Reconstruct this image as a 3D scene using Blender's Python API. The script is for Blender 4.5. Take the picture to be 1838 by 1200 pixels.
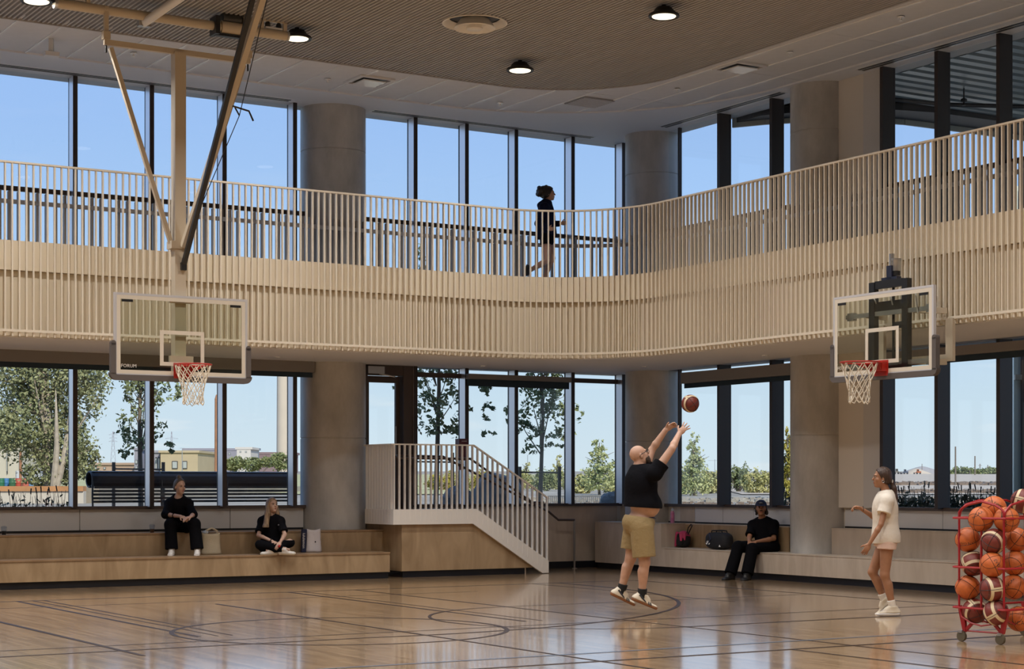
import bpy, bmesh, math, random
import numpy as np
from mathutils import Vector, Matrix, Quaternion
random.seed(7)
rng = np.random.default_rng(7)
D = bpy.data
for o in list(D.objects):
    D.objects.remove(o)
SC = bpy.context.scene
COL = SC.collection

# ---------------------------------------------------------------- camera
F = 3200.0
CAMZ, HY = 1.5, 870.0
cam = D.cameras.new('camera')
cam.sensor_width = 36.0
cam.lens = F / 1838.0 * 36.0
cam.shift_y = (HY - 600.0) / 1838.0
cam.clip_start, cam.clip_end = 0.1, 6000
cam_o = D.objects.new('camera', cam)
cam_o.location = (0, 0, CAMZ)
cam_o.rotation_euler = (math.pi / 2, 0, 0)
COL.objects.link(cam_o)
SC.camera = cam_o

# ---------------------------------------------------------------- world, sun, exposure
SC.view_settings.view_transform = 'Standard'
SC.view_settings.look = 'None'
SC.view_settings.exposure = 0.18
SC.view_settings.gamma = 1.0
SC.view_settings.use_curve_mapping = False
SC.cycles.use_denoising = True
SC.cycles.max_bounces = 8
SC.cycles.diffuse_bounces = 4
SC.cycles.glossy_bounces = 4
SC.cycles.transmission_bounces = 4
SC.cycles.transparent_max_bounces = 16
SC.cycles.sample_clamp_indirect = 6.0
SC.cycles.caustics_reflective = False
SC.cycles.caustics_refractive = False
LAMP_W = 73.0          # watts of each high-bay lamp
LAMP_COL = (1.0, .97, .935)
SKY_STRENGTH = 1.12
w = D.worlds.new('sky')
SC.world = w
w.use_nodes = True
nt = w.node_tree
nt.nodes.clear()
out = nt.nodes.new('ShaderNodeOutputWorld')
bg = nt.nodes.new('ShaderNodeBackground')
tc = nt.nodes.new('ShaderNodeTexCoord')
sep = nt.nodes.new('ShaderNodeSeparateXYZ')
nt.links.new(tc.outputs['Generated'], sep.inputs[0])
ramp = nt.nodes.new('ShaderNodeValToRGB')
el = ramp.color_ramp.elements
stops = [(0.0, (.62, .70, .735)), (.05, (.545, .665, .75)), (.12, (.39, .56, .79)), (.2, (.315, .48, .78)),
         (.32, (.28, .45, .80)), (.6, (.24, .40, .74)), (1.0, (.20, .36, .70))]
while len(el) < len(stops):
    el.new(0.5)
for e, (p, c) in zip(el, stops):
    e.position = p
    e.color = (*c, 1)
nt.links.new(sep.outputs['Z'], ramp.inputs['Fac'])
# faint flat clouds low in the sky
mp = nt.nodes.new('ShaderNodeMapping')
mp.inputs['Scale'].default_value = (5.0, 5.0, 34.0)
nt.links.new(tc.outputs['Generated'], mp.inputs['Vector'])
nz = nt.nodes.new('ShaderNodeTexNoise')
nz.inputs['Scale'].default_value = 2.2
nz.inputs['Detail'].default_value = 5.0
nt.links.new(mp.outputs['Vector'], nz.inputs['Vector'])
cr = nt.nodes.new('ShaderNodeValToRGB')
cr.color_ramp.elements[0].position = .60
cr.color_ramp.elements[1].position = .78
cr.color_ramp.elements[1].color = (.55, .55, .55, 1)
nt.links.new(nz.outputs['Fac'], cr.inputs['Fac'])
fade = nt.nodes.new('ShaderNodeMapRange')
fade.inputs['From Min'].default_value = .03
fade.inputs['From Max'].default_value = .16
fade.inputs['To Min'].default_value = 1.0
fade.inputs['To Max'].default_value = 0.12
nt.links.new(sep.outputs['Z'], fade.inputs['Value'])
mul = nt.nodes.new('ShaderNodeMath')
mul.operation = 'MULTIPLY'
nt.links.new(cr.outputs['Color'], mul.inputs[0])
nt.links.new(fade.outputs['Result'], mul.inputs[1])
mixc = nt.nodes.new('ShaderNodeMix')
mixc.data_type = 'RGBA'
mixc.inputs['B'].default_value = (.80, .80, .78, 1)
nt.links.new(mul.outputs[0], mixc.inputs['Factor'])
nt.links.new(ramp.outputs['Color'], mixc.inputs['A'])
nt.links.new(mixc.outputs['Result'], bg.inputs['Color'])
bg.inputs['Strength'].default_value = SKY_STRENGTH
nt.links.new(bg.outputs[0], out.inputs['Surface'])

sun = D.lights.new('sun', 'SUN')
sun.energy = 4.0
sun.angle = math.radians(0.6)
sun.color = (1.0, .90, .74)
sun_o = D.objects.new('sun', sun)
sun_dir = Vector((.42, -.86, .80)).normalized()      # from the scene towards the sun
sun_o.rotation_euler = (-sun_dir).to_track_quat('-Z', 'Y').to_euler()
sun_o.location = (40, -30, 40)
COL.objects.link(sun_o)

# ---------------------------------------------------------------- frames
TH = math.radians(31.5)
CU, SU = math.cos(TH), math.sin(TH)
W0 = (2.004, 32.945)                    # inner corner of the two facades
U3 = Vector((CU, SU, 0))                # along the left facade
V3 = Vector((SU, -CU, 0))               # along the right facade (into the hall)
Z3 = Vector((0, 0, 1))
def AB(a, b, z=0.0):
    return Vector((W0[0] + a * CU + b * SU, W0[1] + a * SU - b * CU, z))
def toab(p):
    x, y = p[0] - W0[0], p[1] - W0[1]
    return (x * CU + y * SU, x * SU - y * CU)
def a_at(x, b):
    m = (x - 919.0) / F
    return (m * (W0[1] - CU * b) - W0[0] - SU * b) / (CU - SU * m)
def b_at(x, a):
    m = (x - 919.0) / F
    return (m * (W0[1] + SU * a) - W0[0] - CU * a) / (SU + CU * m)
def P(x, y, d):
    return Vector(((x - 919.0) * d / F, d, CAMZ - (y - HY) * d / F))
def FL(x, y):
    return P(x, y, CAMZ * F / (y - HY))

# ---------------------------------------------------------------- materials
MATS = {}
def mat(name, color, rough=.6, metal=0.0, spec=.5, var=0.0, vscale=6.0, bump=0.0, bscale=40.0, emit=None, estr=0.0, coat=0.0, stretch=None, color2=None):
    if name in MATS:
        return MATS[name]
    m = D.materials.new(name)
    m.use_nodes = True
    n = m.node_tree.nodes
    l = m.node_tree.links
    b = n['Principled BSDF']
    b.inputs['Base Color'].default_value = (*color, 1)
    b.inputs['Roughness'].default_value = rough
    b.inputs['Metallic'].default_value = metal
    b.inputs['Specular IOR Level'].default_value = spec
    b.inputs['Coat Weight'].default_value = coat
    if emit:
        b.inputs['Emission Color'].default_value = (*emit, 1)
        b.inputs['Emission Strength'].default_value = estr
    if var or bump or color2:
        t = n.new('ShaderNodeTexCoord')
        mpg = n.new('ShaderNodeMapping')
        if stretch:
            mpg.inputs['Scale'].default_value = stretch
        l.new(t.outputs['Object'], mpg.inputs['Vector'])
    if var or color2:
        z = n.new('ShaderNodeTexNoise')
        z.inputs['Scale'].default_value = vscale
        z.inputs['Detail'].default_value = 6.0
        z.inputs['Roughness'].default_value = .6
        l.new(mpg.outputs['Vector'], z.inputs['Vector'])
        r = n.new('ShaderNodeValToRGB')
        r.color_ramp.elements[0].position = .3
        r.color_ramp.elements[1].position = .7
        c2 = color2 or tuple(min(1, c * (1 + var)) for c in color)
        c1 = color if color2 else tuple(c * (1 - var) for c in color)
        r.color_ramp.elements[0].color = (*c1, 1)
        r.color_ramp.elements[1].color = (*c2, 1)
        l.new(z.outputs['Fac'], r.inputs['Fac'])
        l.new(r.outputs['Color'], b.inputs['Base Color'])
    if bump:
        z2 = n.new('ShaderNodeTexNoise')
        z2.inputs['Scale'].default_value = bscale
        z2.inputs['Detail'].default_value = 4.0
        l.new(mpg.outputs['Vector'], z2.inputs['Vector'])
        bp = n.new('ShaderNodeBump')
        bp.inputs['Strength'].default_value = bump
        bp.inputs['Distance'].default_value = .02
        l.new(z2.outputs['Fac'], bp.inputs['Height'])
        l.new(bp.outputs['Normal'], b.inputs['Normal'])
    MATS[name] = m
    return m

def glass(name, tint, refl=.6):
    m = D.materials.new(name)
    m.use_nodes = True
    n, l = m.node_tree.nodes, m.node_tree.links
    n.clear()
    o = n.new('ShaderNodeOutputMaterial')
    tr = n.new('ShaderNodeBsdfTransparent')
    tr.inputs['Color'].default_value = (*tint, 1)
    gl = n.new('ShaderNodeBsdfGlossy')
    gl.inputs['Roughness'].default_value = .02
    fr = n.new('ShaderNodeFresnel')
    ge = n.new('ShaderNodeNewGeometry')
    mr = n.new('ShaderNodeMapRange')          # same reflectance on both faces of the pane
    mr.inputs['To Min'].default_value = 1.45
    mr.inputs['To Max'].default_value = 1 / 1.45
    l.new(ge.outputs['Backfacing'], mr.inputs['Value'])
    l.new(mr.outputs['Result'], fr.inputs['IOR'])
    mu = n.new('ShaderNodeMath')
    mu.operation = 'MULTIPLY'
    mu.inputs[1].default_value = refl
    l.new(fr.outputs[0], mu.inputs[0])
    mx = n.new('ShaderNodeMixShader')
    l.new(mu.outputs[0], mx.inputs[0])
    l.new(tr.outputs[0], mx.inputs[1])
    l.new(gl.outputs[0], mx.inputs[2])
    l.new(mx.outputs[0], o.inputs['Surface'])
    MATS[name] = m
    return m

def plywood(name, c1, c2, rough=.38):
    m = D.materials.new(name)
    m.use_nodes = True
    n, l = m.node_tree.nodes, m.node_tree.links
    b = n['Principled BSDF']
    b.inputs['Roughness'].default_value = rough
    t = n.new('ShaderNodeTexCoord')
    mpg = n.new('ShaderNodeMapping')
    mpg.inputs['Scale'].default_value = (2.2, 2.2, .55)
    l.new(t.outputs['Object'], mpg.inputs['Vector'])
    z = n.new('ShaderNodeTexNoise')
    z.inputs['Scale'].default_value = 1.6
    z.inputs['Detail'].default_value = 8
    z.inputs['Distortion'].default_value = 1.6
    l.new(mpg.outputs['Vector'], z.inputs['Vector'])
    r = n.new('ShaderNodeValToRGB')
    r.color_ramp.elements[0].position = .32
    r.color_ramp.elements[1].position = .66
    r.color_ramp.elements[0].color = (*c1, 1)
    r.color_ramp.elements[1].color = (*c2, 1)
    l.new(z.outputs['Fac'], r.inputs['Fac'])
    l.new(r.outputs['Color'], b.inputs['Base Color'])
    MATS[name] = m
    return m

def concrete(name, base):
    m = D.materials.new(name)
    m.use_nodes = True
    n, l = m.node_tree.nodes, m.node_tree.links
    b = n['Principled BSDF']
    b.inputs['Roughness'].default_value = .5
    t = n.new('ShaderNodeTexCoord')
    z = n.new('ShaderNodeTexNoise')
    z.inputs['Scale'].default_value = 1.4
    z.inputs['Detail'].default_value = 9
    z.inputs['Roughness'].default_value = .65
    mpg = n.new('ShaderNodeMapping')
    mpg.inputs['Scale'].default_value = (1.6, 1.6, .7)
    l.new(t.outputs['Object'], mpg.inputs['Vector'])
    l.new(mpg.outputs['Vector'], z.inputs['Vector'])
    r = n.new('ShaderNodeValToRGB')
    r.color_ramp.elements[0].position = .3
    r.color_ramp.elements[1].position = .72
    r.color_ramp.elements[0].color = (*[c * .72 for c in base], 1)
    r.color_ramp.elements[1].color = (*[c * 1.18 for c in base], 1)
    l.new(z.outputs['Fac'], r.inputs['Fac'])
    l.new(r.outputs['Color'], b.inputs['Base Color'])
    z2 = n.new('ShaderNodeTexNoise')
    z2.inputs['Scale'].default_value = 25
    l.new(t.outputs['Object'], z2.inputs['Vector'])
    bp = n.new('ShaderNodeBump')
    bp.inputs['Strength'].default_value = .12
    bp.inputs['Distance'].default_value = .01
    l.new(z2.outputs['Fac'], bp.inputs['Height'])
    l.new(bp.outputs['Normal'], b.inputs['Normal'])
    MATS[name] = m
    return m

def floor_mat():
    m = D.materials.new('maple_floor')
    m.use_nodes = True
    n, l = m.node_tree.nodes, m.node_tree.links
    b = n['Principled BSDF']
    t = n.new('ShaderNodeTexCoord')
    s = n.new('ShaderNodeSeparateXYZ')
    l.new(t.outputs['Object'], s.inputs[0])
    cb = n.new('ShaderNodeCombineXYZ')
    l.new(s.outputs['Y'], cb.inputs['X'])
    l.new(s.outputs['X'], cb.inputs['Y'])
    br = n.new('ShaderNodeTexBrick')
    br.offset = .37
    br.inputs['Color1'].default_value = (.47, .315, .18, 1)
    br.inputs['Color2'].default_value = (.28, .175, .09, 1)
    br.inputs['Mortar'].default_value = (.13, .07, .035, 1)
    br.inputs['Scale'].default_value = 1.0
    br.inputs['Mortar Size'].default_value = .0028
    br.inputs['Bias'].default_value = -.15
    br.inputs['Brick Width'].default_value = .95
    br.inputs['Row Height'].default_value = .057
    l.new(cb.outputs[0], br.inputs['Vector'])
    mp2 = n.new('ShaderNodeMapping')
    mp2.inputs['Scale'].default_value = (30, 1.6, 1)
    l.new(t.outputs['Object'], mp2.inputs['Vector'])
    z = n.new('ShaderNodeTexNoise')
    z.inputs['Scale'].default_value = 1.2
    z.inputs['Detail'].default_value = 6
    l.new(mp2.outputs['Vector'], z.inputs['Vector'])
    mr = n.new('ShaderNodeMapRange')
    mr.inputs['To Min'].default_value = .72
    mr.inputs['To Max'].default_value = 1.22
    l.new(z.outputs['Fac'], mr.inputs['Value'])
    mx = n.new('ShaderNodeMix')
    mx.data_type = 'RGBA'
    mx.blend_type = 'MULTIPLY'
    mx.inputs['Factor'].default_value = 1
    l.new(br.outputs['Color'], mx.inputs['A'])
    l.new(mr.outputs['Result'], mx.inputs['B'])
    l.new(mx.outputs['Result'], b.inputs['Base Color'])
    b.inputs['Roughness'].default_value = .2
    b.inputs['Specular IOR Level'].default_value = .5
    b.inputs['Coat Weight'].default_value = .85
    b.inputs['Coat Roughness'].default_value = .10
    # slight cupping of every board
    z3 = n.new('ShaderNodeTexNoise')
    z3.inputs['Scale'].default_value = 2.2
    mp3 = n.new('ShaderNodeMapping')
    mp3.inputs['Scale'].default_value = (3.0, .5, 1)
    l.new(t.outputs['Object'], mp3.inputs['Vector'])
    l.new(mp3.outputs['Vector'], z3.inputs['Vector'])
    bp = n.new('ShaderNodeBump')
    bp.inputs['Strength'].default_value = .035
    bp.inputs['Distance'].default_value = .02
    l.new(z3.outputs['Fac'], bp.inputs['Height'])
    l.new(bp.outputs['Normal'], b.inputs['Normal'])
    MATS['maple_floor'] = m
    return m

M_floor = floor_mat()
M_line = mat('court_line_paint', (.030, .018, .014), .42, spec=.18)
M_line_blue = mat('court_line_blue', (.08, .11, .16), .42, spec=.2)
M_wall = mat('cream_wall', (.66, .62, .57), .7)
M_panel = mat('grey_wall_panel', (.56, .55, .55), .45)
M_panel_w = mat('pale_wall_panel', (.66, .67, .71), .4)
M_gyp = mat('border_gypsum', (.70, .715, .75), .75)
M_tile = mat('ceiling_tile', (.62, .635, .665), .8, var=.03)
M_tee = mat('ceiling_tee_white', (.80, .82, .85), .25)
M_corr = mat('corrugated_deck', (.39, .385, .395), .55)
M_dark = mat('black_metal', (.012, .012, .014), .4)
M_mull = mat('bronze_mullion', (.030, .019, .017), .42)
M_mull_cap = mat('bronze_frame', (.06, .042, .036), .4)
M_blind = mat('navy_blind', (.012, .03, .05), .7)
M_blindbox = mat('blind_box', (.20, .185, .18), .4)
M_glass = glass('window_glass', (.93, .955, .97))
M_bglass = glass('backboard_glass', (.88, .90, .86))
M_ply = plywood('birch_plywood', (.30, .205, .115), (.42, .30, .18))
M_plyedge = plywood('ply_nosing', (.24, .15, .08), (.32, .21, .12))
M_ply_pale = plywood('pale_plywood', (.46, .385, .31), (.56, .48, .40))
M_base = mat('black_base', (.006, .007, .012), .5)
M_fascia = mat('cream_fascia', (.68, .595, .455), .55)
M_fascia2 = mat('cream_fascia_low', (.65, .57, .435), .55)
M_bal = mat('cream_baluster', (.72, .645, .53), .42)
M_white = mat('white_paint', (.76, .73, .69), .4)
M_bal_w = mat('white_baluster', (.78, .75, .71), .42)
M_conc = concrete('column_concrete', (.47, .46, .445))
M_cream = mat('cream_steel', (.55, .47, .36), .38)
M_steel = mat('brushed_steel', (.5, .5, .5), .3, metal=.9)
M_rim = mat('red_rim', (.42, .02, .012), .35)
M_net = mat('net_cord', (.72, .66, .55), .8)
M_pad = mat('grey_pad', (.11, .095, .09), .6)
M_frame_w = mat('board_frame', (.55, .55, .58), .35)
M_bt = mat('board_tape', (.70, .64, .54), .5)

# ---------------------------------------------------------------- mesh helper
def frame_from(dirv, up=None):
    d = Vector(dirv).normalized()
    u = Vector(up) if up is not None else (Vector((0, 0, 1)) if abs(d.z) < .95 else Vector((1, 0, 0)))
    x = u.cross(d).normalized()
    y = d.cross(x).normalized()
    return x, y, d

class MB:
    def __init__(self):
        self.v = []
        self.f = []
    def add(self, vs, fs):
        n = len(self.v)
        self.v.extend([tuple(p) for p in vs])
        self.f.extend([tuple(i + n for i in f) for f in fs])
        return self
    def obox(self, c, ax, ay, az):
        c = Vector(c)
        vs = [c + sx * ax + sy * ay + sz * az for sz in (-1, 1) for sy in (-1, 1) for sx in (-1, 1)]
        return self.add(vs, [(0, 2, 3, 1), (4, 5, 7, 6), (0, 1, 5, 4), (2, 6, 7, 3), (0, 4, 6, 2), (1, 3, 7, 5)])
    def abox(self, a0, a1, b0, b1, z0, z1):
        c = AB((a0 + a1) / 2, (b0 + b1) / 2, (z0 + z1) / 2)
        # U, V, Z is left-handed in this order; flip one axis
        return self.obox(c, V3 * abs(b1 - b0) / 2, U3 * abs(a1 - a0) / 2, Z3 * abs(z1 - z0) / 2)
    def box(self, c, s):
        return self.obox(c, Vector((s[0] / 2, 0, 0)), Vector((0, s[1] / 2, 0)), Vector((0, 0, s[2] / 2)))
    def bar(self, p1, p2, w, h, up=None):
        p1, p2 = Vector(p1), Vector(p2)
        x, y, d = frame_from(p2 - p1, up)
        return self.obox((p1 + p2) / 2, x * w / 2, y * h / 2, d * (p2 - p1).length / 2)
    def tube(self, pts, r, seg=8, cap=True, closed=False):
        pts = [Vector(p) for p in pts]
        rs = r if isinstance(r, (list, tuple)) else [r] * len(pts)
        n = len(pts)
        vs, fs = [], []
        px = None
        for i, p in enumerate(pts):
            if closed:
                d = pts[(i + 1) % n] - pts[i - 1]
            else:
                d = pts[min(i + 1, n - 1)] - pts[max(i - 1, 0)]
            if d.length < 1e-9:
                d = Vector((0, 0, 1))
            d.normalize()
            if px is None:
                x, y, _ = frame_from(d)
            else:
                x = px - d * px.dot(d)
                if x.length < 1e-6:
                    x, _, _ = frame_from(d)
                x.normalize()
                y = d.cross(x)
            px = x
            for k in range(seg):
                a = 2 * math.pi * k / seg
                vs.append(p + (x * math.cos(a) + y * math.sin(a)) * rs[i])
        m = n if closed else n - 1
        for i in range(m):
            j = (i + 1) % n
            for k in range(seg):
                k2 = (k + 1) % seg
                fs.append((i * seg + k, i * seg + k2, j * seg + k2, j * seg + k))
        if cap and not closed:
            fs.append(tuple(range(seg - 1, -1, -1)))
            fs.append(tuple((n - 1) * seg + k for k in range(seg)))
        return self.add(vs, fs)
    def lathe(self, c, prof, seg=24, axis=None, up=None, cap=True):
        """prof: list of (radius, height along axis)"""
        c = Vector(c)
        x, y, d = frame_from(axis or (0, 0, 1), up)
        vs, fs = [], []
        for r, h in prof:
            for k in range(seg):
                a = 2 * math.pi * k / seg
                vs.append(c + d * h + (x * math.cos(a) + y * math.sin(a)) * max(r, 1e-4))
        for i in range(len(prof) - 1):
            for k in range(seg):
                k2 = (k + 1) % seg
                fs.append((i * seg + k, i * seg + k2, (i + 1) * seg + k2, (i + 1) * seg + k))
        if cap:
            fs.append(tuple(range(seg - 1, -1, -1)))
            fs.append(tuple((len(prof) - 1) * seg + k for k in range(seg)))
        return self.add(vs, fs)
    def prism(self, poly, ext):
        """poly: list of 3-D points (one face), ext: extrusion vector"""
        ext = Vector(ext)
        n = len(poly)
        vs = [Vector(p) for p in poly] + [Vector(p) + ext for p in poly]
        fs = [tuple(range(n - 1, -1, -1)), tuple(range(n, 2 * n))]
        for i in range(n):
            j = (i + 1) % n
            fs.append((i, j, n + j, n + i))
        return self.add(vs, fs)
    def quad(self, a, b, c, d):
        return self.add([a, b, c, d], [(0, 1, 2, 3)])
    def ell(self, c, r, seg=12, rings=8, R=None):
        c = Vector(c)
        vs, fs = [], []
        for i in range(1, rings):
            t = math.pi * i / rings
            for k in range(seg):
                a = 2 * math.pi * k / seg
                p = Vector((r[0] * math.sin(t) * math.cos(a), r[1] * math.sin(t) * math.sin(a), r[2] * math.cos(t)))
                vs.append(c + (R @ p if R else p))
        top = c + (R @ Vector((0, 0, r[2])) if R else Vector((0, 0, r[2])))
        bot = c - (top - c)
        vs += [top, bot]
        nt_, nb = len(vs) - 2, len(vs) - 1
        for i in range(rings - 2):
            for k in range(seg):
                k2 = (k + 1) % seg
                fs.append((i * seg + k, (i + 1) * seg + k, (i + 1) * seg + k2, i * seg + k2))
        for k in range(seg):
            k2 = (k + 1) % seg
            fs.append((nt_, k, k2))
            fs.append((nb, (rings - 2) * seg + k2, (rings - 2) * seg + k))
        return self.add(vs, fs)
    def build(self, name, m, parent=None, smooth=False, local=False, fix=True):
        me = D.meshes.new(name)
        off = Vector((0, 0, 0))
        if parent is not None and not local:
            off = world_loc(parent)
        vs = [(p[0] - off.x, p[1] - off.y, p[2] - off.z) for p in self.v]
        me.from_pydata(vs, [], self.f)
        if fix:
            b = bmesh.new()
            b.from_mesh(me)
            bmesh.ops.recalc_face_normals(b, faces=b.faces)
            b.to_mesh(me)
            b.free()
        if smooth:
            me.polygons.foreach_set('use_smooth', [True] * len(me.polygons))
            if smooth != 'all':
                me.set_sharp_from_angle(angle=math.radians(40))
        me.materials.append(m)
        o = D.objects.new(name, me)
        COL.objects.link(o)
        if parent is not None:
            o.parent = parent
        return o

def world_loc(o):
    p = Vector((0, 0, 0))
    while o is not None:
        p = p + o.location
        o = o.parent
    return p
def thing(name, label, cat, loc=(0, 0, 0), group=None, kind=None):
    o = D.objects.new(name, None)
    o.location = loc
    o.empty_display_size = .1
    COL.objects.link(o)
    return tag(o, label, cat, group, kind)
def tag(o, label=None, cat=None, group=None, kind=None):
    if label:
        o['label'] = label
    if cat:
        o['category'] = cat
    if group:
        o['group'] = group
    if kind:
        o['kind'] = kind
    return o
def recenter(o):
    """move a mesh's origin to the middle of its base"""
    me = o.data
    n = len(me.vertices)
    co = np.empty(n * 3)
    me.vertices.foreach_get('co', co)
    co = co.reshape(-1, 3)
    lo, hi = co.min(0), co.max(0)
    c = np.array([(lo[0] + hi[0]) / 2, (lo[1] + hi[1]) / 2, lo[2]])
    me.vertices.foreach_set('co', (co - c).ravel())
    o.location = Vector(c) + o.location
    return o
def copy_tree(o, parent=None):
    c = o.copy()
    COL.objects.link(c)
    c.parent = parent
    for ch in list(o.children):
        copy_tree(ch, c)
    return c
def text_mesh(s, size, extrude=0.0):
    cu = D.curves.new('text', 'FONT')
    cu.body = s
    cu.size = size
    cu.extrude = extrude
    cu.align_x, cu.align_y = 'CENTER', 'CENTER'
    cu.resolution_u = 2
    o = D.objects.new('text', cu)
    COL.objects.link(o)
    dg = bpy.context.evaluated_depsgraph_get()
    me = D.meshes.new_from_object(o.evaluated_get(dg))
    vs = [v.co.copy() for v in me.vertices]
    fs = [tuple(p.vertices) for p in me.polygons]
    D.objects.remove(o)
    D.curves.remove(cu)
    D.meshes.remove(me)
    return vs, fs
# ================================================================ ROOM SHELL
ZC, ZS, ZD = 7.78, 3.53, 4.83           # ceiling, balcony soffit, track deck
SILL = 1.15
AMIN, BMAX = -26.0, 34.0

def local_obj(name, verts, faces, m, kind='structure', label=None):
    """object whose own axes follow the hall: x along the left facade, y outwards"""
    me = D.meshes.new(name)
    me.from_pydata(verts, [], faces)
    me.materials.append(m)
    o = D.objects.new(name, me)
    o.location = AB(0, 0, 0)
    o.rotation_euler = (0, 0, TH)
    COL.objects.link(o)
    return tag(o, label, None, None, kind)

floor = local_obj('floor', [(AMIN, -BMAX, 0), (.0, -BMAX, 0), (.0, 0, 0), (AMIN, 0, 0)], [(0, 1, 2, 3)], M_floor,
                  label='glossy maple strip gym floor with dark court lines')

def corner_path(a0, b0, R, a_from, b_to, step=.1):
    """straight, quarter arc, straight; (a, b, tangent angle) samples by arc length"""
    L1 = (a0 - R) - a_from
    L2 = R * math.pi / 2
    L3 = b_to - (b0 + R)
    pts = []
    s_ = 0.0
    tot = L1 + L2 + L3
    n = int(tot / step)
    for i in range(n + 1):
        s_ = i * step
        if s_ < L1:
            pts.append((a_from + s_, b0, 0.0))
        elif s_ < L1 + L2:
            ph = (s_ - L1) / R
            pts.append((a0 - R + R * math.sin(ph), b0 + R - R * math.cos(ph), ph))
        else:
            pts.append((a0, b0 + R + s_ - L1 - L2, math.pi / 2))
    return pts
def offs(p, d):
    """offset a path sample towards the hall by d"""
    return (p[0] - math.sin(p[2]) * d, p[1] + math.cos(p[2]) * d, p[2])
def ribbon(mb, path, d0, d1, z0, z1):
    """closed band swept along the path, between offsets d0..d1 and heights z0..z1"""
    vs, fs = [], []
    for p in path:
        for d, z in ((d0, z0), (d1, z0), (d1, z1), (d0, z1)):
            q = offs(p, d)
            vs.append(AB(q[0], q[1], z))
    n = len(path)
    for i in range(n - 1):
        for k in range(4):
            k2 = (k + 1) % 4
            fs.append((i * 4 + k, i * 4 + k2, (i + 1) * 4 + k2, (i + 1) * 4 + k))
    fs += [(0, 1, 2, 3), tuple((n - 1) * 4 + k for k in (3, 2, 1, 0))]
    mb.add(vs, fs)
    return mb
def thin(path, tol=.03):
    """drop samples on the straights"""
    out_ = [path[0]]
    for i in range(1, len(path) - 1):
        if not (path[i - 1][2] == path[i][2] == path[i + 1][2]):
            out_.append(path[i])
    return out_ + [path[-1]]

# ---- walls
wl = MB().abox(AMIN, .3, -.28, 0, -.1, SILL).build('wall_left', M_wall)
tag(wl, 'cream wall below the window sills along the bench', kind='structure')
wlh = MB().abox(AMIN, .3, -.28, -.02, ZS, ZD).build('wall_left_upper', M_mull_cap)
tag(wlh, 'dark spandrel between lower and upper windows', kind='structure')
wr = MB().abox(-.0, .28, 0, BMAX, -.1, SILL).build('wall_right', M_wall)
tag(wr, 'cream wall below the window sills on the right', kind='structure')
wrh = MB().abox(.02, .28, 0, BMAX, ZS, ZD).build('wall_right_upper', M_mull_cap)
tag(wrh, 'dark spandrel above the lower windows on the right', kind='structure')
for nm, args in (('wall_back', (AMIN, .3, BMAX, BMAX + .3, -.1, 8.4)), ('wall_side', (AMIN - .3, AMIN, -.3, BMAX + .3, -.1, 8.4))):
    tag(MB().abox(*args).build(nm, M_wall), 'plain cream wall behind the court', kind='structure')
# far ends of the glazed walls, well outside the frame
tag(MB().abox(0, .28, 14.2, BMAX, SILL, ZS).abox(0, .28, 14.2, BMAX, ZD, ZC).build('wall_right_rear', M_wall), 'plain cream wall farther along the right side', kind='structure')
tag(MB().abox(AMIN - .4, .6, -.6, BMAX + .4, 8.25, 8.6).build('roof', M_dark), 'flat roof slab over the hall', kind='structure')

# wall panels under the left windows
ja = [a_at(143, .03) - 2.42 * i for i in range(6)][::-1] + [a_at(413, .03)] + [-6.42]
for i in range(len(ja) - 1):
    MB().abox(ja[i] + .006, ja[i + 1] - .006, .002, .03, .80, SILL - .03).build('wall_panel', M_panel, wl)
MB().abox(AMIN, -6.42, .002, .012, .765, .80).build('shadow_gap', M_dark, wl)
MB().abox(-5.3, -.1, .002, .03, .12, SILL - .03).build('wall_panel', M_ply_pale, wl)
MB().abox(-2.6, -.1, .03, .04, 0, .12).build('baseboard', M_base, wl)
for x0, x1, mm in ((1221, 1247, M_ply_pale), (1247.5, 1297.3, M_panel_w), (1297.9, 1352, M_panel_w), (1352.6, 1418, M_panel_w)):
    MB().abox(-.03, -.002, b_at(x0, -.03), b_at(x1, -.03), .86, SILL - .03).build('wall_panel', mm, wr)
for b0, b1 in ((6.12, 8.2), (8.21, 10.6), (10.61, 13.0)):
    MB().abox(-.03, -.002, b0, b1, .86, SILL - .03).build('wall_panel', M_panel_w, wr)
MB().abox(-.012, -.002, 1.5, 5.0, .83, .86).abox(-.012, -.002, 6.1, 14, .83, .86).build('shadow_gap', M_dark, wr)
# beige return panels beside the third column
MB().abox(-.10, .0, 6.02, 6.62, SILL, ZS).abox(-.10, 0, 6.02, 6.62, ZD, ZC).build('return_panel', M_wall, wr)
MB().abox(-.12, .0, 6.63, 7.02, SILL, ZS).abox(-.12, 0, 6.63, 7.02, ZD, ZC).build('return_panel', M_panel, wr)

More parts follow.
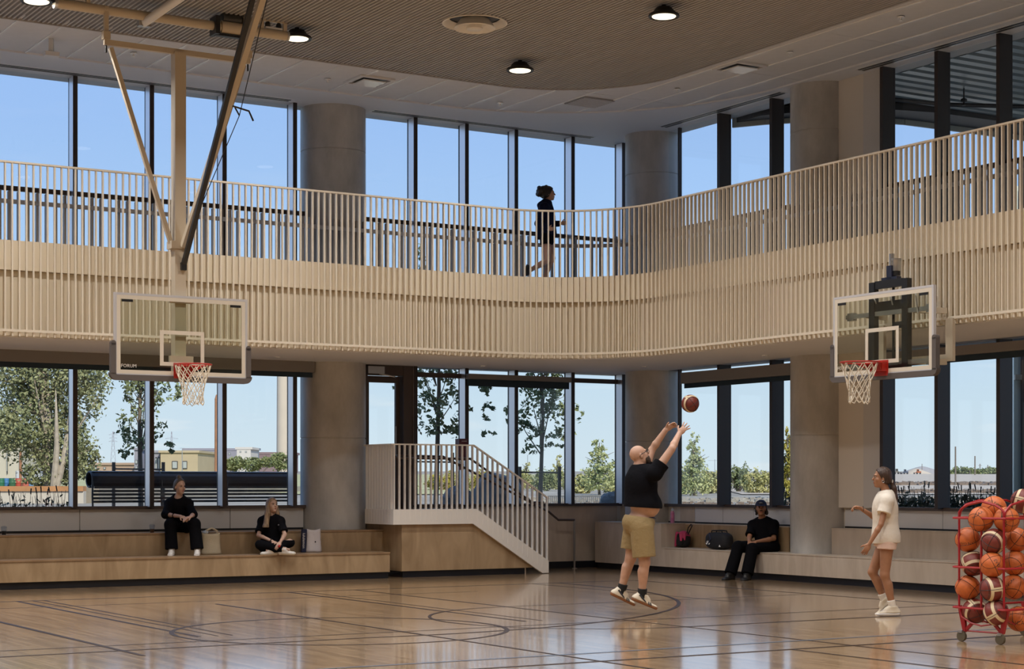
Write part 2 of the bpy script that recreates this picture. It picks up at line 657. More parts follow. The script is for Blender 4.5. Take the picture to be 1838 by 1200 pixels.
# ---- windows
M_side_refl = mat('mullion_side_reflection', (.78, .76, .80), .32, metal=.85)  # pale metal plate added so the mullion side shows its sky reflection
WN = [0]
def window(side, lo, hi, mulls, z0, z1, label, transoms=(), blind=None, bottom_rail=True, skip_pane=None):
    WN[0] += 1
    mid = (lo + hi) / 2
    e = thing('window_%d' % WN[0], label, None, AB(mid, 0, z0) if side == 'L' else AB(0, mid, z0), kind='structure')
    def bx(mb, s0, s1, d0, d1, za, zb):
        if side == 'L':
            mb.abox(s0, s1, d0, d1, za, zb)
        else:
            mb.abox(-d1, -d0, s0, s1, za, zb)
        return mb
    for m_ in mulls:
        if lo - .05 <= m_ <= hi + .05:
            mu_ = bx(MB(), m_ - .034, m_ + .034, -.05, .2, z0, z1).build('mullion', M_mull, e)
            if side == 'L':
                bx(MB(), m_ - .038, m_ - .0342, .004, .19, z0 + .004, z1 - .004).build('side_reflection_plate', M_side_refl, mu_)
    edges = sorted([lo] + [m_ for m_ in mulls if lo + .02 < m_ < hi - .02] + [hi])
    for i in range(len(edges) - 1):
        if edges[i + 1] - edges[i] < .05 or (skip_pane and skip_pane[0] < (edges[i] + edges[i + 1]) / 2 < skip_pane[1]):
            continue
        bx(MB(), edges[i] + .002, edges[i + 1] - .002, -.012, .0, z0 + .002, z1 - .002).build('pane', M_glass, e)
    if bottom_rail:
        bx(MB(), lo, hi, .0, .09, z0 - .03, z0 + .02).build('sill', M_mull_cap, e)
    for (za, zb) in transoms:
        bx(MB(), lo, hi, .0, .06, za, zb).build('transom', M_mull_cap, e)
    if blind:
        for (s0, s1, za, zb, zc) in blind:
            bx(MB(), s0, s1, .21, .33, zb, za).build('blind_box', M_blindbox, e)
            bx(MB(), s0 + .01, s1 - .01, .255, .265, zc, zb).build('blind_cloth', M_blind, e)
    return e
mA = [a_at(x, .2) for x in (530, 403.5, 273, 135.5)]
mA += [mA[-1] - 1.235 * i for i in range(1, 13)]
mB = [a_at(x, .2) for x in (746.4, 838.5, 927.3, 1029, 1120)]
mC = [b_at(x, -.2) + .034 for x in (1287, 1381)]
mD = [b_at(x, -.2) + .034 for x in (1579, 1677, 1788)] + [10.75, 11.9, 13.1, 14.15]
bj = b_at(1221, 0)
MB().abox(-.04, .02, bj - .02, bj + .02, SILL, ZS).build('jamb_strip', M_mull, wr)
MB().abox(-.04, .02, bj - .02, bj + .02, ZD, ZC).build('jamb_strip', M_mull, wr)
bC0, bC1 = b_at(1222, -.33), b_at(1418, -.33)
window('L', AMIN, -6.35, mA, SILL, ZS, 'lower window bays with bronze mullions left of the first column', blind=[(-16, -6.36, ZS, 3.35, 3.27)])
window('L', mB[0], -.03, mB, SILL, ZS, 'lower window bays between the door and the corner column', transoms=[(3.36, 3.44)],
       blind=[(a_at(842, .33), a_at(1026, .33), ZS - .1, 3.34, 3.22)])
window('R', 1.45, 5.06, mC, SILL, ZS, 'lower window bays between the two right hand columns', blind=[(bC0, bC1, ZS - .09, 3.25, 3.17)])
window('R', 7.02, 14.2, mD, SILL, ZS, 'lower window bays right of the third column', blind=[(7.25, 13.5, ZS - .06, 3.34, 3.25)], transoms=[])
window('L', AMIN, -6.35, mA, ZD, ZC, 'tall upper window bays left of the first column', transoms=[(5.96, 6.03)])
window('L', -5.36, -.05, mB, ZD, ZC, 'tall upper window bays between first and corner columns', transoms=[(5.96, 6.03)])
window('R', 1.45, 5.06, mC, ZD, ZC, 'tall upper window bays between the two right hand columns', transoms=[(5.96, 6.03)])
window('R', 7.02, 14.2, mD, ZD, ZC, 'tall upper window bays right of the third column', transoms=[(5.96, 6.03)])

# ---- glazed door on the stair landing
dr = thing('door_1', 'glazed door in a bronze frame at the top of the landing stairs', None, AB(-4.95, 0, 1.1), kind='structure')
MB().abox(-5.36, -5.30, -.05, .16, 1.1, ZS).abox(-4.62, mB[0] - .036, -.05, .17, 1.1, ZS).abox(-5.36, mB[0] - .036, -.05, .16, 3.36, ZS).build('door_frame', M_mull_cap, dr)
leaf = MB().abox(-5.29, -4.63, .0, .05, 3.24, 3.35).abox(-5.29, -4.63, 0, .05, 1.1, 1.26).abox(-4.71, -4.63, 0, .05, 1.26, 3.24).abox(-5.29, -5.22, 0, .05, 1.26, 3.24).build('door_leaf', M_mull_cap, dr)
MB().abox(-5.22, -4.71, .02, .03, 1.26, 3.24).build('pane', M_glass, leaf)
MB().abox(-5.33, -5.02, .16, .24, 3.38, 3.5).build('door_closer', M_steel, dr)
MB().tube([AB(-5.1, .2, 3.38), AB(-4.88, .32, 3.33), AB(-4.74, .1, 3.33)], .012, 6).build('closer_arm', M_steel, dr)
MB().tube([AB(-4.74, .1, 2.0), AB(-4.74, .1, 2.5)], .014, 6).build('handle', M_steel, dr)

# ---- round concrete columns
def column(a, b, r, label):
    prof = [(r, 0.0)]
    for zj in (2.28, 4.9, 7.05):
        prof += [(r, zj - .012), (r - .010, zj - .004), (r - .010, zj + .004), (r, zj + .012)]
    prof.append((r, ZC + .05))
    o = MB().lathe(AB(a, b, 0), prof, 64).build('column', M_conc, None, smooth=True)
    recenter(o)
    return tag(o, label, kind='structure')
column(-5.867, 0, .546, 'round concrete column beside the stair landing')
column(0, 1.0, .487, 'round concrete column in the window corner')
column(0, 5.56, .503, 'round concrete column rising from the right bench')

# ---- ceiling: border, tiles, corrugated deck
ceil = thing('ceiling', 'flat grey ceiling ring of panels round a corrugated deck', None, AB(-6, 6, ZC), kind='structure')
def edge_b(a, a0, b0, R):
    if a <= a0 - R:
        return b0
    if a >= a0:
        return None
    return b0 + R - math.sqrt(max(0, R * R - (a - (a0 - R)) ** 2))
OUT_, IN_ = (-.55, 1.19, 4.0), (-2.5, 3.08, 2.0)
sam = [AMIN] + list(np.linspace(-4.55, -.552, 40)) + [-.55]
mb = MB()
for i in range(len(sam) - 1):
    e0 = edge_b(sam[i], *OUT_)
    e1 = edge_b(sam[i + 1], *OUT_) if i < len(sam) - 2 else OUT_[1] + OUT_[2]
    e0 = e0 if e0 is not None else OUT_[1] + OUT_[2]
    mb.quad(AB(sam[i], -.3, ZC), AB(sam[i + 1], -.3, ZC), AB(sam[i + 1], e1, ZC), AB(sam[i], e0, ZC))
mb.quad(AB(-.55, -.3, ZC), AB(.3, -.3, ZC), AB(.3, BMAX, ZC), AB(-.55, BMAX, ZC))
mb.build('border_soffit', M_gyp, ceil)
pth = thin(corner_path(OUT_[0], OUT_[1], OUT_[2], AMIN, BMAX, .2))
ribbon(MB(), pth, -.001, .012, ZC - .004, ZC + .05).build('border_trim', M_gyp, ceil)
# lay-in panels and the white tees between them
tile_me = None
tw, tl, zt = .61, 2.44, ZC + .022
def in_ring(a, b):
    if a > .1 or b < .9:
        return False
    eo, ei = edge_b(a, *OUT_), edge_b(a, *IN_)
    if eo is not None and b < eo:
        return False
    if ei is not None and b > ei:
        return False
    return True
na, nb_ = 0, 0
tees = MB()
for i in range(-42, 1):
    for j in range(0, 15):
        a0, b0 = -.42 + i * tw, .82 + j * tl
        ok = any(in_ring(a0 + u_ * tw, b0 + v_ * tl) for u_ in (0, .33, .66, 1) for v_ in np.linspace(0, 1, 9))
        if not ok or b0 > 30 or a0 < -22:
            continue
        if tile_me is None:
            o = MB().box((0, 0, .01), (tw - .022, tl - .022, .02)).build('ceiling_panel', M_tile)
            tile_me = o.data
        else:
            o = D.objects.new('ceiling_panel', tile_me)
            COL.objects.link(o)
        o.parent = ceil
        o.location = AB(a0 + tw / 2, b0 + tl / 2, zt) - ceil.location
        o.rotation_euler = (0, 0, TH)
        tees.abox(a0 - .012, a0 + .012, b0, b0 + tl, zt - .016, zt + .02)
tees.build('ceiling_tees', M_tee, ceil)['kind'] = 'stuff'
ct = MB()
for j in range(0, 13):
    ct.abox(-2.6, -.4, .82 + j * tl - .006, .82 + j * tl + .006, zt - .001, zt + .02)
ct.build('cross_tees', M_tile, ceil)['kind'] = 'stuff'
tag(MB().abox(AMIN, .3, -.3, BMAX, ZC + .1, ZC + .16).build('ceiling_slab', M_dark), 'dark slab above the ceiling', kind='structure')
# corrugated metal deck: trapezoidal ribs running parallel to the right facade
vs, fs = [], []
pitch = .067
prof = [(0, 0), (.38, 0), (.46, .034), (.90, .034), (1.0, 0)]
a_ = -2.52
k = 0
lines = []
while a_ > -22:
    for q, h in prof[:-1]:
        lines.append((a_ - q * pitch, h))
    a_ -= pitch
ZK = ZC - .012
DIF = P(852, 41, (ZK - CAMZ) * F / (HY - 41))          # the round air diffuser sits in a hole in the deck
DA, DB = toab(DIF)
for (a_, h) in lines:
    eb = edge_b(a_, *IN_)
    hb = math.sqrt(max(0, .42 ** 2 - (a_ - DA) ** 2))
    vs += [AB(a_, eb, ZK + h), AB(a_, DB - hb, ZK + h), AB(a_, DB + hb, ZK + h), AB(a_, BMAX, ZK + h)]
for i in range(len(lines) - 1):
    j = 4 * i
    fs.append((j, j + 4, j + 5, j + 1))
    fs.append((j + 2, j + 6, j + 7, j + 3))
    if abs(lines[i][0] - DA) >= .42 or abs(lines[i + 1][0] - DA) >= .42:
        fs.append((j + 1, j + 5, j + 6, j + 2))
MB().add(vs, fs).build('corrugated_deck', M_corr, ceil)
ribbon(MB(), thin(corner_path(IN_[0], IN_[1], IN_[2], AMIN, BMAX, .2)), -.03, .004, ZK - .012, ZK + .06).build('deck_trim', M_corr, ceil)

# linear slot diffusers along the window heads
def slot(a0, a1, b0, b1, label):
    t = thing('slot_diffuser', label, 'air vent', AB((a0 + a1) / 2, (b0 + b1) / 2, ZC - .012), group='slot diffusers along the window heads')
    n = 2
    if a1 - a0 > b1 - b0:
        MB().abox(a0, a1, b0, b1, ZC - .006, ZC - .0005).build('frame', M_tee, t)
        for k in range(n):
            MB().abox(a0 + .03, a1 - .03, b0 + .03 + k * .085, b0 + .075 + k * .085, ZC - .012, ZC - .002).build('slot', M_dark, t)
    else:
        MB().abox(a0, a1, b0, b1, ZC - .006, ZC - .0005).build('frame', M_tee, t)
        for k in range(n):
            MB().abox(a0 + .03 + k * .085, a0 + .075 + k * .085, b0 + .03, b1 - .03, ZC - .012, ZC - .002).build('slot', M_dark, t)
slot(-14, a_at(522, .3), .22, .42, 'long black slot diffuser over the upper windows left of the first column')
slot(-5.3, a_at(1064, .3), .22, .42, 'long black slot diffuser over the upper windows behind the runner')
slot(-.42, -.22, 1.75, 5.0, 'black slot diffuser over the upper windows between the right columns')
slot(-.42, -.22, b_at(1545, -.3), 13.5, 'black slot diffuser over the upper windows right of the third column')

# ---- high-bay lights
M_lens = mat('lamp_lens', (1, .95, .85), .5, emit=(1.0, .86, .60), estr=1.7)
def high_bay(a, b, label):
    t = thing('high_bay_light', label, 'ceiling light', AB(a, b, ZK - .2), group='round high bay lights')
    c = AB(a, b, ZK)
    MB().lathe(c, [(.03, 0), (.03, -.03), (.10, -.035), (.13, -.07), (.155, -.10), (.20, -.125), (.205, -.15), (.195, -.160), (.165, -.15)], 32).build('housing', M_dark, t, smooth=True)
    MB().lathe(c, [(.158, -.151), (.152, -.157)], 32).build('lens', M_lens, t)
    ld = D.lights.get('high_bay_lamp')
    if ld is None:
        ld = D.lights.new('high_bay_lamp', 'AREA')
        ld.shape = 'DISK'
        ld.size = .34
        ld.energy = LAMP_W
        ld.color = LAMP_COL
        ld.spread = math.radians(135)
    lo = D.objects.new('lamp_beam', ld)
    COL.objects.link(lo)
    lo.parent = t
    lo.location = c - Z3 * .165 - t.location
labs = {(1, 0): 'round black high bay light beside the end of the hoop support pipe', (0, 0): 'round black high bay light above the jogger, nearest the curved deck edge',
        (0, 1): 'round black high bay light by the top edge, beyond the round air diffuser', (2, 0): 'round black high bay light cut off by the upper left corner'}
for i in range(5):
    for j in range(7):
        high_bay(-5.06 - 3.6 * i, 4.65 + 3.57 * j, labs.get((i, j), 'round black high bay light over the court behind the camera'))

# ---- ceiling diffusers, access panel, sprinklers
def on_ceiling(x, y, z=ZC):
    d = (z - CAMZ) * F / (HY - y)
    return P(x, y, d)
c = Vector((DIF.x, DIF.y, ZK))
t = thing('round_diffuser', 'large round cream air diffuser with stepped rings in the deck', 'air vent', c)
MB().lathe(c, [(.44, .004), (.445, -.010), (.432, -.016), (.345, .062)], 56, cap=False).build('outer_cone', M_white, t, smooth=True)
MB().lathe(c, [(.20, .04), (.27, -.055), (.285, -.072), (.278, -.082), (.262, -.074), (.165, -.02)], 48, cap=False).build('middle_cone', M_white, t, smooth=True)
MB().lathe(c, [(.165, -.015), (.165, -.022), (.10, -.035), (.115, -.085), (.10, -.094), (.02, -.095)], 40).build('inner_disc', M_white, t, smooth=True)
MB().lathe(c, [(.41, .074), (.41, .070)], 32).build('throat', M_dark, t)
def square_diffuser(x, y, label):
    c = on_ceiling(x, y)
    a, b = toab(c)
    t = thing('square_diffuser', label, 'air vent', c, group='square ceiling diffusers')
    f = MB()
    for s0, s1, q0, q1 in ((-.3, .3, -.3, -.25), (-.3, .3, .25, .3), (-.3, -.25, -.25, .25), (.25, .3, -.25, .25)):
        f.abox(a + s0, a + s1, b + q0, b + q1, ZC - .012, ZC + .02)
    f.build('frame', M_tile, t)
    MB().abox(a - .25, a + .25, b - .25, b + .25, ZC + .012, ZC + .02).build('throat', M_dark, t)
    MB().abox(a - .19, a + .19, b - .19, b + .19, ZC - .035, ZC - .02).build('face_plate', M_tee, t)
square_diffuser(663, 146, 'square white ceiling diffuser above the first column')
square_diffuser(1328, 122, 'square white ceiling diffuser left of the third column')
c = on_ceiling(1058, 184)
a, b = toab(c)
t = thing('access_panel', 'square grey perforated panel in the ceiling above the corner', 'ceiling panel', c)
MB().abox(a - .3, a + .3, b - .3, b + .3, ZC - .006, ZC + .02).build('panel_face', mat('grey_grille', (.30, .30, .31), .6), t)
for k in range(9):
    MB().abox(a - .28, a + .28, b - .27 + k * .064, b - .25 + k * .064, ZC - .01, ZC - .005).build('slat', M_tile, t)
SPR = [(240, 95, 'small white sprinkler left of the hoop post'), (588, 142, 'small white sprinkler over the first column'), (898, 184, 'small white sprinkler above the balcony jogger'),
       (1215, 160, 'small white sprinkler over the corner column'), (1418, 94, 'small white sprinkler over the third column'), (1617, 30, 'small white sprinkler by the upper right deck edge')]
for x, y, lb in SPR:
    c = on_ceiling(x, y, ZC + .01)
    t = thing('sprinkler', lb, 'sprinkler', c, group='ceiling sprinklers')
    MB().lathe(c, [(.05, 0), (.05, -.012), (.02, -.015)], 14).build('escutcheon', M_tee, t)
    MB().lathe(c, [(.012, -.01), (.012, -.045), (.028, -.05), (.028, -.056)], 10).build('deflector', M_tee, t)
# small projector box hung from the ceiling panels
c = on_ceiling(92, 72)
t = thing('ceiling_sensor', 'small grey sensor box on a stub post under the ceiling panels', 'sensor', c)
MB().bar(c + Z3 * .02, c - Z3 * .17, .06, .06).build('stub_post', M_tile, t)
MB().obox(c - Z3 * .2, U3 * .10, V3 * .06, Z3 * .03).build('sensor_head', M_panel_w, t)

# ================================================================ BALCONY TRACK
BA, BB, BR = -2.39, 2.68, 1.8
bal = thing('balcony', 'cream curved running track balcony wrapping the corner of the hall', 'balcony', AB(-4, 2, ZS))
full = corner_path(BA, BB, BR, -21.0, 27.0, .1)
tp = thin(full)
inner = [offs(p, -.101) for p in tp]
poly = [AB(p[0], p[1], ZS) for p in inner] + [AB(-.02, 27, ZS), AB(-.02, .02, ZS), AB(-21, .02, ZS)]
MB().prism(poly, (0, 0, ZD - ZS)).build('track_slab', M_gyp, bal)
ribbon(MB(), tp, -.10, -.084, ZS + .02, 4.44).build('lower_fascia', M_fascia2, bal)
ribbon(MB(), tp, -.10, -.026, 4.445, ZD + .02).build('upper_fascia', M_fascia, bal)
for x, y in ((497, 640), (868, 656), (1157, 657), (1373, 637)):
    d = (ZS - CAMZ) * F / (HY - y)
    c = P(x, y, d)
    MB().lathe(c, [(.05, 0), (.05, -.012), (.03, -.016)], 14).build('soffit_downlight', M_tee, bal)

rail = thing('balcony_railing', 'cream railing of thin vertical balusters along the running track edge', 'railing', AB(-4, 2.7, ZS))
ribbon(MB(), tp, -.030, .030, 5.90, 5.925).build('top_rail', M_bal, rail)
ribbon(MB(), tp, .020, .034, 3.595, 3.63).build('bottom_rail', M_bal, rail)
bal_me = None
vis = corner_path(BA, BB, BR, -12.6, 13.4, .098)
for p in vis:
    if bal_me is None:
        o = MB().box((0, 0, (3.535 + 5.90) / 2), (.020, .044, 5.90 - 3.535)).build('baluster', M_bal)
        bal_me = o.data
    else:
        o = D.objects.new('baluster', bal_me)
        COL.objects.link(o)
    o.parent = rail
    q = AB(p[0], p[1], 0)
    o.location = Vector((q.x, q.y, 0)) - rail.location
    o.rotation_euler = (0, 0, TH - p[2])
# slatted guard in front of the upper windows
g = thing('window_guard', 'grey slatted guard rail standing in front of the upper windows', 'railing', AB(-3, .6, ZD))
gp = corner_path(-.62, .62, 1.9, -13.0, 12.5, .14)
M_slat = mat('taupe_slat', (.36, .31, .26), .45)
ribbon(MB(), thin(gp), -.005, .015, 5.67, 5.735).build('guard_rail', mat('grey_guard_rail', (.42, .40, .39), .4), g)
sl_me = None
for i, p in enumerate(gp):
    if sl_me is None:
        o = MB().box((0, 0, (ZD + 5.86) / 2), (.034, .075, 5.86 - ZD)).build('slat', M_slat)
        sl_me = o.data
    else:
        o = D.objects.new('slat', sl_me)
        COL.objects.link(o)
    o.parent = g
    q = offs(p, -.045)
    q = AB(q[0], q[1], 0)
    o.location = Vector((q.x, q.y, 0)) - g.location
    o.rotation_euler = (0, 0, TH - p[2])
# ================================================================ BENCHES
BF, UF = 1.574, .872
Z1_, Z2_ = .423, .766
be = thing('tiered_bench', 'long two step birch plywood bench under the left windows', 'bench', AB(-10, 1.2, 0))
A_LO, A_UP = -5.62, -5.37
MB().abox(-20, A_LO, BF - .07, BF - .05, 0, .105).build('toe_kick', M_base, be)
MB().abox(-20, A_LO, .9, BF, .105, Z1_ - .028).build('lower_riser', M_ply, be)
MB().abox(-20, A_LO, UF - .02, BF + .012, Z1_ - .027, Z1_).build('lower_seat', M_plyedge, be)
MB().abox(-20, A_UP, .05, UF, .105, Z2_ - .028).build('upper_riser', M_ply, be)
MB().abox(-20, A_UP, .04, UF + .012, Z2_ - .027, Z2_).build('upper_seat', M_plyedge, be)
RF, RU = -.77, -.25
rb = thing('window_bench', 'pale plywood bench with a stepped back under the right windows', 'bench', AB(-.5, 6, 0))
b_end = b_at(1187, RF)
b_l = .30
MB().abox(RF + .05, RF + .07, b_l, 14, 0, .105).build('toe_kick', M_base, rb)
MB().abox(RF, -.05, b_end, 14, .105, .415).build('seat_front', M_ply_pale, rb)
MB().abox(RF - .006, RU + .01, b_end, 14, .416, .43).build('seat_top', M_ply_pale, rb)
MB().abox(RU, -.035, b_end, 5.05, .43, .82).build('back_step', M_ply, rb)
MB().abox(RU, -.035, 6.06, 14, .43, .82).build('back_step', M_ply_pale, rb)
MB().abox(RU - .006, -.035, b_end, 5.05, .821, .835).abox(RU - .006, -.035, 6.06, 14, .821, .835).build('back_ledge', M_ply_pale, rb)
MB().abox(RF, -.05, b_l, b_end - .002, .105, .825).build('end_block', M_ply_pale, rb)
MB().abox(RF - .006, -.05, b_l, b_end + .004, .826, .84).build('end_ledge', M_ply_pale, rb)

# ================================================================ STAIR AND LANDING
st = thing('landing_stair', 'birch clad stair landing with white slatted railing below the door', 'staircase', AB(-4.2, .8, 0))
AL, AM, AR = a_at(706, BF), a_at(851, BF), a_at(985, BF)
LZ = 1.096
poly = [AB(A_UP + .001, BF - .06, .105), AB(AM - .02 + .89 * (AR - .11 - AM), BF - .06, .105), AB(AM, BF - .06, LZ - .20), AB(A_UP + .001, BF - .06, LZ - .20)]
MB().prism(poly, -V3 * .03).build('side_panel', M_ply, st)
MB().abox(A_UP, A_UP + .03, .06, BF - .09, .105, LZ - .03).build('side_panel', M_ply, st)
MB().abox(A_UP + .04, AR - .4, BF - .13, BF - .10, 0, .105).build('toe_kick', M_base, st)
MB().abox(A_UP + .031, AM, .06, BF - .095, LZ - .05, LZ).build('landing_floor', M_plyedge, st)
ns = 7
run = (AR - AM) / ns
for k in range(1, ns):
    z = LZ - k * LZ / ns
    MB().abox(AM + (k - 1) * run, AM + k * run, .06, BF - .095, z - .03, z).build('tread', M_plyedge, st)
    MB().abox(AM + (k - 1) * run, AM + (k - 1) * run + .02, .06, BF - .095, z - LZ / ns, z - .03).build('riser', M_ply_pale, st)
def band(z0, z1):
    """white stringer band: level beside the landing, then down the stair"""
    return [AB(AL, BF, z0 + LZ), AB(AM + .0, BF, z0 + LZ), AB(AR, BF, z0 + LZ - (AR - AM) * .60), AB(AR, BF, z1 + LZ - (AR - AM) * .60), AB(AM + .02, BF, z1 + LZ), AB(AL, BF, z1 + LZ)]
SLP = .60
slope_end = LZ - (AR - AM) * SLP
zlow = slope_end - .245
b_poly = [AB(AL, BF, LZ - .235), AB(AM - .02, BF, LZ - .235), AB(AR - .13, BF, .012), AB(AR, BF, .012), AB(AR, BF, slope_end + .0), AB(AM + .05, BF, LZ + .01), AB(AL, BF, LZ + .01)]
MB().prism(b_poly, -V3 * .05).build('stringer', M_white, st)
MB().abox(AL, AL + .05, .56, BF - .05, LZ - .235, LZ + .01).build('stringer', M_white, st)
rs = thing('stair_railing', 'white slatted stair railing running down from the landing', 'railing', AB(-4.2, BF, LZ))
RZ = 2.157
rend = RZ - (AR - AM) * SLP + .0
MB().bar(AB(AL, BF - .02, RZ), AB(AM, BF - .02, RZ), .045, .022).bar(AB(AM, BF - .02, RZ), AB(AR, BF - .02, rend), .045, .022).bar(AB(AL, .56, RZ), AB(AL, BF - .02, RZ), .045, .022).build('top_rail', M_bal_w, rs)
a_ = AL + .02
bar_me = {}
first_b = None
while a_ < AR + .01:
    t_ = max(0, a_ - AM)
    zt_, zb_ = RZ - t_ * SLP - .005, LZ - t_ * SLP - .0
    o = MB().abox(a_ - .010, a_ + .010, BF - .042, BF + .003, zb_ - .18, zt_).build('baluster', M_bal_w, rs)
    a_ += .0975
b_ = .60
while b_ < BF - .05:
    MB().abox(AL - .003, AL + .042, b_ - .010, b_ + .010, LZ - .2, RZ - .005).build('baluster', M_bal_w, rs)
    b_ += .0975
# bronze handrails
hr = thing('wall_handrail', 'dark handrail on the window side, ending in a steel post on the floor', 'handrail', AB(-2.6, .25, 1))
e1 = AB(a_at(985, .25), .25, 0)
pts = [P(712, 817, AB(a_at(712, .3), .3)[1]), P(795, 819, AB(a_at(795, .3), .3)[1]), P(985, 918, AB(a_at(985, .3), .3)[1]), P(1002, 932.5, AB(a_at(1002, .3), .3)[1]), P(1031, 932.8, AB(a_at(1031, .3), .3)[1])]
MB().tube(pts, .021, 8).build('rail_tube', M_mull_cap, hr, smooth=True)
pe = pts[-1]
MB().tube([pe, (pe.x, pe.y, .005)], .019, 8).lathe((pe.x, pe.y, 0), [(.05, .0), (.05, .012), (.02, .014)], 12).build('end_post', M_steel, hr, smooth=True)
hr2 = thing('inner_handrail', 'dark handrail fixed inside the white stair balusters', 'handrail', AB(-4, BF - .12, 2))
bb = BF - .13
pts = [AB(AL + .1, bb, LZ + .87), AB(AM, bb, LZ + .87), AB(AR - .25, bb, LZ + .87 - (AR - .25 - AM) * SLP), AB(AR - .02, bb, LZ + .87 - (AR - .25 - AM) * SLP)]
pts = [p - Z3 * .03 for p in pts]
MB().tube(pts, .02, 8).build('rail_tube', M_mull_cap, hr2, smooth=True)
for q in (.1, .5, .9):
    p = pts[1].lerp(pts[2], q)
    MB().tube([p, p - V3 * -.09], .008, 6).build('bracket', M_mull_cap, hr2)
# maroon box on the mullion
bx = thing('alarm_box', 'maroon wall box on a window mullion behind the stair railing', 'wall box', AB(-3.45, .24, 2))
M_maroon = mat('maroon_box', (.11, .02, .035), .4)
xb = a_at(829, .26)
zz = lambda y: CAMZ + (HY - y) * AB(xb, .26)[1] / F
MB().abox(xb - .10, xb + .08, .205, .34, zz(826), zz(787)).build('cabinet', M_maroon, bx)
MB().abox(xb - .05, xb + .05, .341, .345, zz(792), zz(791)).build('label_strip', M_white, bx)
MB().abox(xb - .03, xb + .05, .205, .24, zz(831), zz(827)).build('notice', M_white, bx)
MB().abox(xb - .03, xb + .05, .205, .24, zz(843), zz(831.5)).build('call_point', mat('red_plastic', (.20, .02, .04), .4), bx)

# ================================================================ COURT LINES
def strip(pts, wd, name='court_line', m=M_line, z=.0016):
    """thin painted line following floor points given in hall (a, b)"""
    vs, fs = [], []
    n = len(pts)
    for i in range(n):
        p0, p1 = pts[max(i - 1, 0)], pts[min(i + 1, n - 1)]
        dx, dy = p1[0] - p0[0], p1[1] - p0[1]
        L = math.hypot(dx, dy) or 1
        ox, oy = -dy / L * wd / 2, dx / L * wd / 2
        vs += [(pts[i][0] + ox, -(pts[i][1] + oy), z), (pts[i][0] - ox, -(pts[i][1] - oy), z)]
    for i in range(n - 1):
        fs.append((2 * i, 2 * i + 1, 2 * i + 3, 2 * i + 2))
    me = D.meshes.new(name)
    me.from_pydata(vs, [], fs)
    b = bmesh.new(); b.from_mesh(me)
    for f_ in b.faces:
        f_.normal_update()
        if f_.normal.z < 0:
            f_.normal_flip()
    b.to_mesh(me); b.free()
    me.materials.append(m)
    o = D.objects.new(name, me)
    COL.objects.link(o)
    o.parent = floor
    return o
zi = [0]
def sline(pts, wd, m=M_line):
    zi[0] += 1
    return strip(pts, wd, m=m, z=.0012 + .00012 * zi[0])
HL = (-10.35, 5.1)      # floor point below the left rim
HRR = (-3.4, 10.1)
def arc(c, r, t0, t1, n=60):
    return [(c[0] + r * math.cos(t0 + (t1 - t0) * i / n), c[1] + r * math.sin(t0 + (t1 - t0) * i / n)) for i in range(n + 1)]
pi = math.pi
sline([(-20, 4.1), (-2.6, 4.1)], .05)                      # base line
sline([(-2.6, 4.1), (-2.55, 26)], .05)
sline([(-19, 5.35), (-6.2, 5.35)], .025)
for a_, wd in ((-12.35, .05), (-12.15, .025), (-12.0, .025)):
    sline([(a_, 4.1), (a_, 10.4)], wd)
for a_, wd in ((-8.55, .05), (-8.33, .025)):
    sline([(a_, 4.1), (a_, 10.4)], wd)
sline(arc((-10.8, 10.4), 1.72, 0, 2 * pi, 90), .05)
sline([(HL[0], 5.9), (HL[0], 24)], .04)
sline([(HL[0] + 6.3, 4.1), (HL[0] + 6.3, HL[1])] + arc(HL, 6.3, 0, pi * .53, 90) + [(-13, 11.42), (-20, 11.6)], .05)
sline([(-13.5, 4.1), (-13.5, 12)], .05)
sline([(-7.5, 4.1), (-7.5, 20)], .035)
sline([(-4.5, 4.1), (-4.5, 9)], .025)
sline([(-20, 10.9), (-2.55, 10.9)], .03)
sline([(-20, 14.5), (-2.55, 14.5)], .05)
sline([(-20, 13.85), (-2.55, 13.85)], .04, M_line_blue)
sline([(-2.55, 8.27), (-7.5, 8.27)], .03)
sline([(-2.55, 11.93), (-7.5, 11.93)], .05)
sline(arc((-7.5, 10.1), 1.83, pi / 2, 3 * pi / 2, 60), .035)
sline([(-8.25, 14.5), (-8.25, 20)], .04)
# ================================================================ BASKETBALL HOOPS
def text_on(s, size, origin, ex, ey, name, m, parent, lift=.003):
    vs, fs = text_mesh(s, size)
    ex, ey = Vector(ex), Vector(ey)
    nn = ex.cross(ey).normalized() * lift
    MB().add([Vector(origin) + ex * v.x + ey * v.y + nn for v in vs], fs).build(name, m, parent, fix=False)

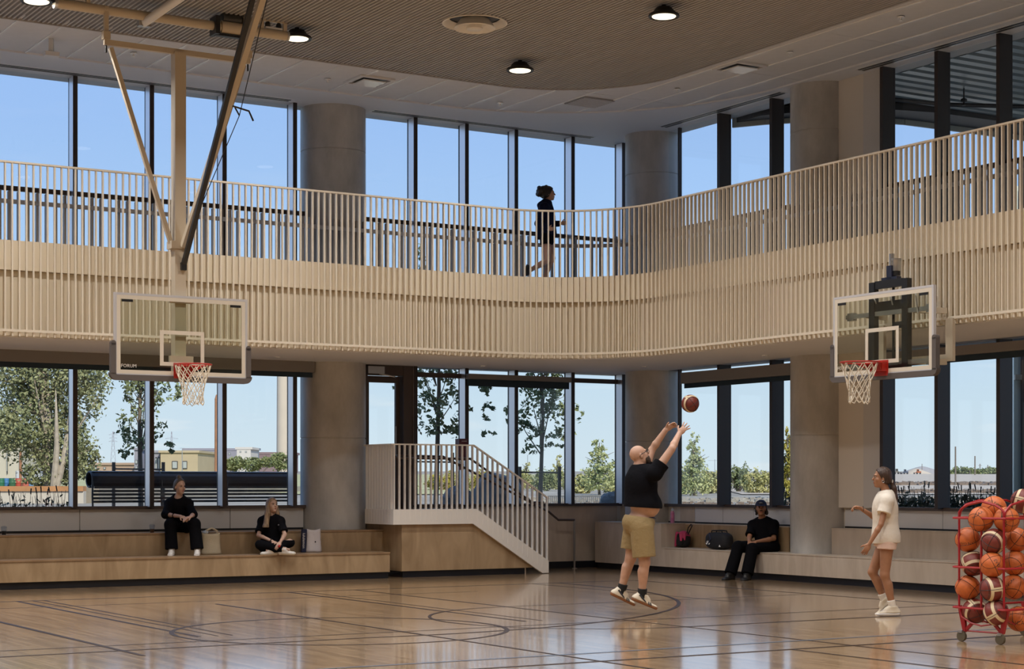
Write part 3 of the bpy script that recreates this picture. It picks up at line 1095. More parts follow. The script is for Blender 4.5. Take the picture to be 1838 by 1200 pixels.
def backboard(root, BC, er, n, text_side):
    """BC: centre of the glass face; er: along the board; n: towards the court"""
    W2, H2 = .915, .535
    def R4(w2, z0, z1, bw, th, off):
        m_ = MB()
        c = BC + n * off
        zc = (z0 + z1) / 2
        m_.obox(c + Z3 * (z1 - bw / 2), er * w2, n * th, Z3 * bw / 2)
        m_.obox(c + Z3 * (z0 + bw / 2), er * w2, n * th, Z3 * bw / 2)
        for s in (-1, 1):
            m_.obox(c + er * s * (w2 - bw / 2) + Z3 * zc, er * bw / 2, n * th, Z3 * ((z1 - z0) / 2 - bw))
        return m_
    R4(W2, -H2, H2, .03, .022, -.018).build('aluminium_frame', M_frame_w, root)
    g_ = MB().obox(BC - n * .006, er * (W2 - .03), n * .005, Z3 * (H2 - .03)).build('glass_panel', M_bglass, root)
    R4(W2 - .031, -H2 + .031, H2 - .031, .05, .0015, .001).build('border_tape', M_bt, g_)
    R4(.305, -.385, .075, .05, .0015, .001).build('target_square', M_bt, g_)
    for s in (-1, 1):
        MB().obox(BC + er * s * (W2 - .17) + Z3 * (H2 - .10) + n * .004, er * .075, n * .004, Z3 * .016).build('corner_bracket', M_dark, g_)
    text_on('FORUM', .062, BC - er * text_side * (W2 - .19) - Z3 * .405 + n * .002, er * text_side, Z3, 'lettering', M_white, g_)
    # padding round the lower edge
    pd = []
    for t_ in np.linspace(0, 1, 9):
        pd.append(t_)
    pad = MB()
    pad.obox(BC - n * .02 - Z3 * (H2 + .018), er * (W2 - .03), n * .035, Z3 * .036)
    for s in (-1, 1):
        pad.obox(BC - n * .02 + er * s * (W2 + .014) - Z3 * (H2 - .22), er * .034, n * .035, Z3 * .20)
        # rounded corner and rounded top end
        for k in range(6):
            a0, a1 = math.pi / 2 * k / 6, math.pi / 2 * (k + 1) / 6
            c = BC - n * .02 + er * s * (W2 - .03) - Z3 * (H2 - .04)
            r0, r1 = .020, .094
            q = [c + er * s * r_ * math.sin(a_) - Z3 * r_ * math.cos(a_) for r_, a_ in ((r0, a0), (r1 - .0, a0), (r1 - .0, a1), (r0, a1))]
            pad.prism([p - n * .035 for p in q], n * .07)
        pad.lathe(BC + n * -.055 + er * s * (W2 + .014) - Z3 * (H2 - .42), [(.034, 0), (.034, .07)], 14, axis=n)
    pad.build('edge_pad', M_pad, root)
    # rim
    rz = -H2 + .15
    rc = BC + n * .385 + Z3 * rz
    rm = MB().tube([rc + (er * math.cos(2 * pi * k / 40) + n * math.sin(2 * pi * k / 40)) * .236 for k in range(40)], .010, 8, closed=True)
    rm.obox(BC + n * .05 + Z3 * (rz - .045), er * .11, n * .05, Z3 * .06)
    rm.obox(BC + n * .008 + Z3 * (rz - .06), er * .12, n * .008, Z3 * .10)
    rm.prism([BC + er * .09 + n * .08 + Z3 * (rz - .0), BC + er * .19 + n * .24 + Z3 * (rz - .0), BC + er * .19 + n * .24 + Z3 * (rz - .02), BC + er * .09 + n * .08 + Z3 * (rz - .10)], er * -.012)
    rm.prism([BC - er * .09 + n * .08 + Z3 * (rz - .0), BC - er * .19 + n * .24 + Z3 * (rz - .0), BC - er * .19 + n * .24 + Z3 * (rz - .02), BC - er * .09 + n * .08 + Z3 * (rz - .10)], er * .012)
    rm.prism([BC - er * .10 + n * .06 + Z3 * (rz + .004), BC + er * .10 + n * .06 + Z3 * (rz + .004), BC + er * .12 + n * .19 + Z3 * (rz + .004), BC - er * .12 + n * .19 + Z3 * (rz + .004)], -Z3 * .012)
    rim = rm.build('rim', M_rim, root, smooth=True)
    nm = MB()
    nk, rows = 12, 6
    rad = [.230, .205, .175, .150, .132, .122, .126]
    hts = [-.012, -.10, -.185, -.262, -.335, -.40, -.47]
    jt = random.Random(3)
    def node(i, k):
        a_ = 2 * pi * (k + .5 * (i % 2)) / nk
        j_ = .006 * i
        return rc + (er * math.cos(a_) + n * math.sin(a_)) * (rad[i] + jt.uniform(-j_, j_) * .6) + Z3 * (hts[i] + jt.uniform(-j_, j_))
    nodes = [[node(i, k) for k in range(nk)] for i in range(rows + 1)]
    for i in range(rows):
        for k in range(nk):
            p = nodes[i][k]
            if i % 2 == 0:
                q1, q2 = nodes[i + 1][k], nodes[i + 1][(k - 1) % nk]
            else:
                q1, q2 = nodes[i + 1][k], nodes[i + 1][(k + 1) % nk]
            for q in (q1, q2):
                nm.tube([p, p.lerp(q, .5) * 1.0, q], .0062, 5)
    for k in range(nk):
        nm.tube([nodes[0][k] + Z3 * .022, nodes[0][k]], .006, 5)
        p, q = nodes[rows][k], nodes[rows][(k + 1) % nk]
        nm.tube([p, (p + q) / 2 - Z3 * .035, q], .0058, 5)
    nm.build('net', M_net, rim, smooth=True)

BCL = P(327, HY, 23.3); BCL.z = 3.435
hl = thing('ceiling_hung_hoop', 'basketball hoop with glass backboard hanging from cream ceiling struts at left', 'basketball hoop', (BCL.x, BCL.y, 2.9))
backboard(hl, BCL, U3, V3, 1)
pc = BCL - V3 * .13
MB().bar(Vector((pc.x, pc.y, 2.98)), Vector((pc.x, pc.y, 7.17)), .15, .15, up=U3).build('post', M_cream, hl)
MB().obox(pc + V3 * .09 + Z3 * .47, U3 * .16, V3 * .03, Z3 * .03).obox(pc + V3 * .09 - Z3 * .3, U3 * .16, V3 * .03, Z3 * .05).build('mount_bracket', M_cream, hl)
text_on('FORUM', .13, Vector((pc.x, pc.y, 6.15)) - U3 * .0765, Z3 * 1.5, V3 * .8, 'post_lettering', mat('grey_print', (.2, .22, .3), .6), hl)
zb = 7.18
b0_, b1_ = Vector((pc.x, pc.y, zb)) - U3 * .98, Vector((pc.x, pc.y, zb)) + U3 * .98
MB().bar(b0_, b1_, .06, .07, up=Z3).build('cross_bar', M_cream, hl)
MB().bar(b0_ - Z3 * .06 + U3 * .06, Vector((pc.x, pc.y, 4.65)) - U3 * .10, .055, .055, up=V3).bar(b1_ - Z3 * .06 - U3 * .06, Vector((pc.x, pc.y, 4.65)) + U3 * .10, .055, .055, up=V3).build('side_strut', M_cream, hl)
ZP = 7.6
pipe_c = Vector((pc.x, pc.y, ZP)) - V3 * .03
p0, p1 = pipe_c - U3 * 1.62, pipe_c + U3 * 1.56
hp = MB().tube([p0, p1], .062, 16).build('support_pipe', M_cream, hl, smooth=True)
MB().lathe(p0, [(.07, -.03), (.07, .01)], 16, axis=U3).build('end_cap', M_steel, hl, smooth=True)
MB().lathe(p1, [(.07, -.01), (.07, .02)], 16, axis=U3).build('end_cap', M_steel, hl, smooth=True)
for e_ in (b0_, b1_):
    q = Vector((e_.x, e_.y, 0))
    MB().bar(q + Z3 * (zb - .03), q + Z3 * (ZP + .04), .055, .055, up=U3).obox(q + Z3 * (zb + .09), U3 * .045, V3 * .045, Z3 * .05).build('hanger', M_cream, hl)
    MB().tube([q + Z3 * (zb - .04), q + Z3 * (zb - .13)], .014, 8).build('bolt', M_dark, hl)
for s_, off in ((-1, 1.38), (1, 1.36)):
    c = pipe_c + U3 * s_ * off
    mb = MB()
    for q in (-.17, .17):
        mb.bar(c + U3 * q - Z3 * .02, c + U3 * q + Z3 * .20, .05, .05, up=U3)
    mb.bar(c - U3 * .2 + Z3 * .175, c + U3 * .2 + Z3 * .175, .05, .03, up=Z3)
    mb.bar(c + Z3 * .17, c + Z3 * .20, .05, .05)
    mb.build('pipe_hanger', M_cream, hl)
    cl = MB()
    for q in (-.08, .08):
        cl.ell(c + U3 * q + Z3 * .115, (.04, .04, .055), 10, 6)
    cl.build('clamp', M_dark, hl)
    MB().obox(c + Z3 * .075, U3 * .12, V3 * .04, Z3 * .012).build('clamp_plate', M_panel_w, hl)
# long tube running back from the pipe over the court
q0 = pipe_c - U3 * .42 - Z3 * .06
MB().tube([q0 - V3 * .12, q0 + V3 * 5.2 + Z3 * .10], .055, 16).build('stay_tube', M_white, hl, smooth=True)
MB().obox(q0 - V3 * .12, U3 * .08, V3 * .05, Z3 * .05).build('stay_clamp', M_steel, hl)
# hoist motor on the pipe
mc = pipe_c + U3 * .62
MB().tube([mc - U3 * .02, mc + U3 * .30], .085, 18).build('gear_case', M_cream, hl, smooth=True)
MB().obox(mc - U3 * .10, U3 * .03, V3 * .11, Z3 * .12).bar(mc - U3 * .1 - Z3 * .11, mc + U3 * .35 - Z3 * .11, .08, .03, up=Z3).build('motor_bracket', M_dark, hl)
MB().tube([mc + U3 * .0 + Z3 * .13, mc + U3 * .26 + Z3 * .13], .075, 14).build('motor', mat('dark_motor', (.03, .03, .028), .4), hl, smooth=True)
MB().obox(mc + U3 * .33 + Z3 * .02, U3 * .06, V3 * .09, Z3 * .13).build('gear_head', mat('bronze_gear', (.14, .12, .09), .4), hl)
# folding brace up to the ceiling
f0 = Vector((pc.x, pc.y, 4.62)) + V3 * .10 + U3 * .03
f1 = Vector((-2.97, 21.85, 7.74))
MB().bar(f0, f1, .075, .075, up=U3).build('folding_brace', M_cream, hl)
dn = (f1 - f0).normalized()
sd = V3 * .03 - U3 * .15
MB().bar(Vector((pc.x, pc.y, 4.36)) + V3 * .09 + U3 * .03, f1 + sd - dn * .02, .05, .06, up=U3).build('lock_brace', M_dark, hl)
MB().obox(Vector((pc.x, pc.y, 4.36)) + V3 * .10 + U3 * .03, U3 * .035, V3 * .03, Z3 * .05).build('brace_foot', M_dark, hl)
MB().obox(Vector((pc.x, pc.y, 4.64)), U3 * .13, V3 * .09, Z3 * .05).build('pivot_collar', M_cream, hl)
hk = f0.lerp(f1, .52)
MB().tube([hk, hk + U3 * .08 + Z3 * .06, hk + U3 * .30 + Z3 * .02, hk + U3 * .36 - Z3 * .10], .012, 6).tube([hk + U3 * .10 + Z3 * .06, hk + U3 * .17 - Z3 * .05], .010, 6).build('cable_guide', M_dark, hl)
MB().tube([P(348, 400, 23.1), hk + U3 * .17 - Z3 * .05, P(482, -12, 22.4)], .006, 5).build('hoist_cable', M_dark, hl)

BCR = Vector((4.72, 22.75, 3.435))
NR = -U3
hr_ = thing('wall_hoop', 'basketball hoop on a black height adjuster mounted to the balcony front', 'basketball hoop', (BCR.x, BCR.y, 2.9))
backboard(hr_, BCR, V3, NR, 1)
for s_ in (-1, 1):
    c = BCR + U3 * .14 + V3 * s_ * .30
    MB().obox(c + Z3 * .12, U3 * .04, V3 * .05, Z3 * .56).build('adjuster_rail', M_dark, hr_)
for dz_, hv_, hz_ in ((.36, .30, .06), (.64, .25, .05), (-.45, .33, .05)):
    MB().obox(BCR + U3 * .14 + Z3 * dz_, U3 * .03, V3 * hv_, Z3 * hz_).build('adjuster_cross', M_dark, hr_)
MB().obox(BCR + U3 * .12 + V3 * .18 + Z3 * .10, U3 * .02, V3 * .08, Z3 * .04).build('height_pointer', M_dark, hr_)
MB().tube([BCR + U3 * .2 - Z3 * .42, BCR + U3 * .2 + Z3 * .78], .018, 8).build('screw_jack', M_dark, hr_)
M_navym = mat('navy_steel', (.015, .02, .045), .35)
MB().obox(BCR + U3 * .16 + Z3 * .78, U3 * .04, V3 * .045, Z3 * .09).obox(BCR + U3 * .16 + Z3 * .70, U3 * .04, V3 * .14, Z3 * .025).build('motor_mount', M_navym, hr_)
MB().lathe(BCR + U3 * .2 + V3 * .05 + Z3 * .80, [(.06, 0), (.06, .12), (.065, .13), (.065, .16)], 16).lathe(BCR + U3 * .2 - V3 * .03 + Z3 * .86, [(.035, 0), (.035, .17)], 12).build('drive_motor', M_steel, hr_, smooth=True)
MB().lathe(BCR + U3 * .2 + V3 * .05 + Z3 * .74, [(.055, 0), (.055, .08)], 16).build('motor_base', M_dark, hr_, smooth=True)
wall_a = BA + .0
gap = .60
for zq in (.27, -.38):
    for s_ in (-1, 1):
        MB().bar(BCR + U3 * .16 + V3 * s_ * .42 + Z3 * zq, BCR + U3 * (gap - .03) + V3 * s_ * .55 + Z3 * zq, .07, .07).build('standoff_arm', M_cream, hr_)
        MB().obox(BCR + U3 * .15 + V3 * s_ * .72 + Z3 * zq, U3 * .03, V3 * .06, Z3 * .05).build('glass_clamp', M_steel, hr_)
    MB().bar(BCR + U3 * .13 - V3 * .80 + Z3 * zq, BCR + U3 * .13 + V3 * .80 + Z3 * zq, .04, .055, up=Z3).build('carrier_tube', M_steel, hr_)
for s_ in (-1, 1):
    MB().obox(BCR + U3 * (gap - .02) + V3 * s_ * .62 - Z3 * .10, U3 * .025, V3 * .06, Z3 * .27).build('wall_channel', M_cream, hr_)
MB().obox(BCR + U3 * (gap - .02) - Z3 * .325, U3 * .025, V3 * .56, Z3 * .045).build('wall_channel_tie', M_cream, hr_)
for s_, zt_ in ((-.25, .40), (.05, .36), (.5, .22)):
    p = BCR + U3 * .10 + V3 * s_
    MB().tube([p + Z3 * .47, p + Z3 * zt_ + V3 * .04], .009, 6).build('bolt_rod', M_frame_w, hr_)

# ================================================================ BASKETBALLS
RB = .12
M_orange = mat('orange_rubber', (.50, .115, .022), .5, var=.12, vscale=30, bump=.15, bscale=240)
M_maroon_b = mat('maroon_leather', (.16, .022, .014), .45, var=.1, vscale=30, bump=.15, bscale=240)
M_seam = mat('black_seam', (.012, .010, .010), .5)
M_creamb = mat('cream_panel', (.62, .50, .32), .45)
def ball_proto(kind):
    o = MB().ell((0, 0, 0), (RB, RB, RB), 32, 20).build('basketball', M_orange if kind == 'o' else M_maroon_b, None, smooth=True)
    s = MB()
    rr = RB * (1.0005 if kind == 'o' else 1.014)
    def ring(axis, half):
        ax = Vector(axis).normalized()
        x, y, d = frame_from(ax)
        h = math.cos(half) * rr
        r_ = math.sin(half) * rr
        return [d * h + (x * math.cos(2 * pi * k / 40) + y * math.sin(2 * pi * k / 40)) * r_ for k in range(40)]
    for ax in ((1, 0, 0), (0, 0, 1)):
        s.tube(ring(ax, pi / 2), .0024, 4, closed=True)
    for ax in ((0, 1, 0), (0, -1, 0)):
        s.tube(ring(ax, math.radians(50)), .0024, 4, closed=True)
    s.build('seam', M_seam, o, local=True)
    if kind == 'm':
        b = MB()
        for ax in ((0, 1, 0), (0, -1, 0)):
            x, y, d = frame_from(ax)
            vs, fs = [], []
            for k in range(40):
                an = 2 * pi * k / 40
                for hf in (math.radians(58), math.radians(72)):
                    vs.append(d * math.cos(hf) * RB * 1.016 + (x * math.cos(an) + y * math.sin(an)) * math.sin(hf) * RB * 1.016)
            for k in range(40):
                k2 = (k + 1) % 40
                fs.append((2 * k, 2 * k + 1, 2 * k2 + 1, 2 * k2))
            b.add(vs, fs)
        # bridging patches that make the crossed band
        for sx in (-1, 1):
            vs, fs = [], []
            for i in range(7):
                for j in range(5):
                    la, lo_ = math.radians(-20 + 40 * i / 6), math.radians(-9 + 18 * j / 4)
                    vs.append(Vector((sx * math.cos(la) * math.cos(lo_), math.sin(la), math.cos(la) * math.sin(lo_))) * RB * 1.014)
            for i in range(6):
                for j in range(4):
                    fs.append((i * 5 + j, i * 5 + j + 1, (i + 1) * 5 + j + 1, (i + 1) * 5 + j))
            b.add(vs, fs)
        b.build('cream_band', M_creamb, o, local=True, fix=True)
    return o
PB = {'o': ball_proto('o'), 'm': ball_proto('m')}
usedb = {'o': False, 'm': False}
def ball(kind, pos, rot, label, group=None, text=None):
    o = copy_tree(PB[kind])
    usedb[kind] = True
    o.location = pos
    o.rotation_mode = 'XYZ'
    o.rotation_euler = rot
    for k_ in ('label', 'category', 'group'):
        if k_ in o:
            del o[k_]
    tag(o, label, 'ball', group)
    if text:
        # lettering wrapped on the ball, facing the camera side
        vs, fs = text_mesh(text[0], text[1])
        q = Quaternion((0, 0, 1), 0)
        inv = o.rotation_euler.to_matrix().inverted()
        ang, ou, ov = text[2], text[3], text[4]
        out_v = []
        view = (Vector((0, 0, 1.2)) - Vector(pos))
        view.z *= .5
        view.normalize()
        ex = Vector((0, 0, 1)).cross(view).normalized()
        ey = view.cross(ex)
        ca, sa = math.cos(ang), math.sin(ang)
        for v in vs:
            x_, y_ = v.x * ca - v.y * sa + ou, v.x * sa + v.y * ca + ov
            p = (view * RB + ex * x_ + ey * y_).normalized() * RB * 1.006
            out_v.append(inv @ p)
        MB().add(out_v, fs).build('lettering', M_seam, o, local=True, fix=False)
    return o

def rot(): return (random.uniform(-pi, pi), random.uniform(-pi, pi), random.uniform(-pi, pi))
BG = 'basketballs in the red rack'
balls = [
    ('o', 1784, 912, 17.10, 'orange basketball on top of the pile in the red rack', ('WILSON', .060, -.6, .0, .06)),
    ('o', 1761, 931, 16.95, 'orange basketball in the upper rack layer, below and left of the top ball', ('NCAA', .055, .6, -.04, .05)),
    ('o', 1807, 932, 16.82, 'orange basketball in the upper rack layer, below and right of the top ball', ('WILSON', .055, -1.35, -.03, .02)),
    ('m', 1836, 899, 17.55, 'dark maroon basketball at the back of the rack top, under the curved bar', None),
    ('o', 1737, 968, 17.18, 'orange basketball bulging out of the rack, left in the second layer', ('EVO NXT', .04, .1, 0, -.04)),
    ('m', 1784, 971, 16.83, 'maroon basketball with a cream curved band, centre of the second layer', None),
    ('o', 1824, 968, 17.05, 'orange basketball right in the second layer of the rack', None),
    ('m', 1747, 1011, 17.12, 'maroon basketball with cream bands behind the middle rack rail', None),
    ('o', 1781, 1013, 16.80, 'orange basketball in the centre of the third rack layer', ('EVO', .05, -1.0, .05, .02)),
    ('o', 1821, 1010, 17.02, 'orange basketball right in the third layer of the rack', None),
    ('o', 1737, 1054, 17.15, 'orange basketball bulging left out of the fourth rack layer', None),
    ('m', 1781, 1056, 16.80, 'maroon basketball with a cream cross facing outward in the fourth layer', None),
    ('o', 1819, 1053, 17.0, 'orange basketball right in the fourth layer of the rack', ('NCAA', .05, .9, -.03, .06)),
    ('m', 1749, 1096, 17.10, 'maroon basketball with a cream arch, bottom left of the rack', None),
    ('m', 1788, 1099, 16.80, 'maroon basketball with a cream cross, bottom centre of the rack', None),
    ('o', 1829, 1110, 16.93, 'orange basketball low in the rack by the right caster', ('NCAA', .06, .05, .01, -.04)),
]
ROT = {5: (.35, .5, -.55), 7: (.9, .2, .3), 11: (.12, 0, -pi / 2 + .2), 13: (.6, 1.0, .7), 14: (.5, .3, -pi / 2 - .7), 3: (.3, .2, 1.2)}
for i, (k_, x, y, d, lb, tx) in enumerate(balls):
    r_ = ROT.get(i, rot())
    ball(k_, P(x, y, d), r_, lb, BG, tx)
ball('m', P(1239, 724, 24.0), (.2, .9, .5), 'brown basketball in the air above the shooter, cream stripe across it')

for o in PB.values():
    for ch in list(o.children):
        D.objects.remove(ch)
    D.objects.remove(o)
# ================================================================ BALL RACK
M_red = mat('red_powder_coat', (.30, .010, .016), .35)
A0 = Vector((4.294, 17.12, 0)); B0 = Vector((4.60, 16.72, 0))
e1 = (B0 - A0).normalized(); e2 = Vector((-e1.y, e1.x, 0))
L1_, L2_ = .52, 1.02
rk = thing('ball_rack', 'red wire ball cage on casters filled with basketballs', 'ball rack', A0 + e1 * L1_ / 2 + e2 * L2_ / 2)
def RP(s, t, z): return A0 + e1 * s + e2 * t + Z3 * z
zt = lambda y, d: CAMZ - (y - HY) * d / F
ups = [(0, 0), (L1_ / 2, 0), (L1_, 0), (0, .34), (L1_, .34), (0, .68), (L1_, .68), (0, L2_), (L1_ / 2, L2_), (L1_, L2_)]
for s_, t_ in ups:
    MB().tube([RP(s_, t_, .33), RP(s_, t_, 1.20)], .011, 8).build('upright', M_red, rk, smooth=True)
def ring_(z, o_):
    return [RP(-o_, -o_, z), RP(L1_ + o_, -o_, z), RP(L1_ + o_, L2_ + o_, z), RP(-o_, L2_ + o_, z)]
def rrect(z, o_, r_=.06):
    c = ring_(z, o_)
    pts = []
    for i in range(4):
        p, a_, b_ = c[i], c[i - 1], c[(i + 1) % 4]
        u_, v_ = (a_ - p).normalized(), (b_ - p).normalized()
        pts += [p + u_ * r_, p + (u_ + v_) * r_ * .3, p + v_ * r_]
    return pts
for z, o_ in ((1.185, .055), (.715, .055), (.33, .055)):
    MB().tube(rrect(z, o_), .011, 8, closed=True).build('bumper_ring', M_red, rk, smooth=True)
# arched top hoops
for t_ in (0, L2_):
    MB().tube([RP(0, t_, 1.19), RP(0, t_, 1.24), RP(.03, t_, 1.275), RP(.10, t_, 1.31), RP(L1_ / 2, t_, 1.345), RP(L1_ - .10, t_, 1.31), RP(L1_ - .03, t_, 1.275), RP(L1_, t_, 1.24), RP(L1_, t_, 1.19)], .012, 8).build('top_hoop', M_red, rk, smooth=True)
MB().tube([RP(0, 0, 1.19), RP(0, .02, 1.25), RP(0, .10, 1.31), RP(0, .3, 1.35), RP(0, L2_ - .3, 1.35), RP(0, L2_ - .05, 1.29), RP(0, L2_, 1.19)], .012, 8).tube([RP(L1_, 0, 1.19), RP(L1_, .02, 1.25), RP(L1_, .10, 1.31), RP(L1_, .3, 1.35), RP(L1_, L2_ - .3, 1.35), RP(L1_, L2_ - .05, 1.29), RP(L1_, L2_, 1.19)], .012, 8).build('top_rail', M_red, rk, smooth=True)
# sagging tray wires
for s_ in (.02, L1_ / 3, 2 * L1_ / 3, L1_ - .02):
    MB().tube([RP(s_, 0, .33), RP(s_, .04, .24), RP(s_, .2, .18), RP(s_, L2_ / 2, .165), RP(s_, L2_ - .2, .18), RP(s_, L2_ - .04, .24), RP(s_, L2_, .33)], .008, 6).build('tray_wire', M_red, rk, smooth=True)
for t_ in (0.0, L2_):
    MB().tube([RP(0, t_, .33), RP(.03, t_, .24), RP(.14, t_, .185), RP(L1_ / 2, t_, .165), RP(L1_ - .14, t_, .185), RP(L1_ - .03, t_, .24), RP(L1_, t_, .33)], .009, 6).build('tray_wire', M_red, rk, smooth=True)
M_wheel = mat('caster_rubber', (.09, .075, .05), .5)
for t_ in (.02, L2_ - .02):
    for s_ in (0.0, L1_):
        i_ = .07 if s_ == 0 else -.07
        top = RP(s_, t_, .33)
        ft = RP(s_ + i_ * .6, t_, .10)
        MB().prism([top - e1 * .035, top + e1 * .035, ft + e1 * .018, ft - e1 * .018], e2 * .03).build('leg', M_red, rk)
        MB().bar(RP(s_ + i_ * 1.9, t_ + .015, .185), ft + e2 * .015, .03, .02, up=e2).build('leg_brace', M_red, rk)
        wc = RP(s_ + i_ * .5, t_, .05) - e1 * .02
        MB().lathe(wc - e2 * .016 - e1 * .0, [(.034, -.002), (.049, .0), (.05, .016), (.049, .032), (.034, .034)], 20, axis=e2).build('caster_wheel', M_wheel, rk, smooth=True)
        MB().obox(wc + Z3 * .045, e1 * .02, e2 * .026, Z3 * .012).build('caster_fork', M_steel, rk)
    MB().tube([RP(.05, t_ + .015, .105), RP(L1_ - .05, t_ + .015, .105)], .009, 6).build('foot_bar', M_red, rk, smooth=True)

# ================================================================ BAGS, CUPS, BOTTLE
def soft_bag(name, label, cat, c, ex, w2, h, dpt, m, taper=.92, lean=0.0, seed=1, top_sag=.02):
    """open topped cloth bag with soft bulging faces"""
    e = thing(name, label, cat, c)
    rr = random.Random(seed)
    ey = Z3.cross(ex)
    nx, nz = 10, 9
    vs, fs = [], []
    for side in (-1, 1):
        for j in range(nz + 1):
            t_ = j / nz
            ww = w2 * (1 - (1 - taper) * t_) * (1.0 - .05 * math.sin(pi * t_))
            dd = dpt * (1 - .45 * t_)
            for i in range(nx + 1):
                u_ = -1 + 2 * i / nx
                bul = dd * (1 - .75 * abs(u_) ** 3) + rr.uniform(-.006, .006)
                z = h * t_ - (top_sag * (1 - u_ * u_) * t_ * t_)
                vs.append(c + ex * (u_ * ww) + ey * side * bul + Z3 * (z + .002) + ey * lean * t_)
    n1 = (nx + 1) * (nz + 1)
    for side in (0, 1):
        for j in range(nz):
            for i in range(nx):
                a_ = side * n1 + j * (nx + 1) + i
                fs.append((a_, a_ + 1, a_ + nx + 2, a_ + nx + 1))
    for j in range(nz):
        for i in (0, nx):
            a_ = j * (nx + 1) + i
            fs.append((a_, a_ + nx + 1, n1 + a_ + nx + 1, n1 + a_))
    for i in range(nx):
        fs.append((i, i + 1, n1 + i + 1, n1 + i))
        a_ = nz * (nx + 1) + i
        fs.append((a_, a_ + 1, n1 + a_ + 1, n1 + a_))
    MB().add(vs, fs).build('bag_body', m, e, smooth='all')
    return e, ey
M_canvas = mat('canvas', (.55, .47, .34), .85, bump=.25, bscale=60)
c = AB(0, 0, 0)
def on_ab(x, b, z):
    a = a_at(x, b)
    return AB(a, b, z)
c = on_ab(379, 1.02, Z1_)
e, ey = soft_bag('tote_bag', 'cream canvas tote bag standing beside the woman on the upper bench', 'bag', c, U3, .165, .335, .07, M_canvas, taper=.86)
for s_ in (-1, 1):
    q = c + Z3 * .325 + ey * s_ * .03
    MB().tube([q - U3 * .09, q - U3 * .08 + Z3 * .05, q + Z3 * .085 + U3 * .01, q + U3 * .09 + Z3 * .045, q + U3 * .10], .009, 6).build('handle', M_canvas, e, smooth=True)
MB().ell(c + Z3 * .345 - U3 * .10, (.05, .035, .03), 10, 6).build('folded_cloth', mat('blue_white_cloth', (.45, .52, .65), .8), e, smooth=True)
M_wbag = mat('white_vinyl', (.60, .56, .58), .5, bump=.1, bscale=30)
M_navy = mat('navy_fabric', (.012, .016, .05), .6)
c = on_ab(563, 1.05, Z1_)
e, ey = soft_bag('shopping_bag', 'white shopping bag with a navy side panel beside the cross-legged woman', 'bag', c, U3, .135, .375, .06, M_wbag, taper=.86, seed=4)
MB().prism([c - U3 * .135 - V3 * .0 + Z3 * .003, c - U3 * .215 + V3 * .02 + Z3 * .003, c - U3 * .20 + V3 * .02 + Z3 * .37, c - U3 * .12 + Z3 * .37], -V3 * .06).build('side_panel', M_navy, e)
text_on('lululemon', .062, c - U3 * .185 + V3 * .022 + Z3 * .19, -Z3, U3, 'lettering', M_white, e)
MB().lathe(c + V3 * .062 + Z3 * .17, [(.012, 0), (.012, .003)], 14, axis=V3).build('round_emblem', M_dark, e)
# cups
def cup(x, lb, drink):
    c = on_ab(x, .70, Z2_)
    e = thing('iced_drink', lb, 'cup', c)
    MB().lathe(c, [(.028, .002), (.034, .055), (.034, .056)], 20).build('drink', drink, e, smooth=True)
    MB().lathe(c, [(.030, 0), (.041, .10), (.0415, .10), (.043, .105), (.040, .105)], 20).build('cup_wall', M_cupg, e, smooth=True)
    MB().lathe(c, [(.044, .103), (.044, .110), (.038, .125), (.012, .130)], 20).build('lid', M_cupg, e, smooth=True)
M_cupg = glass('clear_plastic', (.80, .84, .90), 1.0)
cup(273, 'clear plastic cup of iced coffee on the bench beside the seated woman', mat('iced_coffee', (.12, .05, .02), .3))
cup(7, 'clear plastic cup of dark drink at the far left of the upper bench', mat('cola', (.012, .008, .008), .2))
# pink bottle on the end block
c = AB(RU - .15, b_at(1207, RU - .15), .84)
e = thing('water_bottle', 'pink water bottle standing on the bench end block by the corner column', 'bottle', c)
M_pink = mat('pink_bottle', (.50, .10, .30), .35, color2=(.62, .32, .48), vscale=18)
MB().lathe(c, [(.034, 0), (.036, .01), (.036, .17), (.026, .20), (.022, .21)], 18).build('bottle_body', M_pink, e, smooth=True)
MB().lathe(c, [(.024, .21), (.026, .215), (.026, .235), (.018, .24)], 16).tube([c + Z3 * .235 - U3 * .02, c + Z3 * .262, c + Z3 * .235 + U3 * .02], .005, 6).build('cap', mat('clear_cap', (.55, .60, .66), .3), e, smooth=True)
# black backpack with pink cloth
def on_bench(x, a, z): return AB(a, b_at(x, a), z)
c = on_bench(1227, -.42, .43)
e = thing('backpack', 'small black backpack with a pink garment draped over its top', 'bag', c)
M_bfab = mat('black_fabric', (.010, .010, .014), .75, bump=.2, bscale=80)
M_pinkf = mat('pink_fabric', (.50, .05, .14), .8, bump=.5, bscale=30)
def blob(c, ex, ey, sx, sy, sz, p=2.6, seg=24, rings=14):
    vs, fs = [], []
    for i in range(rings + 1):
        t_ = -pi / 2 + pi * i / rings
        for k in range(seg):
            a_ = 2 * pi * k / seg
            f_ = lambda v, q: math.copysign(abs(v) ** q, v)
            vs.append(c + ex * sx * f_(math.cos(t_), 2 / p) * f_(math.cos(a_), 2 / p) + ey * sy * f_(math.cos(t_), 2 / p) * f_(math.sin(a_), 2 / p) + Z3 * sz * f_(math.sin(t_), 2 / p))
    for i in range(rings):
        for k in range(seg):
            k2 = (k + 1) % seg
            fs.append((i * seg + k, i * seg + k2, (i + 1) * seg + k2, (i + 1) * seg + k))
    return vs, fs
MB().add(*blob(c + Z3 * .135, V3, U3, .135, .10, .135)).build('bag_body', M_bfab, e, smooth='all')
MB().add(*blob(c + Z3 * .10 - U3 * .08, V3, U3, .09, .03, .08)).build('pocket', M_bfab, e, smooth='all')
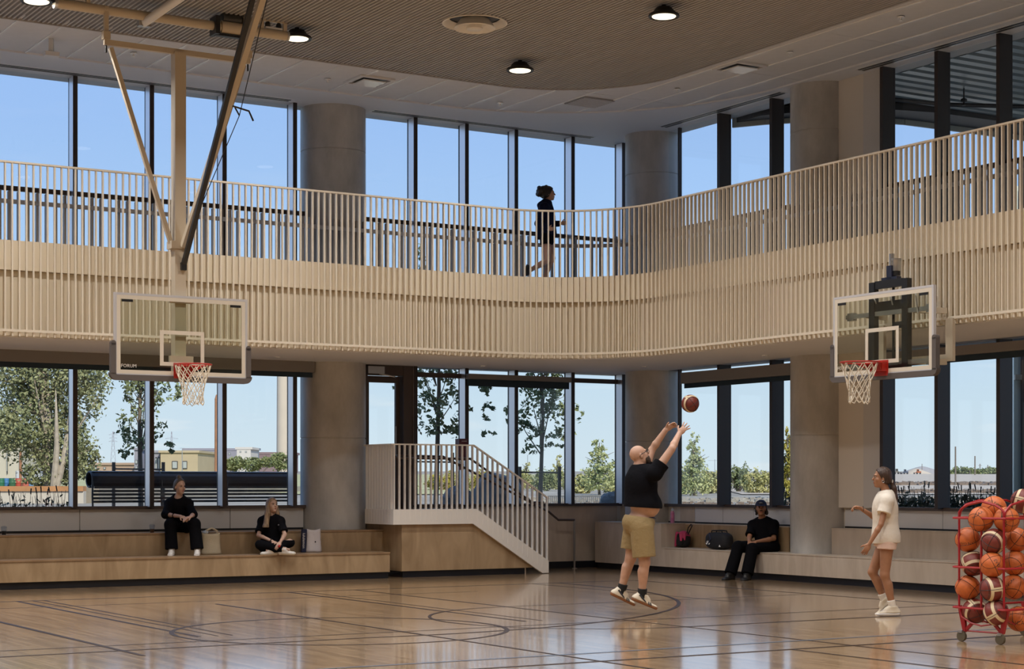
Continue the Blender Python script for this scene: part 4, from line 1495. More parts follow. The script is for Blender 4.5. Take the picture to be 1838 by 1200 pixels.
MB().tube([c + V3 * .10 + Z3 * .20, c + V3 * .16 + Z3 * .27, c + V3 * .24 + Z3 * .38, c + V3 * .21 + Z3 * .40, c + V3 * .13 + Z3 * .34, c + V3 * .09 + Z3 * .23], .010, 6).build('strap', M_bfab, e, smooth=True)
BACKPACK_C = c
backpack_e = e
# black duffel bag with white emblem
c = on_bench(1291, -.50, .43)
e = thing('duffel_bag', 'black duffel bag with a white leaf emblem lying on the bench', 'bag', c)
MB().add(*blob(c + Z3 * .145, V3, U3, .29, .13, .143, p=3.2)).build('bag_body', M_bfab, e, smooth='all')
for s_ in (-1, 1):
    q = c + Z3 * .27 - U3 * s_ * .05
    MB().tube([q - V3 * .16 - Z3 * .03, q - V3 * .13 + Z3 * .04, q + V3 * .0 + Z3 * .045, q + V3 * .13 + Z3 * .04, q + V3 * .16 - Z3 * .03], .012, 6).build('handle', M_bfab, e, smooth=True)
MB().tube([c - V3 * .15 + Z3 * .27 - U3 * .09, c - V3 * .06 + Z3 * .17 - U3 * .135, c - V3 * .14 + Z3 * .08 - U3 * .13], .013, 6).build('shoulder_strap', M_navy, e, smooth=True)
M_emb = mat('white_print', (.75, .75, .75), .6)
em = MB()
oc = c - V3 * .135 + Z3 * .075 - U3 * .1335
for a_, L_ in ((-62, .055), (-24, .062), (0, .066), (24, .062), (62, .055)):
    t_ = math.radians(a_)
    dv = V3 * math.sin(t_) + Z3 * math.cos(t_)
    sv = V3 * math.cos(t_) - Z3 * math.sin(t_)
    b_ = oc + dv * .012
    em.prism([b_, b_ + dv * L_ * .55 + sv * .014, b_ + dv * L_, b_ + dv * L_ * .55 - sv * .014], -U3 * .002)
em.build('leaf_emblem', M_emb, e)
oc = c + V3 * .175 + Z3 * .05 - U3 * .131
MB().prism([oc - V3 * .03, oc + V3 * .03, oc + Z3 * .034], -U3 * .002).build('small_emblem', M_emb, e)
# ================================================================ PEOPLE
# figures are blended distance fields turned into one continuous skin
def nv(v):
    v = np.array(v, float)
    return v / (np.linalg.norm(v) + 1e-12)
class Field:
    def __init__(s, lo, hi, h):
        s.h = h
        s.lo = np.array(lo, np.float32)
        s.n = np.ceil((np.array(hi) - np.array(lo)) / h).astype(int) + 1
        s.g = np.full(s.n, .2, np.float32)
        s.ax = [s.lo[i] + h * np.arange(s.n[i], dtype=np.float32) for i in range(3)]
    def block(s, lo, hi):
        i0 = np.maximum(0, np.floor((np.array(lo) - s.lo) / s.h).astype(int))
        i1 = np.minimum(s.n, np.ceil((np.array(hi) - s.lo) / s.h).astype(int) + 1)
        if np.any(i1 <= i0):
            return None
        sl = tuple(slice(a, b) for a, b in zip(i0, i1))
        X, Y, Z = np.meshgrid(*[s.ax[k][sl[k]] for k in range(3)], indexing='ij')
        return sl, np.stack([X, Y, Z], -1)
    def mix(s, sl, d, k, sub=False):
        a = s.g[sl]
        if sub:
            hh = np.maximum(k - np.abs(a + d), 0) / k if k > 0 else 0
            s.g[sl] = np.maximum(a, -d) + hh * hh * k * .25
        else:
            hh = np.maximum(k - np.abs(a - d), 0) / k
            s.g[sl] = np.minimum(a, d) - hh * hh * k * .25
    def cone(s, p, q, r1, r2, k=.02, squash=None, sub=False):
        """tapered capsule; squash=(axis, factor) flattens it along an axis"""
        p, q = np.array(p, np.float32), np.array(q, np.float32)
        m = max(r1, r2) * (1.6 if squash else 1) + k + 3 * s.h
        b = s.block(np.minimum(p, q) - m, np.maximum(p, q) + m)
        if b is None:
            return s
        sl, X = b
        pa = X - p
        ba = q - p
        t = np.clip((pa @ ba) / max(float(ba @ ba), 1e-9), 0, 1)
        w = pa - t[..., None] * ba
        if squash is not None:
            ax, f = nv(squash[0]).astype(np.float32), squash[1]
            c = w @ ax
            w = w + (c * (1 / f - 1))[..., None] * ax
        d = np.linalg.norm(w, axis=-1) - (r1 + (r2 - r1) * t)
        if squash is not None and f < 1:
            d = d * (f * .5 + .5)
        s.mix(sl, d, k, sub)
        return s
    def ell(s, c, r, R=None, k=.02, sub=False):
        c = np.array(c, np.float32)
        r = np.array(r, np.float32)
        m = r.max() + k + 3 * s.h
        b = s.block(c - m, c + m)
        if b is None:
            return s
        sl, X = b
        x = X - c
        if R is not None:
            x = x @ np.array(R, np.float32).T
        k0 = np.linalg.norm(x / r, axis=-1)
        k1 = np.linalg.norm(x / (r * r), axis=-1)
        s.mix(sl, k0 * (k0 - 1) / np.maximum(k1, 1e-6), k, sub)
        return s
    def cut(s, p, n):
        """keep the side the normal points away from"""
        n = nv(n)
        d = (s.ax[0][:, None, None] * n[0] + s.ax[1][None, :, None] * n[1] + s.ax[2][None, None, :] * n[2]) - float(np.dot(p, n))
        s.g = np.maximum(s.g, d.astype(np.float32))
        return s
    def cut_near(s, p, n, rad):
        """the same cut, but only within rad of p"""
        b = s.block(np.array(p) - rad, np.array(p) + rad)
        if b is None:
            return s
        sl, X = b
        d = (X - np.array(p, np.float32)) @ nv(n).astype(np.float32)
        far = np.linalg.norm(X - np.array(p, np.float32), axis=-1) - rad
        s.g[sl] = np.maximum(s.g[sl], np.minimum(d, -far))
        return s
    def mesh(s):
        g = s.g
        neg = g < 0
        nx, ny, nz = g.shape
        c = np.zeros((nx - 1, ny - 1, nz - 1), np.int8)
        for dx in (0, 1):
            for dy in (0, 1):
                for dz in (0, 1):
                    c += neg[dx:nx - 1 + dx, dy:ny - 1 + dy, dz:nz - 1 + dz]
        act = (c > 0) & (c < 8)
        idx = np.argwhere(act)
        if len(idx) == 0:
            return np.zeros((0, 3)), np.zeros((0, 4), int)
        vid = np.full(act.shape, -1, np.int32)
        vid[act] = np.arange(len(idx))
        acc = np.zeros((len(idx), 3))
        cnt = np.zeros(len(idx))
        for ax_ in range(3):
            o1, o2 = [k for k in range(3) if k != ax_]
            for u in (0, 1):
                for v in (0, 1):
                    off = np.zeros(3, int)
                    off[o1], off[o2] = u, v
                    i0 = idx + off
                    off2 = off.copy()
                    off2[ax_] = 1
                    i1 = idx + off2
                    a, b = g[i0[:, 0], i0[:, 1], i0[:, 2]], g[i1[:, 0], i1[:, 1], i1[:, 2]]
                    m = (a < 0) != (b < 0)
                    t = np.where(m, a / np.where(m, a - b, 1), 0)
                    p = np.tile(off.astype(float), (len(idx), 1))
                    p[:, ax_] = t
                    acc[m] += p[m]
                    cnt[m] += 1
        V = (idx + acc / cnt[:, None]) * s.h + s.lo
        Q = []
        for ax_ in range(3):
            o1, o2 = (ax_ + 1) % 3, (ax_ + 2) % 3
            sl0 = [slice(None)] * 3
            sl1 = [slice(None)] * 3
            sl0[ax_] = slice(0, g.shape[ax_] - 1)
            sl1[ax_] = slice(1, g.shape[ax_])
            A, B = neg[tuple(sl0)], neg[tuple(sl1)]
            e = np.argwhere(A != B)
            e = e[(e[:, o1] > 0) & (e[:, o2] > 0) & (e[:, o1] < g.shape[o1] - 1) & (e[:, o2] < g.shape[o2] - 1)]
            def at(u, v):
                q = e.copy()
                q[:, o1] -= u
                q[:, o2] -= v
                return vid[q[:, 0], q[:, 1], q[:, 2]]
            quad = np.stack([at(1, 1), at(0, 1), at(0, 0), at(1, 0)], 1)
            flip = ~A[e[:, 0], e[:, 1], e[:, 2]]
            quad[flip] = quad[flip][:, ::-1]
            Q.append(quad)
        Q = np.concatenate(Q)
        return V, Q[(Q >= 0).all(1)]
    def build(s, name, m, parent=None, smooth_it=2, loc=None):
        V, Q = s.mesh()
        # one or two gentle relaxation passes take the grid out of the surface
        n = len(V)
        if n and smooth_it:
            e = np.concatenate([Q[:, [0, 1]], Q[:, [1, 2]], Q[:, [2, 3]], Q[:, [3, 0]]])
            deg = np.bincount(e.ravel(), minlength=n).astype(float)
            for lam in [.5, -.52] * smooth_it:
                sm_ = np.zeros_like(V)
                for ax_ in range(3):
                    sm_[:, ax_] = np.bincount(e[:, 0], V[e[:, 1], ax_], n) + np.bincount(e[:, 1], V[e[:, 0], ax_], n)
                V = V + lam * (sm_ / np.maximum(deg, 1)[:, None] - V)
        if loc is None:
            loc = np.array(world_loc(parent)) if parent is not None else np.zeros(3)
        me = D.meshes.new(name)
        me.vertices.add(n)
        me.vertices.foreach_set('co', (V - np.array(loc)).astype(np.float32).ravel())
        me.loops.add(len(Q) * 4)
        me.loops.foreach_set('vertex_index', Q.astype(np.int32).ravel())
        me.polygons.add(len(Q))
        me.polygons.foreach_set('loop_start', np.arange(len(Q), dtype=np.int32) * 4)
        me.polygons.foreach_set('use_smooth', np.ones(len(Q), bool))
        me.update(calc_edges=True)
        me.validate()
        me.materials.append(m)
        o = D.objects.new(name, me)
        COL.objects.link(o)
        if parent is not None:
            o.parent = parent
        else:
            o.location = loc
        return o

def hand(f, w, dirv, palm_n, side, curl, spread=.10, sc=1.0, thumb_out=.8):
    """wrist w, pointing dirv; palm_n: normal of the palm side; side: direction of the thumb edge"""
    d = nv(dirv)
    pn = nv(np.array(palm_n) - d * np.dot(palm_n, d))
    sd = nv(np.array(side) - d * np.dot(side, d) - pn * np.dot(side, pn))
    w = np.array(w, float)
    c = w + d * .048 * sc
    R = np.stack([d, sd, pn])
    f.ell(c, np.array((.052, .040, .018)) * sc, R, k=.012)
    for i, (o_, L) in enumerate(((.028, .070), (.010, .078), (-.009, .073), (-.027, .058))):
        base = w + d * .082 * sc + sd * o_ * sc
        fd = nv(d + sd * spread * (o_ / .028))
        p = base - fd * .015 * sc
        cu = curl if not isinstance(curl, (list, tuple)) else curl[i]
        ang = 0
        for seg, (q, rr) in enumerate(((.45, .0092), (.32, .0085), (.28, .0078))):
            ang += cu * (.8 if seg == 0 else 1.0)
            dd = nv(fd * math.cos(ang) + pn * math.sin(ang))
            nx_ = p + dd * (L * q + (.015 if seg == 0 else 0)) * sc
            f.cone(p, nx_, rr * sc, (rr - .0007) * sc, k=.004)
            p = nx_
    t0 = w + d * .022 * sc + sd * .024 * sc
    td = nv(d * .65 + sd * thumb_out + pn * .25)
    t1 = t0 + td * .042 * sc
    t2 = t1 + nv(td + d * .6 + pn * .3) * .032 * sc
    f.cone(t0, t1, .0135 * sc, .0105 * sc, k=.010)
    f.cone(t1, t2, .0105 * sc, .0085 * sc, k=.004)

def head(f, H, fd, up, sc=1.0, jaw=1.0):
    """head volume with brow, nose, lips, ears and eye sockets; returns the local axes"""
    fd = nv(fd)
    up = nv(np.array(up) - fd * np.dot(up, fd))
    sd = np.cross(fd, up)
    R = np.stack([fd, sd, up])
    H = np.array(H, float)
    at = lambda x, y, z: H + (fd * x + sd * y + up * z) * sc
    f.ell(at(-.012, 0, .030), np.array((.098, .077, .092)) * sc, R, k=.02)
    f.ell(at(.028, 0, -.045), np.array((.066, .060 * jaw, .070)) * sc, R, k=.03)
    f.ell(at(.062, 0, -.098), np.array((.026, .028 * jaw, .020)) * sc, R, k=.025)
    f.ell(at(.078, 0, .026), np.array((.018, .050, .012)) * sc, R, k=.015)
    f.cone(at(.088, 0, .012), at(.108, 0, -.024), .008 * sc, .013 * sc, k=.010)
    for s_ in (-1, 1):
        f.ell(at(.092, s_ * .031, .006), np.array((.014, .017, .010)) * sc, R, k=.010, sub=True)
        f.ell(at(-.008, s_ * .077, -.008), np.array((.020, .010, .033)) * sc, R, k=.006)
        f.ell(at(.060, s_ * .042, -.028), np.array((.020, .018, .020)) * sc, R, k=.02)
    f.ell(at(.090, 0, -.056), np.array((.010, .024, .006)) * sc, R, k=.006)
    f.ell(at(.088, 0, -.067), np.array((.010, .020, .006)) * sc, R, k=.006)
    return at, R

def face_parts(root, at, R, sc, brow_m, lip_m, eye_open=True):
    Rm = Matrix(np.array(R).T.tolist())
    for s_ in (-1, 1):
        e = MB().ell(at(.0815, s_ * .031, .006), (.0105 * sc,) * 3, 12, 8).build('eye', M_eye, root, smooth='all')
        MB().ell(at(.0895, s_ * .031, .006), (.004 * sc, .0068 * sc, .0068 * sc), 10, 6, R=Rm).build('iris', M_iris, e, smooth='all')
        MB().ell(at(.094, s_ * .032, .024), (.006 * sc, .017 * sc, .0035 * sc), 10, 6, R=Rm).build('eyebrow', brow_m, root, smooth='all')
    MB().ell(at(.0935, 0, -.0565), (.0085 * sc, .0215 * sc, .0048 * sc), 12, 6, R=Rm).ell(at(.092, 0, -.0675), (.0085 * sc, .018 * sc, .0055 * sc), 12, 6, R=Rm).build('lips', lip_m, root, smooth='all')

M_eye = mat('eye_white', (.36, .33, .31), .25)
M_iris = mat('iris_brown', (.02, .012, .008), .15)
def hair_mat(name, c, c2):
    return mat(name, c, .45, color2=c2, vscale=14, bump=.5, bscale=26, stretch=(3.2, 3.2, .35))
def skin_mat(name, c):
    m = mat(name, c, .5, var=.06, vscale=25)
    b = m.node_tree.nodes['Principled BSDF']
    b.inputs['Subsurface Weight'].default_value = .12
    b.inputs['Subsurface Radius'].default_value = (.012, .005, .003)
    return m
M_sk_fair = skin_mat('skin_fair', (.46, .27, .19))
M_sk_tan = skin_mat('skin_tan', (.32, .155, .085))
M_sk_pale = skin_mat('skin_pale', (.46, .29, .22))
M_blackcloth = mat('black_cotton', (.005, .005, .007), .85, spec=.07, bump=.3, bscale=26)
M_blackpants = mat('black_trousers', (.004, .004, .0055), .85, spec=.07, bump=.3, bscale=22)
M_khaki = mat('khaki_cotton', (.235, .165, .070), .8, bump=.45, bscale=20)
M_shirtw = mat('white_cotton', (.66, .60, .52), .8, bump=.4, bscale=18)
M_shortp = mat('pale_pink_shorts', (.62, .44, .36), .8, bump=.3, bscale=20)
M_navyc = mat('navy_hoodie', (.008, .011, .030), .85, spec=.07, bump=.3, bscale=22)
M_shoe = mat('cream_leather', (.60, .53, .42), .5)
M_shoew = mat('white_leather', (.66, .63, .60), .5)
M_shoeb = mat('black_shoe', (.010, .010, .011), .5)
M_gum = mat('gum_sole', (.20, .075, .025), .5)
M_hair_d = hair_mat('dark_hair', (.010, .007, .006), (.035, .024, .018))
M_hair_b = hair_mat('brown_hair', (.022, .010, .007), (.062, .030, .018))
M_hair_l = hair_mat('blond_hair', (.10, .055, .028), (.36, .25, .15))
M_sockw = mat('white_sock', (.66, .62, .56), .85)
M_sockb = mat('black_sock', (.009, .009, .010), .9)
M_lip = mat('lip', (.33, .09, .07), .4)
M_strap = mat('shoe_stripe', (.02, .025, .035), .5)

def npv(*pts):
    return [np.array(p, float) for p in pts]
def bbox(pts, m):
    A = np.array(pts)
    return A.min(0) - m, A.max(0) + m
def axes(sl, sr, lowc, upc):
    """torso frame: side (towards the right shoulder), front, up"""
    up = nv(np.array(upc) - np.array(lowc))
    sd = nv(np.array(sr) - np.array(sl))
    sd = nv(sd - up * np.dot(sd, up))
    fr = np.cross(up, sd)          # up x right = front
    return sd, fr, up

def torso(f, J, b, infl=0.0, k=.05):
    """b: dict of build factors"""
    sd, fr, up = axes(J['sl'], J['sr'], J['pel'], J['neck'])
    R = np.stack([sd, fr, up])
    neck, pel = np.array(J['neck']), np.array(J['pel'])
    ch = np.array(J.get('chest', pel + (neck - pel) * .66))
    wa = np.array(J.get('waist', pel + (neck - pel) * .30))
    w_ = b.get('w', 1.0)
    f.ell(ch, (.155 * w_ + infl, .112 * b.get('ch', 1) + infl, .19 + infl), R, k=k)
    f.ell(wa + fr * b.get('bf', .0), (.138 * b.get('wa', 1) + infl, .105 * b.get('be', 1) + infl, .15 + infl), R, k=k)
    f.ell(pel + up * .02, (.158 * b.get('hi', 1) + infl, .115 * b.get('hd', 1) + infl, .125 + infl), R, k=k)
    sh = b.get('sh', 1)
    f.cone(J['sl'], J['sr'], .056 * sh + infl, .056 * sh + infl, k=.05)
    f.cone(neck - up * .01, (np.array(J['sl']) + neck) / 2, .052 + infl * .6, .048 + infl * .6, k=.05)
    f.cone(neck - up * .01, (np.array(J['sr']) + neck) / 2, .052 + infl * .6, .048 + infl * .6, k=.05)
    return sd, fr, up

def shoe(root, ank, toe_dir, up, sc, m_up, m_sole, name='shoe', stripe=None, sole_t=.024):
    """trainer: upper and sole as separate meshes"""
    d = nv(toe_dir)
    u = nv(np.array(up) - d * np.dot(up, d))
    s = np.cross(d, u)
    a = np.array(ank, float)
    hl_ = a - d * .045 * sc - u * .055 * sc
    to = a + d * .165 * sc - u * .068 * sc
    def fld():
        f = Field(*bbox([hl_, to, a], .11 * sc), .006)
        f.cone(hl_, hl_ + d * .06 * sc, .038 * sc, .04 * sc, k=.02, squash=None)
        f.cone(hl_ + d * .05 * sc, to, .040 * sc, .040 * sc, k=.03, squash=(u, .62))
        f.cone(a + u * .012, a + d * .075 * sc - u * .030 * sc, .044 * sc, .035 * sc, k=.03)
        f.cone(a + u * .012, hl_, .040 * sc, .036 * sc, k=.03)
        return f
    base = a - u * (.088 * sc)
    f = fld()
    f.cut(base + u * sole_t, -u)
    f.cut(a + u * .022, u)
    o = f.build(name, m_up, root)
    f = Field(*bbox([hl_, to, a], .11 * sc), .006)
    f.cone(hl_ - u * .01, to - u * .0, .044 * sc, .043 * sc, k=.02)
    f.cut(base + u * sole_t, u)
    f.cut(base, -u)
    f.build('sole', m_sole, o, loc=np.array(world_loc(root)) if False else None)
    if stripe is not None:
        for s_ in (-1, 1):
            pts = [Vector(a - d * .03 * sc - u * .005 + s * s_ * .040 * sc), Vector(a + d * .02 * sc - u * .032 * sc + s * s_ * .043 * sc), Vector(a + d * .06 * sc - u * .052 * sc + s * s_ * .043 * sc)]
            MB().tube(pts, [.010 * sc, .010 * sc, .005 * sc], 6).build('side_stripe', stripe, o)
            for q in (.085, .108):
                MB().tube([Vector(a + d * q * sc - u * .040 * sc + s * s_ * .034 * sc), Vector(a + d * (q + .018) * sc - u * .066 * sc + s * s_ * .043 * sc)], .006 * sc, 6).build('side_bar', stripe, o)
    return o

def sock(root, kn, ank, t0, m, r0=.048, r1=.043):
    kn, ank = np.array(kn), np.array(ank)
    top = ank + (kn - ank) * t0
    f = Field(*bbox([top, ank], .08), .006)
    f.cone(top, ank, r0, r1, k=.01)
    f.cut(top - nv(kn - ank) * .012, nv(kn - ank))
    return f.build('sock', m, root)

def leg(f, hp, kn, an, b=1.0, infl=0.0, calf_back=None):
    f.cone(hp, kn, .088 * b + infl, .057 * b + infl, k=.04)
    f.cone(kn, an, .055 * b + infl, .036 * (b * .5 + .5) + infl, k=.02)
    if calf_back is not None:
        hp_, kn_, an_ = np.array(hp), np.array(kn), np.array(an)
        c = kn_ + (an_ - kn_) * .30 + np.array(calf_back) * .018
        c2 = kn_ + (an_ - kn_) * .52 + np.array(calf_back) * .010
        f.cone(c, c2, .048 * b, .038 * b, k=.03)
def arm(f, s, e, w, b=1.0):
    s, e, w = npv(s, e, w)
    f.cone(s, e, .050 * b, .039 * b, k=.03)
    m_ = e + (w - e) * .28
    f.cone(e, m_, .036 * b, .0385 * b, k=.012)
    f.cone(m_, w, .0385 * b, .027 * b, k=.015)

def person_body(J, b, skin, label, h=.0065):
    """one continuous skin for the whole figure"""
    pts = [J[k] for k in ('head', 'sl', 'sr', 'el', 'er', 'wl', 'wr', 'pel', 'kl', 'kr', 'al', 'ar')]
    lo, hi = bbox(pts, .22)
    f = Field(lo, hi, h)
    torso(f, J, b)
    fd, up = nv(J['fd']), nv(J['hup'])
    up = nv(up - fd * np.dot(up, fd))
    hs = b.get('hs', 1.0)
    H = np.array(J['head'], float)
    nk = np.array(J['neck'], float)
    f.cone(nk - nv(nk - np.array(J['pel'])) * .02, H - up * .06 * hs - fd * .02 * hs, .060 * b.get('nk', 1), .054 * b.get('nk', 1), k=.03)
    at, R = head(f, H, fd, up, hs, b.get('jaw', 1))
    arm(f, J['sl'], J['el'], J['wl'], b.get('arm', 1))
    arm(f, J['sr'], J['er'], J['wr'], b.get('arm', 1))
    for s_ in 'lr':
        hd = J['h' + s_]
        hand(f, J['w' + s_], hd['d'], hd['n'], hd['s'], hd.get('c', .35), hd.get('sp', .1), hd.get('sc', 1.0) * b.get('hand', 1.0), hd.get('t', .8))
        cb = J.get('cb' + s_)
        leg(f, J['hp' + s_], J['k' + s_], J['a' + s_], b.get('leg', 1), 0, cb)
        td = nv(J['t' + s_])
        a_ = np.array(J['a' + s_])
        dn_ = nv(a_ - np.array(J['k' + s_]))
        f.cone(a_, a_ + td * .05 + dn_ * .045, .033, .022, k=.02)
    base = J.get('base')
    if base is None:
        base = np.array([J['pel'][0], J['pel'][1], lo[2] + .2])
    o = f.build('person', skin, None, loc=np.array(base))
    tag(o, label, 'person')
    return o, at, R

def hair_shell(root, H, at, R, sc, m, front=.055, low=-.05, extra=None, thick=.012, name='hair'):
    """cap of hair: the skull grown a little, cut away from the face"""
    fd, sd, up = R
    f = Field(np.array(H) - .34, np.array(H) + .30, .0065)
    f.ell(at(-.014, 0, .032), np.array((.098 + thick, .079 + thick, .094 + thick)) * sc, R, k=.02)
    f.ell(at(-.045, 0, -.02), np.array((.066 + thick, .070 + thick, .07)) * sc, R, k=.03)
    n_ = nv(fd * .86 - up * .5)
    f.cut(at(front, 0, .052), n_)
    f.cut(at(0, 0, low), nv(-up + fd * .35))
    if extra:
        extra(f, at)
    return f.build(name, m, root)
# ---------------------------------------------------------------- clothes
def merge(f, f2, k):
    a, b = f.g, f2.g
    hh = np.maximum(k - np.abs(a - b), 0) / k
    f.g = np.minimum(a, b) - hh * hh * k * .25
def shirt(root, J, b, m, infl, hem, hem_n, sleeve=.5, s_r=(.075, .078), neck_r=.078, h=.0065, name='t_shirt', extra=None):
    """sleeve: 0..1 along the upper arm, 1..2 on along the forearm"""
    pts = [J[k] for k in ('sl', 'sr', 'el', 'er', 'pel', 'neck')]
    if sleeve > 1:
        pts += [J['wl'], J['wr']]
    lo, hi = bbox(pts, .30)
    f = Field(lo, hi, h)
    torso(f, J, b, infl)
    if extra:
        extra(f)
    f.cut(hem, hem_n)
    for s_ in 'lr':
        s, e, w = npv(J['s' + s_], J['e' + s_], J['w' + s_])
        f2 = Field(lo, hi, h)
        if sleeve <= 1:
            end, dr = s + (e - s) * sleeve, e - s
            f2.cone(s, end + dr * .2, s_r[0], s_r[1], k=.02)
        else:
            end, dr = e + (w - e) * (sleeve - 1), w - e
            f2.cone(s, e, s_r[0], s_r[1], k=.02)
            f2.cone(e, end + dr * .2, s_r[1], s_r[1] * .82, k=.03)
        if sleeve > 1:
            f2.cut_near(end, dr, .11)
        else:
            f2.cut(end, dr)
        merge(f, f2, .035)
    sd, fr, up = axes(J['sl'], J['sr'], J['pel'], J['neck'])
    nk = np.array(J['neck'], float)
    f.ell(nk + up * .062 + fr * .025, (neck_r, neck_r * 1.05, neck_r * .95), np.stack([sd, fr, up]), k=.006, sub=True)
    return f.build(name, m, root)
def trousers(root, J, b, m, top, top_n, end_l, end_r, r_hip=.115, r_kn=.085, r_end=.08, h=.0065, name='trousers', infl=.016, hip_scale=1.0, knee_only=False):
    ks = ('pel', 'kl', 'kr') if knee_only else ('pel', 'kl', 'kr', 'al', 'ar')
    lo, hi = bbox([J[k] for k in ks], .26)
    f = Field(lo, hi, h)
    sd, fr, up = axes(J['sl'], J['sr'], J['pel'], J['neck'])
    pel = np.array(J['pel'], float)
    R = np.stack([sd, fr, up])
    f.ell(pel + up * .02, (.165 * b.get('hi', 1) * hip_scale + infl, .122 * b.get('hd', 1) * hip_scale + infl, .135 + infl), R, k=.05)
    for s_, en in (('l', end_l), ('r', end_r)):
        hp_, kn_, an_ = npv(J['hp' + s_], J['k' + s_], J['a' + s_])
        f2 = Field(lo, hi, h)
        if knee_only:
            en_p = hp_ + (kn_ - hp_) * en
            f2.cone(hp_, en_p + (kn_ - hp_) * .25, r_hip, r_end, k=.02)
            f2.cut(en_p, kn_ - hp_)
            if name == 'shorts' and en < .4:
                f.cut(en_p - nv(kn_ - hp_) * -.0, np.array((0, 0, -1)))
        else:
            en_p = kn_ + (an_ - kn_) * en
            f2.cone(hp_, kn_, r_hip, r_kn, k=.02)
            f2.cone(kn_, en_p + (an_ - kn_) * .12, r_kn, r_end, k=.04)
            f2.cut_near(en_p, an_ - kn_, .15)
        merge(f, f2, .04)
    f.cut(top, top_n)
    return f.build(name, m, root)

# pink garment draped over the backpack
bc_ = np.array(BACKPACK_C)
f = Field(bc_ - .35, bc_ + .45, .006)
f.ell(bc_ + np.array((0, 0, .135)), (.150, .118, .152), np.array([list(V3), list(U3), [0, 0, 1]]), k=.01)
f.cut(bc_ + np.array((0, 0, .215)), np.array((-.25, 0, -1)))
vv, uu = np.array(V3), np.array(U3)
f.cone(bc_ - vv * .12 - uu * .05 + np.array((0, 0, .24)), bc_ - vv * .145 - uu * .06 + np.array((0, 0, .03)), .030, .022, k=.03)
f.cone(bc_ + vv * .06 - uu * .10 + np.array((0, 0, .24)), bc_ + vv * .10 - uu * .13 + np.array((0, 0, .13)), .034, .020, k=.03)
f.cone(bc_ + vv * .10 - uu * .06 + np.array((0, 0, .24)), bc_ + vv * .135 - uu * .08 + np.array((0, 0, .14)), .030, .016, k=.03)
f.build('pink_garment', M_pinkf, backpack_e)

# ---------------------------------------------------------------- the shooter
q = 20.7
J = dict(head=P(1148, 817, q), fd=(.80, .22, .42), hup=(-.42, -.05, .9), neck=P(1145, 840, q), pel=P(1146, 940, q), chest=P(1151, 868, q), waist=P(1153, 908, q),
         sr=P(1175, 849, q - .20), sl=P(1156, 845, q + .19), er=P(1206, 805, q - .17), wr=P(1219, 778, q - .0), el=P(1170, 807, q + .26), wl=P(1195, 771, q + .22),
         hpr=P(1152, 948, q - .12), hpl=P(1140, 946, q + .12), kr=P(1157, 1008, q - .14), kl=P(1132, 1001, q + .12), ar=P(1152, 1067, q - .08), al=P(1114, 1059, q + .16),
         tr=(.92, .12, -.38), tl=(.90, .12, -.44), cbr=(-.9, -.2, 0), cbl=(-.9, -.2, 0.3),
         hr=dict(d=(.66, .10, .72), n=(.25, .93, -.15), s=(-.72, .1, .66), c=.16, sp=.42, t=.9), hl=dict(d=(.78, .0, .55), n=(.35, -.85, -.35), s=(-.5, -.1, .8), c=.45, sp=.12),
         base=P(1146, HY, q))
J['base'].z = 0
B_ = dict(w=1.22, wa=1.42, be=1.62, bf=.035, hi=1.18, hd=1.35, ch=1.32, sh=1.15, arm=1.12, leg=1.14, nk=1.2, jaw=1.08)
man, at, R = person_body(J, B_, M_sk_fair, 'bald bearded man in black t-shirt and khaki shorts leaping with both arms raised', h=.006)
H = J['head']
face_parts(man, at, R, 1.0, M_hair_d, M_lip)
fd, sd, up = R
# beard
f = Field(np.array(H) - .22, np.array(H) + .2, .006)
f.ell(at(.030, 0, -.062), np.array((.070, .066, .064)), R, k=.02)
f.ell(at(.064, 0, -.100), np.array((.034, .036, .030)), R, k=.02)
f.cut(at(.03, 0, -.042), nv(up * .95 - fd * .25))
f.cut(at(.018, 0, 0), nv(-fd))
f.ell(at(.100, 0, -.058), np.array((.016, .024, .012)), R, k=.004, sub=True)
f.build('beard', mat('brown_beard', (.055, .030, .018), .8, bump=.8, bscale=90), man)
gl = MB()
for s_ in (-1, 1):
    c = at(.108, s_ * .032, .006)
    gl.tube([Vector(c + sd * .025 * math.cos(2 * pi * k / 16) * 1.0 + up * .021 * math.sin(2 * pi * k / 16)) for k in range(16)], .0034, 5, closed=True)
    gl.tube([Vector(at(.106, s_ * .057, .012)), Vector(at(.07, s_ * .079, .014)), Vector(at(-.005, s_ * .084, .010)), Vector(at(-.03, s_ * .082, -.008))], .0036, 5)
gl.tube([Vector(at(.110, -.008, .010)), Vector(at(.113, 0, .014)), Vector(at(.110, .008, .010))], .003, 5)
gl.build('glasses', M_dark, man)
def boxy(f):
    f.cone(P(1150, 862, q), P(1149, 912, q), .165, .195, k=.08, squash=((0, 1, 0), 1.0))
shirt(man, J, B_, M_blackcloth, .026, P(1150, 910, q), np.array((-.06, 0, -1)), sleeve=.42, s_r=(.088, .098), neck_r=.085, h=.006, extra=boxy)
trousers(man, J, B_, M_khaki, P(1146, 926, q), np.array((.14, 0, 1)), .72, .86, r_hip=.135, r_end=.135, knee_only=True, name='shorts', infl=.024, h=.006)
f = Field(*bbox([J['pel']], .30), .008)
f.ell(np.array(P(1148, 934, q)), (.212, .19, .07), None, k=.01)
f.cut(P(1146, 918.5, q), np.array((.22, 0, 1)))
f.cut(P(1146, 926, q), np.array((-.14, 0, -1)))
f.build('underwear_band', M_navy, man)
for s_ in 'rl':
    sock(man, J['k' + s_], np.array(J['a' + s_]) - np.array((0, 0, .03)), .28, M_sockb, .056, .050)
    shoe(man, J['a' + s_], J['t' + s_], (.38, 0, .92), 1.12, M_shoe, M_gum, stripe=M_strap, sole_t=.03)

